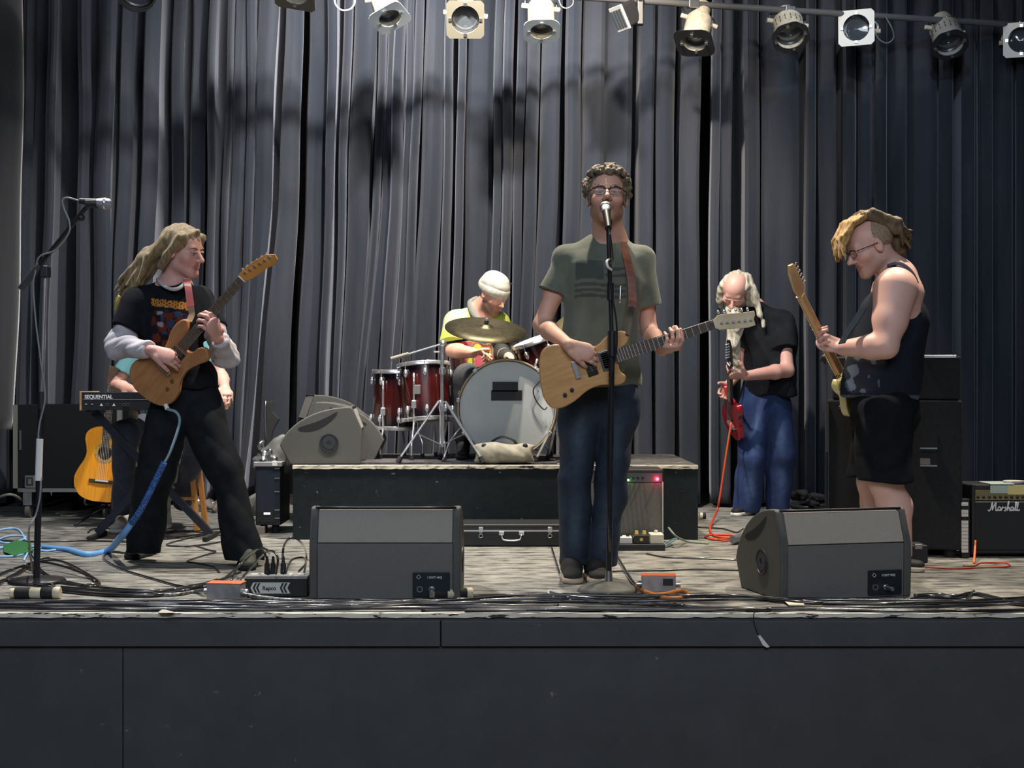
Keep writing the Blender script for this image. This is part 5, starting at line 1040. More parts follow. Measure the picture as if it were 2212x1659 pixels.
# ------------------------------------------------------------------ drummer
t4 = thing('person', 'drummer in white beanie and lime tie-dye shirt seated behind the drums', 'person', V(P(1060, 0, 8.9).x, 8.9, RZ+.009))
DD = 8.92; H4 = Head(P(1066, 636, 8.86), (.62, -.62, -.55), (.42, -.42, .85), 1.0); nb = P(1040, 672, 8.93); ch = P(1022, 728, 8.98); pe = P(1040, 822, 9.06); sA, sB = P(985, 700, 8.96), P(1078, 700, 9.0)
eA, wA = P(978, 757, 8.84), P(1022, 762, 8.70); eB, wB = P(1085, 765, 8.9), P(1100, 772, 8.72); F = Field(.007, fine=[(H4.c, .13)], hf=.0045); H4.sdf(F, nb, .058, shut=True)
n4 = V(-.3, 1, .2).normalized(); F.cap(nb, ch, .075, .13, n4, .65, k=.05); F.cap(ch, pe, .14, .13, n4, .65, k=.04); F.cap(nb+V(0, 0, -.05), sA, .045, .045, k=.05); F.cap(nb+V(0, 0, -.05), sB, .045, .045, k=.05)
arm(F, sA, eA, wA, (.052, .046, .044, .032)); arm(F, sB, eB, wB, (.05, .044, .040, .030))
hand(F, wA, (.8, -.4, .15), (.2, -.2, -1), 1, (.9, 1.1, .7)); hand(F, wB, (.6, -.5, -.25), (-.1, -.1, -1), -1, (.9, 1.1, .7))
hA_, kA, aA = P(1015, 830, 9.0), P(1010, 815, 8.60), P(1000, 940, 8.65); hB_, kB, aB = P(1065, 830, 9.0), P(1105, 822, 8.62), P(1110, 940, 8.75); aA.z = max(aA.z, RZ+.08); aB.z = max(aB.z, RZ+.08)
leg(F, hA_, kA, aA); leg(F, hB_, kB, aB); F.build('body', skin2, t4, H4.paint((.62, .34, .25), stub=(.16, .09, .06), sa=.8)); H4.eyes(t4, shut=True)
def tiedye(co):
    px = co[:, 0]*FPX/8.85+CX; py = CY-(co[:, 2]-CAMZ)*FPX/8.85; c = np.tile(np.array([.42, .50, .07]), (len(co), 1)); r_ = np.hypot(px-1052, py-768); a = np.arctan2(py-768, px-1052); u = np.sin(r_*.13+a*2.0+.6*np.sin(px*.2))
    pal = np.array([[.55, .62, .08], [.45, .10, .06], [.12, .06, .22], [.50, .30, .06], [.12, .25, .08], [.50, .08, .12]]); k = np.floor((u+1)*2.99).astype(int); m = py > 738; c[m] = pal[np.clip(k[m], 0, 5)]
    w_ = (py < 712) & (px < 1010); c[w_] = (.44, .48, .28); t_ = (py > 671) & (py < 681) & (px > 981) & (px < 1000) & (np.sin(px*1.6) > 0); c[t_] = (.10, .35, .33); return c
T = Field(.0055); T.cap(nb+V(0, .01, -.035), ch, .10, .155, n4, .7, k=.05); T.cap(ch, P(1040, 812, 9.0), .170, .175, n4, .72, k=.05); seA, seB = lerp(sA, eA, .80), lerp(sB, eB, .7)
T.cap(nb+V(-.05, .03, -.03), sA, .055, .075, k=.04); T.cap(nb+V(.04, .03, -.05), sB, .05, .065, k=.04); T.cap(sA, seA, .084, .088, k=.03, cut=(seA, eA-sA)); T.cap(sB, seB, .075, .078, k=.03, cut=(seB, eB-sB)); T.ell(nb+V(.03, -.03, .045), (.07, .075, .07), k=.004, sub=True); T.disp = folds(15, .005, 24)
T.build('t_shirt', mat('cotton_tiedye', (.1, .1, .1), .85, attr=True, c2=(.9, .9, .9), ns=14, bump=.2, bs=200), t4, tiedye)
MB().tube([P(1030, 646, 9.02), P(1016, 655, 8.95), P(1022, 676, 8.86), P(1038, 694, 8.80)], .022, 8, 5).build('hood_collar', mat('cotton_grey', (.15, .15, .14), .9), t4, smooth=True)
J = Field(.008); J.cap(pe, pe+V(0, -.02, -.03), .15, .15, n_, .8, k=.04)
for h, k_, a in ((hA_, kA, aA), (hB_, kB, aB)): J.cap(h, k_, .095, .082, k=.03); J.cap(k_, a, .078, .060, k=.03)
J.disp = folds(7, .005, 22, .8); J.build('trousers', mat('cotton_charcoal', (.055, .055, .058), .85, bump=.2, bs=200), t4)
for a in (aA, aB): shoe(t4, V(a.x, a.y+.07, RZ+.009), V(a.x, a.y-.19, RZ+.009), rubber, rubber, w=.045)
kn_ = mat('knit_white', (.48, .46, .40), .9, c2=(.40, .38, .33), ns=20, bump=.6, bs=240, stretch=(1, 1, 3)); B_ = Field(.0048); B_.ell(H4.p(0, -.020, .052), (.088, .104, .098), H4.R, k=.01); B_.plane(H4.p(0, 0, .030), H4.d(0, -.25, -1), .2); B_.disp = folds(9, .004, 30, .8); B_.build('beanie', kn_, t4)
B_ = Field(.0048)
for i in range(20):
    a, b = 2*math.pi*i/20, 2*math.pi*(i+1)/20; B_.cap(H4.p(.083*math.cos(a), -.016+.099*math.sin(a), .038), H4.p(.083*math.cos(b), -.016+.099*math.sin(b), .038), .030, None, H4.d(math.cos((a+b)/2), math.sin((a+b)/2), 0), .45, k=.006)
B_.build('beanie_cuff', kn_, t4)
MB().box(H4.p(-.078, .035, .080), (.010, .010, .055), H4.R).build('beanie_fold', rubber, t4, bev=.002)
slm = mat('sleeve_dark', (.02, .022, .02), .8); L_ = Field(.006); L_.cap(lerp(sB, eB, .6), eB, .055, .052, k=.02); L_.cap(eB, lerp(eB, wB, .75), .050, .042, k=.02); L_.build('arm_sleeve', slm, t4)
MB().cyl(wA+V(.05, -.03, .02), wA+V(.18, -.22, -.10), .006, .004, 8).build('drumstick', maple, t4, autos=40); MB().cyl(wB+V(.02, -.05, -.03), wB+V(-.10, -.24, -.02), .006, .004, 8).build('drumstick', maple, t4, autos=40)

# ------------------------------------------------------------------ bowed guitarist with white beard
OD = 9.50; t5 = thing('person', 'bowed older man with white hair and beard, black T-shirt and blue jeans', 'person', FP(1640, 1112)*1.0)
H5 = Head(P(1588, 630, 9.38), (-.28, -.62, -.72), (-.10, -.72, .62), 1.12); nb = P(1626, 668, 9.50); ch = P(1662, 730, OD+.02); wa = P(1662, 800, OD+.02); pe = P(1652, 862, OD+.03); sA, sB = P(1612, 690, 9.46), P(1688, 700, 9.48)
eB, wB = P(1700, 800, 9.36), P(1612, 812, 9.14); eA, wA = P(1604, 790, 9.62), P(1575, 830, 9.40); skin5 = skin2; F = Field(.008, fine=[(H5.c, .14)], hf=.0045); H5.sdf(F, nb, .056, shut=True); n5 = V(.5, .9, 0).normalized()
F.cap(nb, ch, .085, .14, n5, .7, k=.05); F.cap(ch, wa, .145, .14, n5, .7, k=.04); F.cap(wa, pe, .14, .145, n5, .7, k=.04); F.cap(nb, sA, .05, .05, k=.05); F.cap(nb, sB, .05, .055, k=.05); arm(F, sA, eA, wA, (.052, .045, .042, .030)); arm(F, sB, eB, wB, (.056, .050, .047, .031))
hand(F, wB, (-1, -.35, .05), (-.2, .4, .6), -1, ((.5, .8, .6), (.6, .9, .6), (.7, .9, .6), (.8, .9, .6)), s=1.05); hand(F, wA, (-.5, -.3, -.6), (.3, -.8, 0), 1, (.5, .6, .4), fine=False)
hA_, kA, aA = P(1632, 880, OD), P(1624, 985, 9.45), P(1612, 1090, 9.55); hB_, kB, aB = P(1678, 880, OD), P(1684, 985, 9.5), P(1682, 1090, 9.6); leg(F, hA_, kA, aA); leg(F, hB_, kB, aB)
F.build('body', skin5, t5, H5.paint((.60, .34, .29))); H5.eyes(t5, shut=True)
wh = mat('hair_white', (.52, .49, .40), .6, c2=(.34, .31, .24), ns=24, stretch=(4, 4, 1), bump=.7, bs=120); Hh = Field(.006)
Hh.ell(H5.p(0, -.030, .030), (.092, .102, .086), H5.R, k=.01); Hh.ell(H5.p(0, .10, .03), (.072, .11, .14), H5.R, k=.008, sub=True); Hh.ell(H5.p(0, .02, .11), (.055, .07, .06), H5.R, k=.02, sub=True)
for q in (-1, 1):
    Hh.cap(H5.p(q*.080, -.01, .04), H5.p(q*.088, .01, -.07), .020, .026, k=.02); Hh.cap(H5.p(q*.088, .01, -.07), H5.p(q*.080, .01, -.13), .026, .014, k=.02)
Hh.chain([P(1612, 600, 9.38), P(1630, 640, 9.36), P(1642, 680, 9.36), P(1650, 705, 9.36)], [.034, .026, .014, .005], k=.02)
Hh.disp = folds(41, .005, 90, .4); Hh.build('hair', wh, t5)
Hh = Field(.005); bp = H5.p(0, .075, -.10); Hh.cap(H5.p(-.03, .08, -.075), H5.p(.03, .08, -.075), .024, k=.02); b2, b3, b4 = P(1588, 700, 9.14), P(1583, 745, 9.14), P(1597, 812, 9.20)
Hh.cap(bp, b2, .040, .046, k=.03); Hh.cap(b2, b3, .046, .034, k=.03); Hh.cap(b3, b4, .034, .020, k=.03); Hh.disp = folds(42, .005, 80, .3); Hh.build('beard', wh, t5)
T = Field(.007); T.cap(nb+V(0, .0, -.04), ch, .10, .165, n5, .75, k=.05); T.cap(ch, P(1664, 850, OD), .175, .180, n5, .78, k=.05); seA, seB = lerp(sA, eA, .5), lerp(sB, eB, .55); T.cap(nb+V(.03, .0, -.02), sB, .065, .075, k=.04); T.cap(nb+V(-.02, .02, -.04), sA, .06, .07, k=.04); T.cap(sA, seA, .075, .08, k=.03, cut=(seA, eA-sA)); T.cap(sB, seB, .086, .094, k=.03, cut=(seB, eB-sB))
T.plane(P(1660, 852, OD), (0, 0, -1), .5); T.disp = folds(16, .009, 24); T.build('t_shirt', mat('cotton_black', (.007, .008, .011), .9, spec=.15, c2=(.010, .012, .015), ns=14, bump=.2, bs=200), t5)
J = Field(.008); J.cap(pe+V(0, 0, .04), pe+V(0, 0, -.05), .165, .17, n5, .8, k=.04)
for h, k_, a in ((hA_, kA, aA), (hB_, kB, aB)): J.cap(h, k_, .112, .090, k=.03); J.cap(k_, a+V(0, 0, -.02), .090, .080, k=.03)
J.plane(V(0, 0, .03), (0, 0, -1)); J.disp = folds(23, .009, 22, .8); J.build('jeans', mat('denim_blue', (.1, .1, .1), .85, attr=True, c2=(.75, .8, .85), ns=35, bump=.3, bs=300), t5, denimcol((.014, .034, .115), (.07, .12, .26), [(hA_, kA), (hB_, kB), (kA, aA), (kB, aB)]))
s1 = FP(1598, 1114); shoe(t5, V(s1.x+.10, s1.y+.15, 0), V(s1.x-.05, s1.y-.06, 0), rubber, white, w=.05); s1 = FP(1675, 1108); shoe(t5, V(s1.x+.05, s1.y+.15, 0), V(s1.x-.03, s1.y-.1, 0), rubber, white, w=.05)
# his red guitar, seen nearly edge-on
go = P(1584, 892, 9.36); gh = P(1584, 742, 8.98); dx_ = (gh-go).normalized(); gF5 = frame(go, dx_, V(-.93, -.36, 0).cross(dx_))
def strat(s=1.0): return [(x*s, y*s) for x, y in ((-.20, 0), (-.19, .09), (-.13, .155), (-.05, .150), (.02, .115), (.08, .120), (.13, .150), (.165, .14), (.15, .10), (.11, .06), (.11, -.02), (.13, -.06), (.155, -.09), (.13, -.13), (.07, -.125), (.01, -.110), (-.06, -.145), (-.13, -.150), (-.18, -.10))]
def hd(n, s=1.0, f=1): return [(n, -.021*s), (n+.02, -.026*f), (n+.06, -.030*f), (n+.15, -.012*f), (n+.185, .012*f), (n+.170, .040*f), (n+.13, .046*f), (n+.03, .040*f), (n, .021)]
Lh = (gh-go).length; guitar('electric_guitar', 'glossy red electric guitar with black headstock seen edge-on, held by the bearded man', gF5, strat(.92), hd(Lh-.16), Lh-.16, .10, mat('red_gloss', (.30, .006, .012), .12, coat=1), mat('head_black', (.015, .015, .02), .2, coat=.8), bridge=-.10, tuners=[(Lh-.13+i*.022, .03, .0, .026) for i in range(6)], knobs=[(-.08, -.08)], pick=[(-.03, 0, .03, .075, pkm)], nfr=15)

# ------------------------------------------------------------------ bassist in shorts
BDp = 6.74; t6 = thing('person', 'man in sleeveless dark top, glasses and shorts with bleached swept hair, head bowed', 'person', FP(1945, 1240))
H6 = Head(P(1880, 532, 6.72), (-.88, -.12, -.42), (-.42, -.06, .90), 1.16); nb = P(1932, 598, 6.76); ch = P(1935, 690, 6.80); wa = P(1908, 800, 6.80); pe = P(1912, 870, 6.80); sB = P(1934, 622, 6.60); sA = P(1912, 622, 6.98)
eB, wB = P(1914, 748, 6.52), P(1820, 752, 6.66); eA, wA = P(1865, 745, 7.0), P(1856, 806, 6.98); F = Field(.008, fine=[(H6.c, .16)], hf=.0040); H6.sdf(F, nb+V(0, 0, .01), .068, jaw=1.08, shut=True); n6 = V(1, .15, 0).normalized(); ny_ = V(0, 1, 0)
F.cap(nb+V(.02, 0, -.02), ch, .10, .145, n6, .80, k=.06); F.cap(ch, wa, .145, .150, n6, .92, k=.04); F.cap(wa, pe, .150, .150, n6, .92, k=.04); F.cap(nb+V(.01, .02, -.03), sA, .065, .06, k=.05)
F.cap(nb+V(.02, -.03, -.03), sB, .072, .085, k=.05); F.cap(sB+V(.0, 0, -.01), lerp(sB, eB, .55), .106, .080, k=.03); F.cap(lerp(sB, eB, .55), eB, .078, .056, k=.03); F.cap(P(1959, 634, 6.70), P(1954, 676, 6.71), .082, .066, k=.03); F.cap(eB, lerp(eB, wB, .3), .058, .060, k=.02); F.cap(lerp(eB, wB, .3), wB, .060, .037, k=.02)
arm(F, sA, eA, wA, (.06, .052, .046, .034)); hand(F, wB, (-.95, .05, .25), (-.15, -.75, .55), 1, ((.8, .8, .6), (.85, .9, .6), (.9, .95, .6), (.95, 1.0, .6)), s=1.12, thumb=(.15, .95, .1), tc=.1); hand(F, wA, (-.5, -.4, -.5), (.5, -.5, 0), 1, (.5, .6, .5), fine=False)
hB_, kB, aB = P(1912, 890, 6.70), P(1912, 1040, 6.66), P(1950, 1195, 6.70); hA_, kA, aA = P(1905, 890, 6.92), P(1885, 1040, 6.96), P(1895, 1180, 7.0)
for h, k_, a in ((hB_, kB, aB), (hA_, kA, aA)): F.cap(h, k_, .10, .075, k=.03); F.cap(k_, lerp(k_, a, .35)+V(.016, 0, 0), .072, .080, k=.03); F.cap(lerp(k_, a, .35)+V(.016, 0, 0), a, .080, .045, k=.03)
F.build('body', mat('skin_rosy', (.5, .3, .25), .5, attr=True, c2=(.93, .86, .84), ns=7, lo=.3, hi=.7, sss=.12), t6, H6.paint((.74, .46, .39), stub=(.30, .19, .14), sa=.45)); H6.eyes(t6, shut=True)
ble = mat('hair_bleached', (.62, .36, .09), .5, c2=(.26, .14, .04), ns=20, stretch=(4, 4, 2), bump=.7, bs=110, sheen=.3); drk = mat('hair_dark_blond', (.075, .045, .022), .55, c2=(.15, .095, .045), ns=20, bump=.7, bs=110); stb = mat('hair_shaved', (.26, .18, .12), .8, c2=(.36, .26, .18), ns=90)
Hh = Field(.0048); Hh.ell(H6.p(0, -.026, .034), (.0865*1.05, .1*1.04, .086*1.06), H6.R, k=.01); Hh.ell(H6.p(0, .115, -.03), (.10, .086, .12), H6.R, k=.006, sub=True); Hh.ell(H6.p(0, .02, -.10), (.13, .14, .11), H6.R, k=.006, sub=True); Hh.build('shaved_sides', stb, t6)
Hh = Field(.0055); r = random.Random(9)
for i in range(34):
    x = r.uniform(-.05, .05); a = H6.p(x, -.04+r.uniform(-.02, .02), .128); b = H6.p(x*1.1, .05, .122+r.uniform(-.008, .008)); c_ = H6.p(x*1.1, .108+r.uniform(-.006, .008), .078+r.uniform(-.01, .01)); d_ = H6.p(x*1.2, .138+r.uniform(-.012, .008), .022+r.uniform(-.03, .03))
    Hh.cap(a, b, .013, .013, k=.007); Hh.cap(b, c_, .013, .010, k=.006); Hh.cap(c_, d_, .010, .003, k=.005)
Hh.disp = folds(51, .0025, 120, .5); Hh.build('hair', ble, t6)
Hh = Field(.0055)
for i in range(34):
    x = r.uniform(-.055, .055); a = H6.p(x, -.02+r.uniform(-.03, .02), .130); b = P(1935+r.uniform(-6, 10), 488+r.uniform(-12, 16), 6.72+x*1.2); c_ = P(1958+r.uniform(-14, 14), 508+r.uniform(-18, 30), 6.72+x*1.3)
    Hh.cap(a, b, .016, .015, k=.010); Hh.cap(b, c_, .014, .003, k=.006)
Hh.cap(H6.p(0, -.11, .03), H6.p(0, -.11, -.07), .05, .035, k=.02); Hh.disp = folds(52, .003, 110, .6); Hh.build('hair_back', drk, t6)
glasses(H6, t6, mat('glasses_black', (.01, .01, .012), .3), .024, .016).name = 'glasses'
T = Field(.0065); T.cap(nb+V(.0, .0, -.03), ch+V(-.02, .02, 0), .10, .165, n6, .82, k=.05); T.cap(ch+V(-.005, .02, 0), wa, .172, .178, n6, .98, k=.05); T.cap(wa, P(1900, 850, 6.8), .178, .186, n6, .98, k=.04)
T.ell(P(1953, 630, 6.54), (.100, .140, .122), k=.012, sub=True); T.plane(P(1905, 858, 6.8), (-.05, 0, -1), .5); T.ell(nb+V(-.03, -.02, .03), (.085, .10, .06), k=.006, sub=True); T.disp = folds(17, .009, 22)
def tank(co):
    px = co[:, 0]*FPX/6.7+CX; py = CY-(co[:, 2]-CAMZ)*FPX/6.7; c = np.tile(np.array([.014, .017, .026]), (len(co), 1)); u = np.sin(px*.23+py*.06)+np.sin(py*.17-px*.1)+np.sin(px*.11); m = (px < 1890) & (py > 740) & (py < 848) & (u > .9); c[m] = (.09, .11, .15); c[(py > 853)] = (.10, .12, .15); return c
T.build('tank_top', mat('cotton_navy_print', (.1, .1, .1), .9, spec=.15, attr=True, c2=(.85, .9, .95), ns=14, bump=.2, bs=200), t6, tank)
MB().tube([P(1921, 590, 6.62), P(1932, 573, 6.66), P(1945, 569, 6.72), P(1962, 580, 6.80)], .010, 8, 5).build('neck_binding', mat('binding_grey', (.10, .11, .15), .8), t6, smooth=True)
MB().tube([P(1918, 574, 6.64), P(1945, 569, 6.60), P(1972, 592, 6.62), P(1986, 632, 6.66), P(1988, 680, 6.68)], .009, 8, 5).build('armhole_binding', MATS['binding_grey'], t6, smooth=True)
J = Field(.007); J.cap(P(1910, 850, 6.8), pe+V(0, 0, -.05), .165, .170, n6, .95, k=.04)
for h, k_ in ((hB_, kB), (hA_, kA)): J.cap(h, k_, .135, .128, k=.03)
J.plane(P(1910, 1036, 6.7), (.02, 0, -1), .6); J.disp = folds(24, .007, 20, .8); J.build('shorts', mat('cotton_black_shorts', (.007, .008, .011), .9, spec=.12, c2=(.010, .011, .014), ns=14, bump=.2, bs=200), t6)
s1 = FP(1955, 1236); shoe(t6, V(s1.x-.15, s1.y+.12, 0), V(s1.x+.095, s1.y+.0, 0), mat('shoe_black', (.02, .02, .022), .7), mat('sole_cream', (.6, .5, .38), .6), w=.052); s1 = FP(1885, 1225); shoe(t6, V(s1.x+.05, s1.y+.2, 0), V(s1.x-.05, s1.y, 0), MATS['shoe_black'], MATS['sole_cream'], w=.052)
# bassist's guitar
go = P(1836, 832, 6.92); gh = P(1733, 625, 6.50); dx_ = (gh-go).normalized(); gF6 = frame(go, dx_, V(-.62, .78, 0).cross(dx_))
Lh = (gh-go).length; hm6 = mat('maple_amber', (.62, .38, .17), .35, c2=(.54, .31, .13), ns=12, coat=.4)
gt6 = guitar('electric_guitar', 'cream electric guitar with amber maple neck, held by the man in shorts', gF6, strat(.78), hd(Lh-.04, 1, 1), Lh-.04, .10, mat('cream_gloss', (.60, .50, .20), .2, coat=.8), hm6, fb=hm6, bridge=-.10, tuners=[(Lh-.01+i*.024, .028, 0, .030) for i in range(6)], knobs=[(-.10, -.09), (-.06, -.10)], pick=[(-.02, 0, .03, .075, white), (.05, 0, .03, .075, white)], nfr=20)
MB().ribbon([P(1865, 665, 6.60), P(1850, 690, 6.58), P(1832, 716, 6.56), P(1818, 742, 6.52)], .040, .004, [V(-.8, -.6, .2)]*4).build('strap', mat('strap_grey_blue', (.014, .022, .032), .9, spec=.1), gt6)
# ------------------------------------------------------------------ microphones and stands
def mic(t, head, tail, r=.025):
    head, tail = Vector(head), Vector(tail); d = (tail-head).normalized(); L = (tail-head).length
    MB().cyl(head+d*.045, tail, .018, .0125, 18).build('handle', blackp, t, autos=40)
    MB().lathe([(.0, -.026), (r*.62, -.021), (r*.95, -.008), (r, .006), (r*.94, .022), (r*.75, .045)], head, d, 22).build('grille', mat('mesh_steel', (.50, .50, .54), .42, .9, c2=(.30, .30, .33), ns=600, bump=.6, bs=900), t, smooth=True)
    MB().lathe([(r*1.02, .004), (r*1.07, .008), (r*1.02, .012)], head, d, 22).build('grille_band', chrome, t, smooth=True)
# singer's straight stand with cast base
bs = FP(1312, 1277); bs.z = 0
t = thing('microphone_stand', 'straight black microphone stand on a round cast base in front of the singer', 'stand', bs)
MB().lathe([(.128, 0), (.130, .008), (.118, .020), (.075, .036), (.028, .044), (.001, .045)], bs, (0, 0, 1), 40).build('base', mat('cast_iron', (.09, .088, .075), .6, c2=(.14, .135, .11), ns=18, bump=.3, bs=90), t, smooth=True)
tp = P(1314, 492, 5.99); mid = lerp(bs, tp, .50); p0 = V(bs.x+.006, bs.y, .04)
MB().cyl(p0, p0+V(0, 0, .05), .019, .014, 16).build('socket', steel, t, autos=40)
mz_ = P(1322, 745, 6.0); MB().cyl(p0, mz_, .0125, n=16).build('lower_tube', blackm, t, autos=40)
MB().cyl(mz_+V(0, 0, -.05), mz_+V(0, 0, .06), .019, n=16).build('clutch', blackm, t, autos=40)
MB().cyl(mz_, tp, .0095, n=14).build('upper_tube', blackm, t, autos=40)
jn = lerp(mz_, tp, .42); MB().cyl(jn+V(0, 0, -.02), jn+V(0, 0, .055), .015, n=14).build('joint', blackm, t, autos=40)
MB().cyl(tp+V(0, 0, -.01), tp+V(0, -.004, .035), .014, .016, 14).build('microphone_clip', blackp, t, autos=40)
m1 = thing('microphone', 'vocal microphone with silver ball grille at the singer\'s mouth', 'microphone', P(1310, 450, 6.0)); mic(m1, P(1308, 447, 6.03), P(1315, 492, 5.89))
cable('black cable hanging from the singer\'s microphone down along the straight stand', [P(1315, 492, 5.885), P(1319, 515, 5.88), P(1324, 560, 5.93), P(1317, 575, 5.965), P(1323, 640, 5.97), P(1332, 700, 5.97), P(1331, 760, 5.975), P(1316, 850, 5.975), P(1312, 1000, 5.975), P(1316, 1150, 5.975), FP(1322, 1262, .02), FP(1340, 1285, .012)], .0042)
MB().tube([P(1316, 560, 5.975), P(1311, 565, 5.95), P(1313, 576, 5.94), P(1321, 583, 5.96)], .006, 6, 5).build('cable_clip', mat('clip_white', (.8, .8, .8), .3), t, smooth=True)
# boom stand at left
bs = P(80, 1262, 6.3); bs.z = 0
t = thing('microphone_stand', 'tall boom microphone stand with chrome upper tube at the far left', 'stand', bs); bj = P(98, 592, 6.3)
mid = P(90, 860, 6.3); MB().cyl(P(78, 1268, 6.26), mid, .0145, n=14).build('lower_tube', mat('tube_blueblack', (.02, .022, .03), .35, .5), t, autos=40); MB().cyl(mid, bj, .010, n=14).build('upper_tube', chrome, t, autos=40)
MB().cyl(mid+V(0, 0, -.05), mid+V(0, 0, .03), .018, n=14).build('clutch', blackp, t, autos=40)
MB().box(bj+V(0, 0, .01), (.04, .05, .055)).build('boom_joint', blackp, t, bev=.008); b0_, b1__ = P(45, 624, 6.3), P(183, 452, 6.22)
MB().cyl(b0_, b1__, .0105, n=12).build('boom', blackm, t, autos=40); MB().cyl(b0_, lerp(b0_, b1__, .30), .0155, n=12).build('boom_weight', mat('tube_grey', (.05, .052, .055), .45), t, autos=40)
MB().sph(P(176, 470, 6.23), .017, 8).build('swivel_knob', blackp, t, smooth=True)
c = V(bs.x, bs.y, 0); MB().lathe([(.125, 0), (.127, .008), (.115, .018), (.03, .030), (.001, .030)], c, (0, 0, 1), 32).build('base', blackm, t, smooth=True)
MB().cyl(P(86, 948, 6.27), P(83, 1038, 6.27), .0155, n=12).build('tape_wrap', mat('tape_white', (.75, .75, .74), .6), t, autos=40)
m2 = thing('microphone', 'vocal microphone with silver ball grille on the left boom stand', 'microphone', P(200, 437, 6.2)); mic(m2, P(231, 440, 6.2), P(172, 434, 6.2))
MB().cyl(P(196, 440, 6.2)+V(-.02, 0, 0), P(196, 440, 6.2)+V(.03, 0, 0), .021, n=12).build('clip_ring', blackp, t, autos=40); MB().bar(P(183, 452, 6.22), P(196, 441, 6.2), .016, .012).build('clip_arm', blackp, t)
cable('grey cable from the left microphone looping back and down the boom stand', [P(172, 434, 6.2), P(145, 427, 6.2), P(135, 434, 6.2), P(140, 455, 6.2), P(150, 480, 6.2), P(148, 505, 6.2), P(120, 540, 6.22), P(85, 555, 6.26), P(76, 590, 6.27), P(72, 620, 6.27), P(78, 700, 6.27), P(88, 780, 6.275), P(97, 860, 6.275), P(83, 935, 6.27), P(88, 1050, 6.265), P(78, 1110, 6.26), P(62, 1150, 6.24), FP(70, 1235, .02)], .0042, mat('cable_lightgrey', (.22, .23, .25), .4))

bs = V(P(1785, 0, 7.12).x, 7.12, 0); t = thing('microphone_stand', 'thin straight black stand with a small clip, in front of the tall cabinet\'s left edge', 'stand', bs); tp = P(1785, 786, 7.12)
MB().lathe([(.11, 0), (.112, .006), (.03, .020), (.001, .020)], bs, (0, 0, 1), 28).build('base', blackm, t, smooth=True); MB().cyl(bs+V(0, 0, .02), lerp(bs, tp, .55), .009, n=12).build('lower_tube', blackm, t, autos=40); MB().cyl(lerp(bs, tp, .55), tp, .006, n=12).build('upper_tube', MATS['tube_grey'] if 'tube_grey' in MATS else blackm, t, autos=40)
MB().cyl(tp, tp+V(.0, 0, .02), .014, n=12).build('clip', blackp, t, autos=40); MB().tube([tp+V(-.022, 0, .015), tp+V(-.01, -.01, .034), tp+V(.03, -.02, .036)], [.016, .017, .012], 8, 4).build('clip_jaw', blackp, t, smooth=True)

# ------------------------------------------------------------------ keyboard, stand, stool, acoustic guitar, road case
KZ = 7.95; k0, k1 = P(172, 850, KZ), P(462, 850, KZ); kz0, kz1 = P(0, 886, KZ).z, P(0, 847, KZ).z
t = thing('keyboard', 'black synthesizer with pale wooden end cheek and lettered back panel, on an X stand', 'keyboard', V((k0.x+k1.x)/2, KZ+.15, kz0))
MB().box2((k0.x+.012, KZ, kz0), (k1.x, KZ+.012, kz1)).build('back_panel', mat('panel_black', (.018, .020, .026), .4), t, bev=.002)
MB().add([(k0.x+.012, KZ+.012, kz0), (k1.x, KZ+.012, kz0), (k1.x, KZ+.34, kz0), (k0.x+.012, KZ+.34, kz0), (k0.x+.012, KZ+.012, kz1), (k1.x, KZ+.012, kz1), (k1.x, KZ+.34, kz1-.03), (k0.x+.012, KZ+.34, kz1-.03)], [(3, 2, 1, 0), (4, 5, 6, 7), (0, 1, 5, 4), (1, 2, 6, 5), (2, 3, 7, 6), (3, 0, 4, 7)]).build('casing', blackp, t)
for x in (k0.x, k1.x): MB().box2((x, KZ-.004, kz0-.002), (x+.012, KZ+.345, kz1+.004)).build('wooden_cheek', mat('cheek_wood', (.52, .34, .18), .45, c2=(.42, .26, .13), ns=20), t, bev=.002)
for i in range(29):
    x = k0.x+.05+i*.0225
    if x < k1.x-.03: MB().box2((x, KZ+.20, kz1-.028), (x+.021, KZ+.338, kz1-.012)).build('white_key', white, t)
RT = Matrix(((1, 0, 0), (0, 0, -1), (0, 1, 0))).to_4x4()
script('SEQUENTIAL', (P(183, 0, KZ).x, KZ-.001, P(0, 861, KZ).z), .030, wl, t, 'lettering', RT, sx=.92, off=.0008)
MB().box2((k0.x+.02, KZ-.0015, P(0, 863.5, KZ).z), (k1.x-.005, KZ, P(0, 862.5, KZ).z)).build('panel_line', mat('line_grey', (.30, .31, .33), .5), t)
for px in (219, 246):
    a = P(px, 877, KZ-.001); MB().add([(a.x-.010, a.y, a.z), (a.x+.010, a.y, a.z), (a.x, a.y, a.z+.016)], [(0, 1, 2)]).build('panel_mark', wl, t)
for px in (232, 268, 276): a = P(px, 874, KZ); MB().lathe([(.009, 0), (.009, -.004), (.006, -.004), (.006, 0)], a, (0, 1, 0), 14).build('socket', steel, t, autos=30)
for px in (186, 199): a = P(px, 873, KZ-.001); MB().box(a, (.012, .001, .003)).build('panel_mark', wl, t)
t = thing('keyboard_stand', 'blue-black X-shaped stand under the synthesizer', 'stand', FP(330, 1142)); tube_b = mat('stand_blueblack', (.016, .020, .034), .4)
sy = KZ+.12; z_top = kz0-.012
A0, A1 = V(P(203, 0, sy).x, sy, z_top), V(P(455, 0, sy).x, sy-.0, .03); B0, B1 = V(P(440, 0, sy).x, sy+.03, z_top), V(P(207, 0, sy).x, sy+.03, .03)
for a, b in ((A0, A1), (B0, B1)): MB().bar(a, b, .045, .022, (0, 1, 0)).build('cross_arm', tube_b, t, bev=.004)
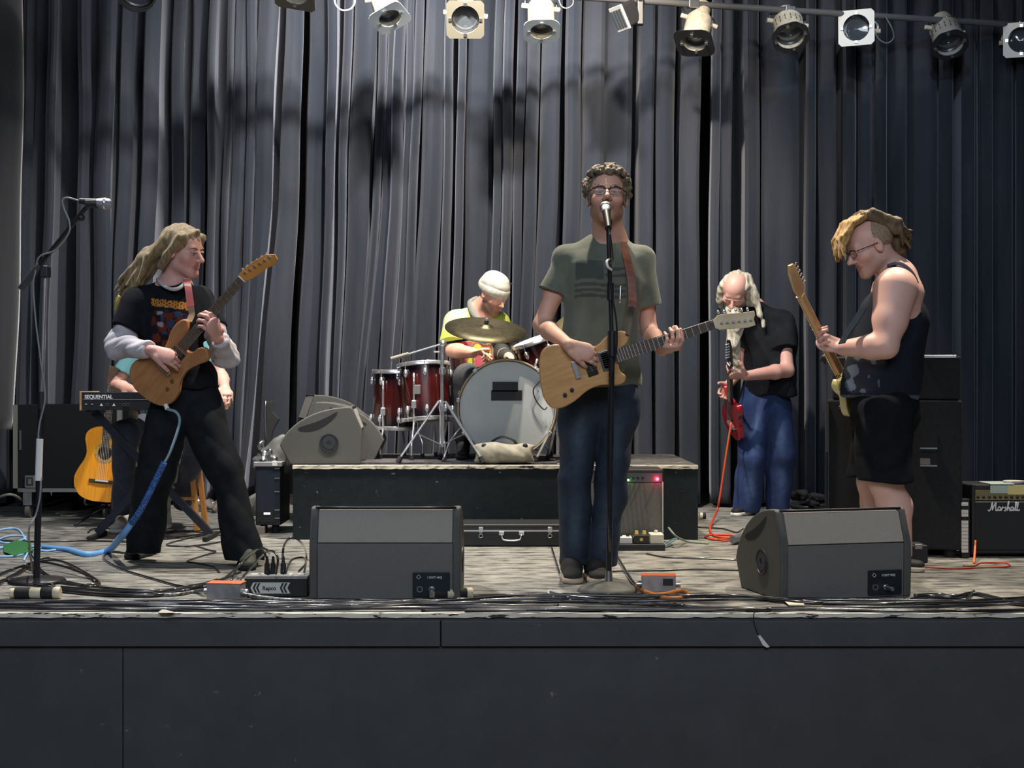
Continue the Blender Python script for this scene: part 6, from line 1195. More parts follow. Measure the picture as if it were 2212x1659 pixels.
for a in (A0, B0): MB().bar(a+V(0, -.10, .004), a+V(0, .18, .004), .03, .022).build('top_bar', tube_b, t); 
for a in (A1, B1): MB().bar(V(a.x, a.y-.16, .016), V(a.x, a.y+.16, .016), .03, .03).build('foot_bar', rubber, t, bev=.008)
c = lerp(A0, A1, .5); MB().cyl(c+V(0, -.03, 0), c+V(0, .05, 0), .035, n=16).build('hub', rubber, t, autos=40)
# stool
sx0 = FP(385, 1148); wood = mat('stool_wood', (.62, .27, .07), .4, c2=(.52, .21, .05), ns=14, stretch=(4, 4, 1), coat=.3)
t = thing('wooden_stool', 'orange wooden stool with splayed legs under the keyboard player', 'stool', V(sx0.x, sx0.y+.1, 0)); top = V(sx0.x-.01, sx0.y+.12, .50)
MB().lathe([(.001, -.03), (.14, -.03), (.155, -.02), (.155, 0), (.001, .006)], top, (0, 0, 1), 28).build('seat', wood, t, autos=40)
for sx_, sy_ in ((-1, -1), (1, -1), (-1, 1), (1, 1)):
    MB().bar(top+V(sx_*.08, sy_*.08, -.03), V(top.x+sx_*.125, top.y+sy_*.12, .004), .032, .032, (0, 1, 0)).build('leg', wood, t, bev=.003)
for z in (.20, .27): MB().bar(V(top.x-.115, top.y-.115 if z < .25 else top.y+.11, z), V(top.x+.115, top.y-.115 if z < .25 else top.y+.11, z), .02, .02).build('rung', wood, t, bev=.002)
Fc = Field(.008); q = V(P(357, 0, top.y-.2).x, top.y-.19, 0); Fc.cap(q+V(.0, 0, .40), q+V(-.01, 0, .16), .05, .045, n_, .4); Fc.cap(q+V(.02, 0, .42), q+V(.03, .12, .50), .05, .05, (0, 0, 1), .4); Fc.disp = folds(61, .006, 40)
tag(Fc.build('draped_cloth', mat('cloth_grey', (.22, .22, .21), .9, c2=(.30, .30, .28), ns=12), None), 'grey cloth with pale edge hanging from the wooden stool seat', 'cloth')
# striped cloth behind the keyboard
Fc = Field(.008); q = P(286, 900, 8.25); Fc.cap(P(288, 895, 8.28), P(289, 990, 8.28), .030, .026, n_, .4); Fc.cap(P(282, 955, 8.28), P(294, 1000, 8.28), .03, .02, n_, .4); Fc.disp = folds(62, .005, 50)
tag(Fc.build('towel', mat('towel_pink_white', (.70, .60, .56), .9, c2=(.30, .25, .27), ns=4, stretch=(1, 1, 14), lo=.56, hi=.6), None), 'pink and white striped cloth hanging behind the keyboard stand', 'cloth')
# acoustic guitar on a small stand
AD = 8.75; aF = frame(P(228, 1010, AD), P(243, 890, AD)-P(228, 1035, AD), V(-1, 0, 0)); zz = aF.to_3x3() @ V(0, 0, 1)
if zz.y > 0: aF = frame(P(228, 1010, AD), P(243, 890, AD)-P(228, 1035, AD), V(1, 0, 0))
aF = aF @ Matrix.Translation((.02, 0, 0)); spr = mat('spruce_orange', (.98, .40, .025), .35, c2=(.90, .34, .02), ns=8, stretch=(1, 10, 10), coat=.6); rim = mat('guitar_side_dark', (.09, .03, .015), .3, coat=.6)
t = thing('acoustic_guitar', 'orange-topped classical guitar leaning upright on a stand below the keyboard', 'guitar', aF.translation); t.rotation_euler = aF.to_euler()
half = [(-.235, 0), (-.232, .07), (-.205, .135), (-.15, .172), (-.09, .178), (-.03, .155), (.02, .128), (.065, .116), (.11, .122), (.16, .134), (.205, .120), (.235, .070), (.242, 0)]
out = half+[(x, -y) for x, y in half[1:-1]][::-1]; X = lambda: MB(aF)
X().prism(smooth2(out, 3), -.05, .043).build('body', rim, t, bev=.004); X().prism(smooth2([(x*.985, y*.985) for x, y in out], 3), .0425, .0465).build('soundboard', spr, t)
X().lathe([(.001, 0), (.043, 0)], (.075, 0, .0470), (0, 0, 1), 32).build('sound_hole', rubber, t); X().lathe([(.046, 0), (.046, .0008), (.066, .0008), (.066, 0)], (.075, 0, .0468), (0, 0, 1), 40).build('rosette', mat('rosette', (.36, .22, .06), .5, c2=(.55, .36, .10), ns=90), t)
X().box((-.105, .0, .050), (.024, .165, .006)).build('bridge', rosew, t, bev=.002); X().box((-.100, -.0, .055), (.010, .080, .006)).build('saddle', white, t)
X().box((.31, 0, .052), (.40, .052, .014)).build('neck', rosew, t, bev=.003); mbf = None
for i in range(1, 16): X().box((.50-.58*(1-2**(-i/12)), 0, .0595), (.002, .05, .0015)).build('fret', fretw, t)
for i in range(6): X().cyl((-.10, (i-2.5)*.011, .058), (.50, (i-2.5)*.008, .061), .0008, n=4).build('string', white, t)
X().box((.56, 0, .046), (.12, .068, .016)).build('headstock', rosew, t, bev=.004)
g0 = aF @ V(-.24, 0, -.02); t = thing('guitar_stand', 'small black stand holding the classical guitar', 'stand', V(g0.x, g0.y, 0))
MB().cyl(V(g0.x, g0.y+.08, .03), V(g0.x, g0.y+.08, .42), .009, n=10).build('post', blackm, t)
for sg in (-1, 1): MB().tube([V(g0.x, g0.y+.07, .12), V(g0.x+sg*.09, g0.y+.05, .07), V(g0.x+sg*.16, g0.y-.06, .012)], .009, 8, 4).build('leg', blackm, t, smooth=True); MB().tube([V(g0.x, g0.y+.08, .14), V(g0.x+sg*.08, g0.y+.0, g0.z-.012), V(g0.x+sg*.085, g0.y-.09, g0.z-.008), V(g0.x+sg*.085, g0.y-.095, g0.z+.03)], .007, 8, 4).build('cradle_arm', rubber, t, smooth=True)
MB().tube([V(g0.x, g0.y+.08, .12), V(g0.x, g0.y+.2, .012)], .009, 8, 2).build('leg', blackm, t, smooth=True)
# road case far left
CD = 9.3; x0, x1 = P(28, 0, CD).x, P(262, 0, CD).x; z0_, z1_ = P(0, 1063, CD).z, .90
t = thing('road_case', 'large black road case on casters with aluminium edges behind the boom stand', 'case', ((x0+x1)/2, CD+.3, 0)); pan = mat('laminate_black', (.005, .0055, .007), .6, spec=.2)
MB().box2((x0+.01, CD+.005, z0_+.01), (x1-.01, CD+.5, z1_-.14)).build('panel', pan, t)
for a, b in (((x0, CD, z0_), (x0+.03, CD+.03, z1_-.14)), ((x1-.03, CD, z0_), (x1, CD+.03, z1_-.14)), ((x0, CD, z0_), (x1, CD+.03, z0_+.025))): MB().box2(a, b).build('edge_extrusion', alum if b[2]-a[2] < .1 else mat('alum_dull', (.30, .30, .27), .45, .8), t)
MB().box2((P(42, 0, CD).x, CD-.004, P(0, 972, CD).z), (P(46, 0, CD).x, CD+.006, P(0, 930, CD).z)).build('hinge_strip', alum, t)
for px in (65, 171):
    c = P(px, 1040, CD-.003); MB().box(c, (.074, .010, .082)).build('latch_dish', alum, t, bev=.012)
    MB().box(c+V(0, -.006, 0), (.05, .006, .058)).build('latch_inset', mat('latch_dark', (.05, .05, .06), .4, .6), t, bev=.004); MB().box(c+V(0, -.011, .0), (.022, .008, .034)).build('latch_twist', alum, t, bev=.003)
for px in (62, 230):
    c = P(px, 1090, CD+.06); MB().box2((c.x-.03, CD+.03, .085), (c.x+.03, CD+.10, z0_)).build('caster_fork', steel, t, bev=.004); MB().cyl((c.x-.015, CD+.065, .045), (c.x+.015, CD+.065, .045), .044, n=20).build('caster_wheel', mat('wheel_grey', (.06, .06, .055), .6), t, autos=40)
# box underneath / behind it
t = thing('road_case', 'second low dark case in the shadow behind the classical guitar', 'case', P(300, 1090, 9.9)*1.0); t.location.z = 0; x0, x1 = P(160, 0, 9.9).x, P(330, 0, 9.9).x
MB().box2((x0, 9.86, .002), (x1, 10.06, .38)).build('panel', pan, t, bev=.006); MB().box2((x0, 9.85, .36), (x1, 9.87, .385)).build('edge_extrusion', mat('alum_dull', (.30, .30, .27), .45, .8), t)

# ------------------------------------------------------------------ equipment beside the riser (left end)
RD = 8.35; x0, x1 = P(552, 0, RD).x, P(606, 0, RD).x; zt = P(0, 1008, RD).z
t = thing('equipment_rack', 'small dark rack case with lit units at the left end of the platform', 'rack', ((x0+x1)/2, RD+.2, 0))
MB().box2((x0, RD, .05), (x1, RD+.35, zt)).build('housing', mat('rack_navy', (.010, .015, .026), .4), t, bev=.006)
for z in (.09, .14, .25, .33, .39): MB().box2((x1-.035, RD-.004, z), (x1-.005, RD, z+.006)).build('rack_screw_strip', steel, t)
MB().box2((x0+.01, RD-.003, .07), (x1-.04, RD, .13)).build('rack_unit', blackm, t); MB().box2((x0+.05, RD-.006, .115), (x0+.09, RD-.002, .128)).build('display', mat('display_white', (.9, .92, 1), .4, emit=.6), t)
MB().box2((x0-.012, RD-.006, zt+.001), (x1+.01, RD+.33, zt+.028)).build('top_unit', mat('unit_silver', (.50, .50, .52), .35, .7), t, bev=.003); MB().box2((x1-.05, RD-.009, zt+.004), (x1-.02, RD-.005, zt+.034)).build('unit_switch', white, t, bev=.002)
for x in (x0+.04, x1-.04): MB().cyl((x, RD+.06, .05), (x, RD+.06, .001), .022, n=14).build('foot', rubber, t)
MB().box2((x0-.02, RD-.05, .0), (x0+.06, RD-.01, .045)).build('front_foot', mat('unit_tan', (.28, .24, .19), .6), t)
Fc = Field(.008); q = P(590, 968, 8.5)
Fc.cap(P(612, 950, 8.5), P(590, 985, 8.5), .03, .075, n_, .6, k=.03); Fc.cap(P(600, 960, 8.5), P(618, 1005, 8.5), .03, .05, n_, .6, k=.03); Fc.disp = folds(66, .008, 30)
tag(Fc.build('fabric_bag', mat('nylon_grey', (.085, .09, .08), .6, c2=(.14, .145, .13), ns=12), None), 'crumpled grey nylon bag leaning on the platform\'s left end above the rack', 'bag')
Fc = Field(.007); Fc.cap(P(566, 965, 8.42), P(572, 995, 8.42), .018, .045, k=.02); Fc.cap(P(580, 975, 8.42), P(556, 998, 8.42), .02, .03, k=.02); Fc.cap(P(573, 955, 8.42), P(586, 990, 8.42), .012, .03, k=.02); Fc.disp = folds(67, .010, 60)
tag(Fc.build('foil_bundle', mat('plastic_shiny', (.30, .31, .32), .2, .7, c2=(.05, .055, .06), ns=40), None), 'shiny crumpled plastic bundle on top of the small rack', 'bag')
t = thing('cymbal_case', 'black soft-edged guitar neck gig bag standing against the drapes left of the platform', 'bag', P(583, 1080, 9.4)*1.0); t.location.z = 0
MB().add([(p.x, p.y+dy, p.z) for dy in (0, .03) for p in (P(575, 868, 9.4), P(588, 865, 9.4), P(590, 890, 9.4), P(604, 905, 9.4), P(598, 915, 9.4), P(590, 930, 9.4), P(584, 960, 9.4), P(600, 1116, 9.4), P(575, 1116, 9.4), P(572, 940, 9.4))], [list(range(10))[::-1], list(range(10, 20))]+[(i, (i+1) % 10, 10+(i+1) % 10, 10+i) for i in range(10)]).build('bag_shell', rubber, t, bev=.008)
MB().tube([P(574, 866, 9.38), P(573, 910, 9.38), P(575, 950, 9.38)], .004, 6, 4).build('zip', steel, t, smooth=True); t.name = 'gig_bag'
# clutter on the floor between stool and rack
for i, (px, py, r0, lab, m_) in enumerate(((432, 1098, .06, 'crumpled clear plastic bag on the floor right of the wooden stool', 'plastic_shiny'), (468, 1102, .045, 'dark crumpled cloth on the floor just right of the plastic bag', 'cloth_taupe'), (538, 1122, .05, 'grey folded tarp standing left of the small rack', 'nylon_grey'))):
    c = FP(px, py+4); Fc = Field(.008); r = random.Random(i)
    for k in range(7): a = c+V(r.uniform(-.08, .08), r.uniform(-.04, .04), r.uniform(.02, .05+(.18 if i == 2 else 0))); Fc.cap(a, a+V(r.uniform(-.06, .06), 0, r.uniform(-.02, .03)), r0*.6, r0*.3, k=.02)
    Fc.plane((0, 0, .002), (0, 0, -1)); Fc.disp = folds(70+i, .010, 55); tag(Fc.build('crumpled_bundle', MATS[m_], None), lab, 'cloth')

# ------------------------------------------------------------------ power boxes, connectors, pedals
yb_ = FP(600, 1290).y; x0, x1 = P(528, 0, yb_).x, P(664, 0, yb_).x; zt = .9-(1247-CY)*yb_/FPX
t = thing('power_distributor', 'long black power box with arrow label and plugs on top, left of the nearer monitor', 'power box', ((x0+x1)/2, yb_+.05, 0))
MB().box2((x0, yb_, .002), (x1, yb_+.13, zt-.004)).build('box', mat('box_black', (.014, .016, .016), .45), t, bev=.004); MB().box2((x0+.002, yb_+.02, zt-.004), (x1-.002, yb_+.12, zt+.002)).build('socket_panel', mat('panel_silver', (.42, .42, .42), .4, .6), t)
lx0, lx1 = P(541, 0, yb_).x, P(627, 0, yb_).x; lz0, lz1 = P(0, 1282, yb_).z, P(0, 1258, yb_).z; zm = (lz0+lz1)/2; hw = (lz1-lz0)/2
lg = mat('label_grey', (.50, .52, .50), .5)
MB().add([(x, y, z) for y in (yb_-.001, yb_+.001) for x, z in ((lx0, zm), (lx0+.012, lz1), (lx1, lz1), (lx1-.012, zm), (lx1, lz0), (lx0+.012, lz0))], [(0, 1, 2, 3, 4, 5)[::-1], (6, 7, 8, 9, 10, 11)]).build('label_plate', lg, t)
script('Rapco', (P(567, 0, yb_).x, yb_-.0015, zm-.009), .024, mat('ink_black', (.01, .01, .01), .5), t, 'lettering', RT, off=.0006, sx=.95)
for x in (lx0+.010, lx0+.024, lx1-.044, lx1-.030): MB().add([(x, yb_-.002, zm), (x+.010, yb_-.002, lz1-.003), (x+.018, yb_-.002, lz1-.003), (x+.008, yb_-.002, zm), (x+.018, yb_-.002, lz0+.003), (x+.010, yb_-.002, lz0+.003)], [(0, 1, 2, 3), (0, 3, 4, 5)]).build('arrow_mark', MATS['ink_black'], t)
for i in range(6): MB().box((x0+.03+i*.040, yb_+.07, zt+.003), (.026, .03, .004)).build('outlet', mat('outlet_pale', (.6, .6, .58), .5), t, bev=.001)
for i, px in enumerate((577, 590, 612)):
    c = V(P(px, 0, yb_+.07).x, yb_+.07, zt+.005); o = MB().cyl(c, c+V(0, 0, .045), .013, .011, 12); o.cyl(c+V(0, 0, .045), c+V(0, 0, .075), .008, .005, 10); tag(o.build('power_plug', rubber, None, autos=40), ['leftmost of the three black plugs on the long power box', 'middle black plug on the long power box, next to the leftmost one', 'rightmost and stoutest black plug on the long power box'][i], 'plug', 'plugs in the power box')
def outlet_box(label, px0, px1, pyb, h, ang, black_patch):
    a, b = FP(px0, pyb), FP(px1, pyb); c = (a+b)/2; W = (b-a).length; Fm = Matrix.Translation(c+V(0, .04, 0)) @ Matrix.Rotation(ang, 4, 'Z'); t = thing('outlet_box', label, 'power box', c+V(0, .04, 0)); X = lambda: MB(Fm)
    gal = mat('galvanised', (.42, .42, .43), .45, .6, c2=(.30, .30, .31), ns=20); orr = mat('orange_paint', (.75, .14, .035), .55, c2=(.60, .16, .08), ns=25)
    X().box2((-W/2, -.04, .004), (W/2, .04, h)).build('box', gal, t, bev=.003); X().box2((-W/2-.002, -.042, h), (W/2+.002, .042, h+.003)).build('cover_plate', orr, t)
    X().box2((-W/2-.004, -.043, 0), (W/2+.004, .043, .004)).build('base_plate', orr, t)
    if black_patch: X().box2((W*.12, -.0415, h*.45), (W*.42, -.040, h*.85)).build('socket_face', blackp, t)
    for sg in (-1, 1): X().cyl((sg*W/2, 0, h*.45), (sg*(W/2+.022), 0, h*.45), .014, n=12).build('conduit_nut', steel, t, autos=40)
outlet_box('small metal outlet box with orange top, just left of the long power box', 447, 522, 1298, .070, -.12, False)
outlet_box('small metal outlet box with orange patch behind the round microphone base', 1388, 1461, 1281, .072, -.06, True)
def connector(label, px0, px1, py, r=.021, z=.024, ang=0.0):
    a, b = FP(px0, py, z), FP(px1, py, z); b.y = a.y+math.tan(ang)*(b.x-a.x); d = (b-a).normalized(); L = (b-a).length; t = thing('cable_connector', label, 'connector', (a+b)/2-V(0, 0, z)); crm = mat('connector_cream', (.55, .50, .36), .5)
    for i, (u0, u1, m, k) in enumerate(((0, .10, crm, 1.0), (.10, .40, rubber, 1.12), (.40, .62, crm, 1.10), (.62, .86, rubber, 1.15), (.86, 1, crm, 1.2))): MB().lathe([(r*k*.9, 0), (r*k, .004), (r*k, L*(u1-u0)-.004), (r*k*.9, L*(u1-u0))], a+d*L*u0, d, 20, True, True).build('connector_ring' if m is crm else 'connector_body', m, t, autos=40)
connector('black and cream cable coupler lying at the far left of the stage front', 22, 130, 1281, ang=.02)
connector('black and cream cable coupler in front of the nearer monitor\'s right corner', 928, 1020, 1284, .019, ang=.25)
# pedalboard
pb_ = FP(1370, 1190); t = thing('pedalboard', 'flat black pedal board on the floor in front of the glowing amplifier', 'pedalboard', V(pb_.x, pb_.y+.08, 0)); x0, x1 = P(1305, 0, pb_.y).x, P(1437, 0, pb_.y).x
MB().box2((x0, pb_.y, .002), (x1, pb_.y+.2, .035)).build('board', blackp, t, bev=.004)
def pedal(label, px0, px1, h, m, knobs, kc, extra=None, dy=.02):
    a, b = P(px0, 0, pb_.y+dy).x, P(px1, 0, pb_.y+dy).x; t = thing('effect_pedal', label, 'pedal', ((a+b)/2, pb_.y+.1, .036), 'effect pedals on the board')
    MB().box2((a, pb_.y+dy, .036), (b, pb_.y+.12+dy, .036+h)).build('enclosure', m, t, bev=.003)
    for i in range(knobs): MB().cyl((lerp(a, b, (i+.5)/knobs), pb_.y+.06+dy, .036+h), (lerp(a, b, (i+.5)/knobs), pb_.y+.06+dy, .036+h+.018), .011, .009, 12).build('knob', kc, t, autos=40)
    if extra: MB().cyl(((a+b)/2, pb_.y+dy-.001, .036+h*.5), ((a+b)/2, pb_.y+dy+.002, .036+h*.5), .009, n=14).build('emblem', extra, t)
wp = mat('pedal_white', (.70, .69, .66), .4); ylw = mat('pedal_yellow', (.72, .55, .12), .4)
pedal('pale grey pedal at the left end of the board, half hidden by the stand', 1310, 1332, .028, mat('pedal_grey', (.4, .4, .42), .4), 1, blackp); pedal('white pedal with black knobs, second on the board', 1334, 1366, .034, wp, 2, blackp)
pedal('black pedal with two yellow knobs in the middle of the board', 1369, 1402, .046, mat('pedal_black', (.02, .02, .015), .4), 2, ylw, ylw); pedal('cream double-decked pedal at the right end of the board', 1405, 1434, .050, mat('pedal_cream', (.68, .62, .48), .4), 1, wp)
# jack knobs at riser end
t = thing('castor', 'pale round caster lying on the floor at the platform\'s right end', 'caster', P(1513, 1113, 9.25)); c = V(P(1511, 1113, 9.25).x, 9.25, .0225); MB().cyl(c, c+V(.02, 0, 0), .022, n=16).build('wheel', mat('caster_cream', (.62, .57, .45), .5), t, autos=40); MB().cyl(c+V(.02, 0, 0), c+V(.042, 0, 0), .020, n=16).build('hub', rubber, t, autos=40)

# ------------------------------------------------------------------ cables
def fc(label, pts, r=.0055, m=None, group=None, z=None, name='cable'):
    z = r if z is None else z; return cable(label, [FP(x, y, z+(h[0] if h else 0)) for x, y, *h in pts], r, m, group, name)
rr_ = random.Random(21); TG = 'black cables tangled along the stage front'
for i in range(11):
    y0_ = 1297+i*2.2; pts = []; ph = rr_.uniform(0, 6)
    for k in range(-1, 26):
        x = k*92+rr_.uniform(-14, 14); bulge = 9*math.exp(-((x-1180)/230)**2)*(1 if i < 8 else .2)+7*math.exp(-((x-1560)/150)**2)*(1 if i < 6 else 0); y = y0_-bulge*(i % 4)*.9+2.6*math.sin(k*.55+ph)+rr_.uniform(-1.2, 1.2)
        if x > 1990: y -= (x-1990)*.02*(i % 3)
        y = min(max(y, 1286), 1322); pts.append((x, y, .002*rr_.randint(0, 3)))
    lo, hi = sorted(rr_.sample(range(0, 27), 2)) if i > 3 else (0, 26)
    if hi-lo < 9: lo, hi = max(0, lo-6), min(26, hi+6)
    fc('black cable in the tangle running along the stage front edge', pts[lo:hi+1], rr_.choice([.005, .0065, .008]), group=TG)
LB = 'black cable loop in the tangle around the left stand foot'; GB = 'black cable loops around the left stand'
fc('widest black cable loop around the foot of the left stand', [(-20, 1262), (40, 1240), (75, 1216), (130, 1212, .02), (190, 1240), (216, 1262), (180, 1266), (120, 1252), (60, 1225, .02), (20, 1232), (-20, 1250)], group=GB)
fc('inner twisted black cable loop at the foot of the left stand', [(-20, 1252), (50, 1222), (90, 1214, .03), (150, 1228, .02), (214, 1258), (150, 1262), (90, 1246), (72, 1228, .01), (82, 1212, .03), (110, 1206, .03), (160, 1225), (205, 1256)], group=GB)
fc('black cable curling behind the far left coupler', [(-20, 1275), (30, 1242), (60, 1228), (110, 1260), (112, 1268), (60, 1262), (20, 1256), (16, 1248), (40, 1236, .01)], group=GB)
fc('black cable running from behind the left stand to the left outlet box', [(60, 1182), (72, 1206, .02), (100, 1240), (170, 1262), (300, 1275), (400, 1270), (470, 1252)], group=GB)
fc('black cable curving from the long-haired man\'s front foot to the outlet box', [(290, 1198), (240, 1192), (224, 1206), (260, 1228), (330, 1250), (390, 1266), (430, 1266), (480, 1252), (530, 1210, .06), (556, 1186, .14), (574, 1186, .16), (582, 1196, .13)])
fc('thick black cable between the far left coupler and the outlet box', [(132, 1276), (220, 1284), (330, 1286), (400, 1276), (446, 1268, .02)], .009)
fc('thinner black cable beside the thick one at the stage front left', [(132, 1268), (230, 1276), (330, 1278), (400, 1268), (470, 1254), (520, 1236, .02)], .006)
steelc = mat('braided_conduit', (.30, .30, .30), .4, .7, c2=(.08, .08, .08), ns=90)
fc('braided grey conduit running right from the outlet box in front of the power box', [(516, 1282, .02), (560, 1290, .01), (610, 1296), (650, 1298), (700, 1304)], .010, steelc)
fc('braided grey conduit entering the outlet box from the left', [(330, 1284), (380, 1284), (420, 1278), (446, 1275, .02)], .008, steelc)
for i, pts in enumerate(([(582, 1242, .08), (574, 1200, .15), (556, 1186, .16), (520, 1215, .06), (498, 1256, .01)], [(596, 1240, .10), (600, 1205, .17), (586, 1190, .19), (566, 1200, .14), (520, 1252, .01)], [(612, 1240, .10), (612, 1185, .20), (628, 1162, .26), (650, 1172, .22), (662, 1200, .10), (655, 1250, .01)], [(616, 1240, .08), (630, 1210, .12), (655, 1205, .12), (660, 1218, .08), (645, 1235, .04)])):
    fc(['lowest cord arching left out of the long power box', 'second cord arching left above the lowest one from the power box', 'tallest cord arching right of the plugs toward the monitor', 'small low cord loop between the tallest cord and the power box'][i], pts, .005, group='cords arching from the power box')
fc('thin black cord lying in an open zigzag on the floor left of the power box', [(420, 1178), (450, 1188), (466, 1192), (440, 1200), (405, 1212), (420, 1216), (460, 1224), (474, 1236)], .0045)
fc('black cord loop on the floor behind the long-haired man\'s legs', [(190, 1150), (205, 1142), (260, 1142), (340, 1150), (420, 1146), (480, 1142), (540, 1138)], .005)
fc('dark cable crossing the floor behind the boom stand', [(0, 1168), (80, 1170), (180, 1168), (280, 1170), (360, 1164), (420, 1156), (500, 1146)], .005)
fc('flattened cable coil on the floor between the two men at left', [(345, 1150), (400, 1146), (450, 1152), (480, 1150), (420, 1160), (360, 1176), (400, 1180), (470, 1172), (490, 1160), (440, 1150)], .0045)
fc('long pale grey cable sagging along the floor in front of the road case', [(-30, 1085, .10), (20, 1068, .16), (50, 1082, .10), (80, 1102), (130, 1106), (180, 1103), (240, 1090, .03), (300, 1086, .03)], .009, mat('cable_warmgrey', (.16, .16, .14), .4))
fc('short grey cable end on the floor behind the boom stand', [(120, 1110), (170, 1106), (200, 1104), (160, 1114), (130, 1114)], .008, MATS['cable_warmgrey'])
# blue cord bundle and green tape
blue = mat('cord_light_blue', (.14, .36, .72), .5); blue2 = mat('sleeve_royal_blue', (.05, .16, .48), .6, c2=(.01, .04, .14), ns=120, lo=.45, hi=.55)
cable('grey-blue cord hanging from the jack of the brown guitar', [P(362, 884, 6.80), P(380, 890, 6.78), P(388, 905, 6.78), P(384, 930, 6.75), P(368, 975, 6.72), P(352, 1005, 6.70)], .007, mat('cord_grey_blue', (.20, .30, .36), .5))
cable('thick royal blue coiled lead sloping down past the long-haired man\'s leg', [P(355, 998, 6.70), P(330, 1050, 6.70), P(305, 1100, 6.72), P(285, 1130, 6.76)], .0165, blue2)
cable('thick light blue lead curving along the floor to the left stand', [P(287, 1126, 6.76), P(262, 1160, 6.85), FP(232, 1190, .012), FP(190, 1198, .012), FP(150, 1188, .012), FP(122, 1184, .012), FP(88, 1180, .012)], [.0165, .018, .019, .018, .015, .012, .010], blue)
for i, pts in enumerate(([(88, 1184), (40, 1176), (0, 1182), (-30, 1178)], [(56, 1166), (40, 1144), (14, 1142), (-10, 1150), (0, 1170), (30, 1172), (56, 1160), (20, 1158), (-30, 1176)], [(50, 1184), (52, 1196), (20, 1202), (-30, 1200), (-20, 1190), (30, 1180), (60, 1186), (52, 1210)], [(120, 1188), (98, 1190), (70, 1186)])):
    fc(['straight pale blue cord leaving the blue lead at far left', 'rearmost curled pale blue cord coil at far left', 'front flat pale blue cord loop around the green strip', 'short pale blue cord end just left of the boom stand'][i], pts, .006, mat('cord_pale_blue', (.34, .58, .90), .5), group='light blue cord coils')
gt_ = thing('tape_roll_green', 'green cloth strip lying among the blue cord coils at far left', 'tape', FP(40, 1182)); MB().add([tuple(FP(x, y, z)) for z in (.002, .012) for x, y in ((6, 1178), (35, 1166), (66, 1172), (72, 1190), (30, 1200), (8, 1192))], [list(range(6))[::-1], list(range(6, 12))]+[(i, (i+1) % 6, 6+(i+1) % 6, 6+i) for i in range(6)]).build('strip', mat('tape_green', (.03, .17, .05), .6), gt_, bev=.002); gt_.name = 'cloth_strip'
# red and orange leads
red = mat('cord_red_orange', (.46, .055, .02), .5); org = mat('cord_orange', (.50, .17, .03), .5)
cable('red-orange lead hanging from the red guitar down to the floor', [P(1580, 912, 9.30), P(1572, 960, 9.28), P(1563, 1020, 9.26), P(1554, 1080, 9.24), P(1548, 1105, 9.2), FP(1534, 1140, .01), FP(1545, 1158, .008), FP(1580, 1162, .008)], .0075, red)
fc('red-brown lead lying in flat loops on the floor at the platform\'s right end', [(1580, 1162), (1545, 1166), (1524, 1160), (1540, 1155), (1590, 1158), (1570, 1168), (1535, 1163)], .006, red)
fc('thin dark lead on the floor from the platform end toward the right monitor', [(1508, 1139), (1560, 1142), (1590, 1150), (1606, 1142)], .005)
fc('orange extension cord looped in front of the outlet box by the microphone base', [(1374, 1262), (1392, 1278), (1430, 1290), (1464, 1292), (1488, 1284), (1470, 1276), (1430, 1284), (1400, 1280), (1376, 1266)], .009, org)
fc('thin red-orange cord coil on the floor below the right-hand amplifier', [(1995, 1225), (2060, 1228), (2120, 1226), (2176, 1224), (2172, 1216), (2120, 1216), (2105, 1222), (2080, 1222)], .004, red)
cable('short orange cord running up the front of the right-hand amplifier', [FP(2104, 1216, .006), P(2106, 1190, 7.12), P(2107, 1168, 7.17)], .006, mat('cord_orange_red', (.70, .17, .06), .5))
fc('black cable running back from the microphone base past the outlet box', [(1330, 1196), (1346, 1224), (1362, 1250), (1376, 1266), (1400, 1280)], .008)
fc('thin black cord behind the singer\'s left shoe', [(1192, 1184), (1200, 1210), (1208, 1236), (1214, 1246)], .0055)
fc('thin dark cord across the floor from the pedals to the right monitor', [(1396, 1196), (1440, 1204), (1510, 1206), (1600, 1210)], .004)
fc('thin dark cord crossing the floor behind the outlet box', [(1320, 1234), (1400, 1233), (1500, 1230), (1600, 1232)], .004)
cable('blue-grey patch cable from the pedals to the platform front', [P(1434, 1176, 7.62), P(1450, 1166, 7.7), P(1462, 1164, 7.8), P(1448, 1172, 7.66), P(1434, 1180, 7.6)], .004, mat('cord_teal', (.14, .26, .30), .5))
fc('pale green cable sloping from the platform front to the floor beside the pedals', [(1444, 1140, .10), (1460, 1158, .06), (1480, 1168, .01), (1504, 1172), (1530, 1174)], .006, mat('cord_sage', (.20, .24, .18), .5))
fc('black cable loop right of the turned monitor', [(1960, 1298), (2000, 1288), (2060, 1290), (2100, 1282), (2150, 1292), (2200, 1304), (2240, 1306)], .009)
fc('second black cable leaving the turned monitor to the right', [(1975, 1286), (2030, 1284), (2080, 1288), (2104, 1278), (2090, 1296), (2130, 1300), (2230, 1308)], .007)
fc('pale cable loop lying in front of the singer\'s shoes', [(1235, 1300), (1220, 1286), (1188, 1276), (1186, 1284), (1200, 1294)], .006, mat('cable_pale', (.55, .55, .55), .4))
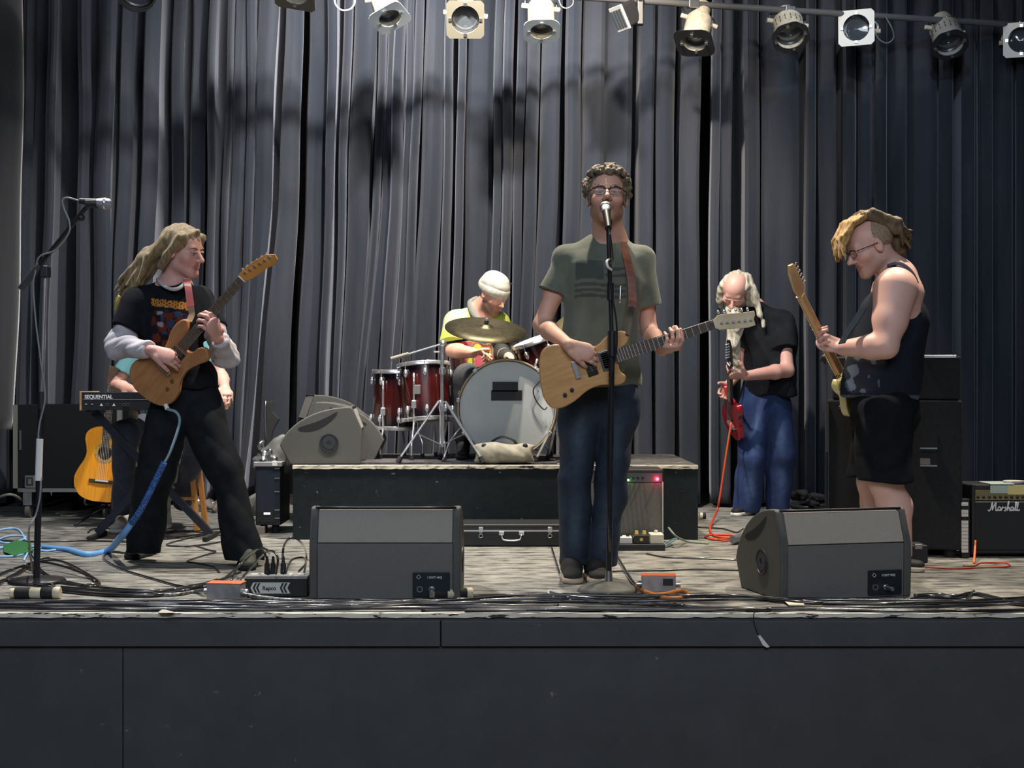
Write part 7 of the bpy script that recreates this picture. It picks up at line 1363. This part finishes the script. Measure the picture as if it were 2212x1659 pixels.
t = thing('cable_connector', 'silver cable end lying left of the turned monitor', 'connector', FP(1590, 1166)); MB().cyl(FP(1583, 1166, .03), FP(1602, 1160, .03), .022, .026, 14).build('shell', mat('connector_grey', (.20, .20, .22), .4, .5), t, autos=40); MB().cyl(FP(1602, 1160, .03), FP(1608, 1158, .03), .018, .012, 12).build('nose', steel, t, autos=40)
# tape scraps on the stage edge and the tag on the front
def scrap(label, pts, m, z=.004):
    n = len(pts); return tag(MB().add([tuple(FP(x, y, z_)) for z_ in (.001, z) for x, y in pts], [list(range(n))[::-1], list(range(n, 2*n))]+[(i, (i+1) % n, n+(i+1) % n, n+i) for i in range(n)]).build('tape_scrap', m, None), label, 'tape')
scrap('pale crumpled tape scrap on the stage edge below the turned monitor', [(1692, 1296), (1705, 1299), (1716, 1297), (1736, 1302), (1738, 1308), (1705, 1308)], mat('tape_ivory', (.55, .53, .42), .6), .012)
scrap('tan tape piece right of the pale scrap below the turned monitor', [(1750, 1300), (1774, 1300), (1774, 1309), (1752, 1309)], mat('tape_tan', (.40, .32, .22), .6))
scrap('long dark brown tape strip on the stage edge below the turned monitor', [(1776, 1300), (1826, 1302), (1824, 1309), (1776, 1309)], mat('tape_brown', (.08, .07, .055), .6))
scrap('white taped patch on the stage edge at left', [(342, 1322), (352, 1315), (362, 1318), (376, 1322), (374, 1324), (345, 1324)], mat('tape_offwhite', (.45, .44, .40), .6), .008)
scrap('small pale blue tape bit near the far left coupler', [(40, 1302), (60, 1299), (66, 1301), (50, 1306)], mat('tape_blue', (.25, .35, .6), .6))
YT = YF+.002; o = MB().add([(p.x, YT-dy, p.z) for dy in (0, .0015) for p in (P(1636, 1372, YF), P(1642, 1372, YF), P(1663, 1398, YF), P(1656, 1399, YF), P(1648, 1394, YF))], [(0, 1, 2, 3, 4), (9, 8, 7, 6, 5)]+[(i, 5+i, 5+(i+1) % 5, (i+1) % 5) for i in range(5)]).build('paper_tag', white, None); tag(o, 'small white paper tag hanging on the stage front board below the turned monitor', 'tag')
cable('thin string holding the white paper tag on the stage front', [FP(1632, 1318, .004), FP(1628, 1326, .003), P(1629, 1345, YF-.001), P(1634, 1362, YF-.001), P(1639, 1373, YF-.001)], .0018)
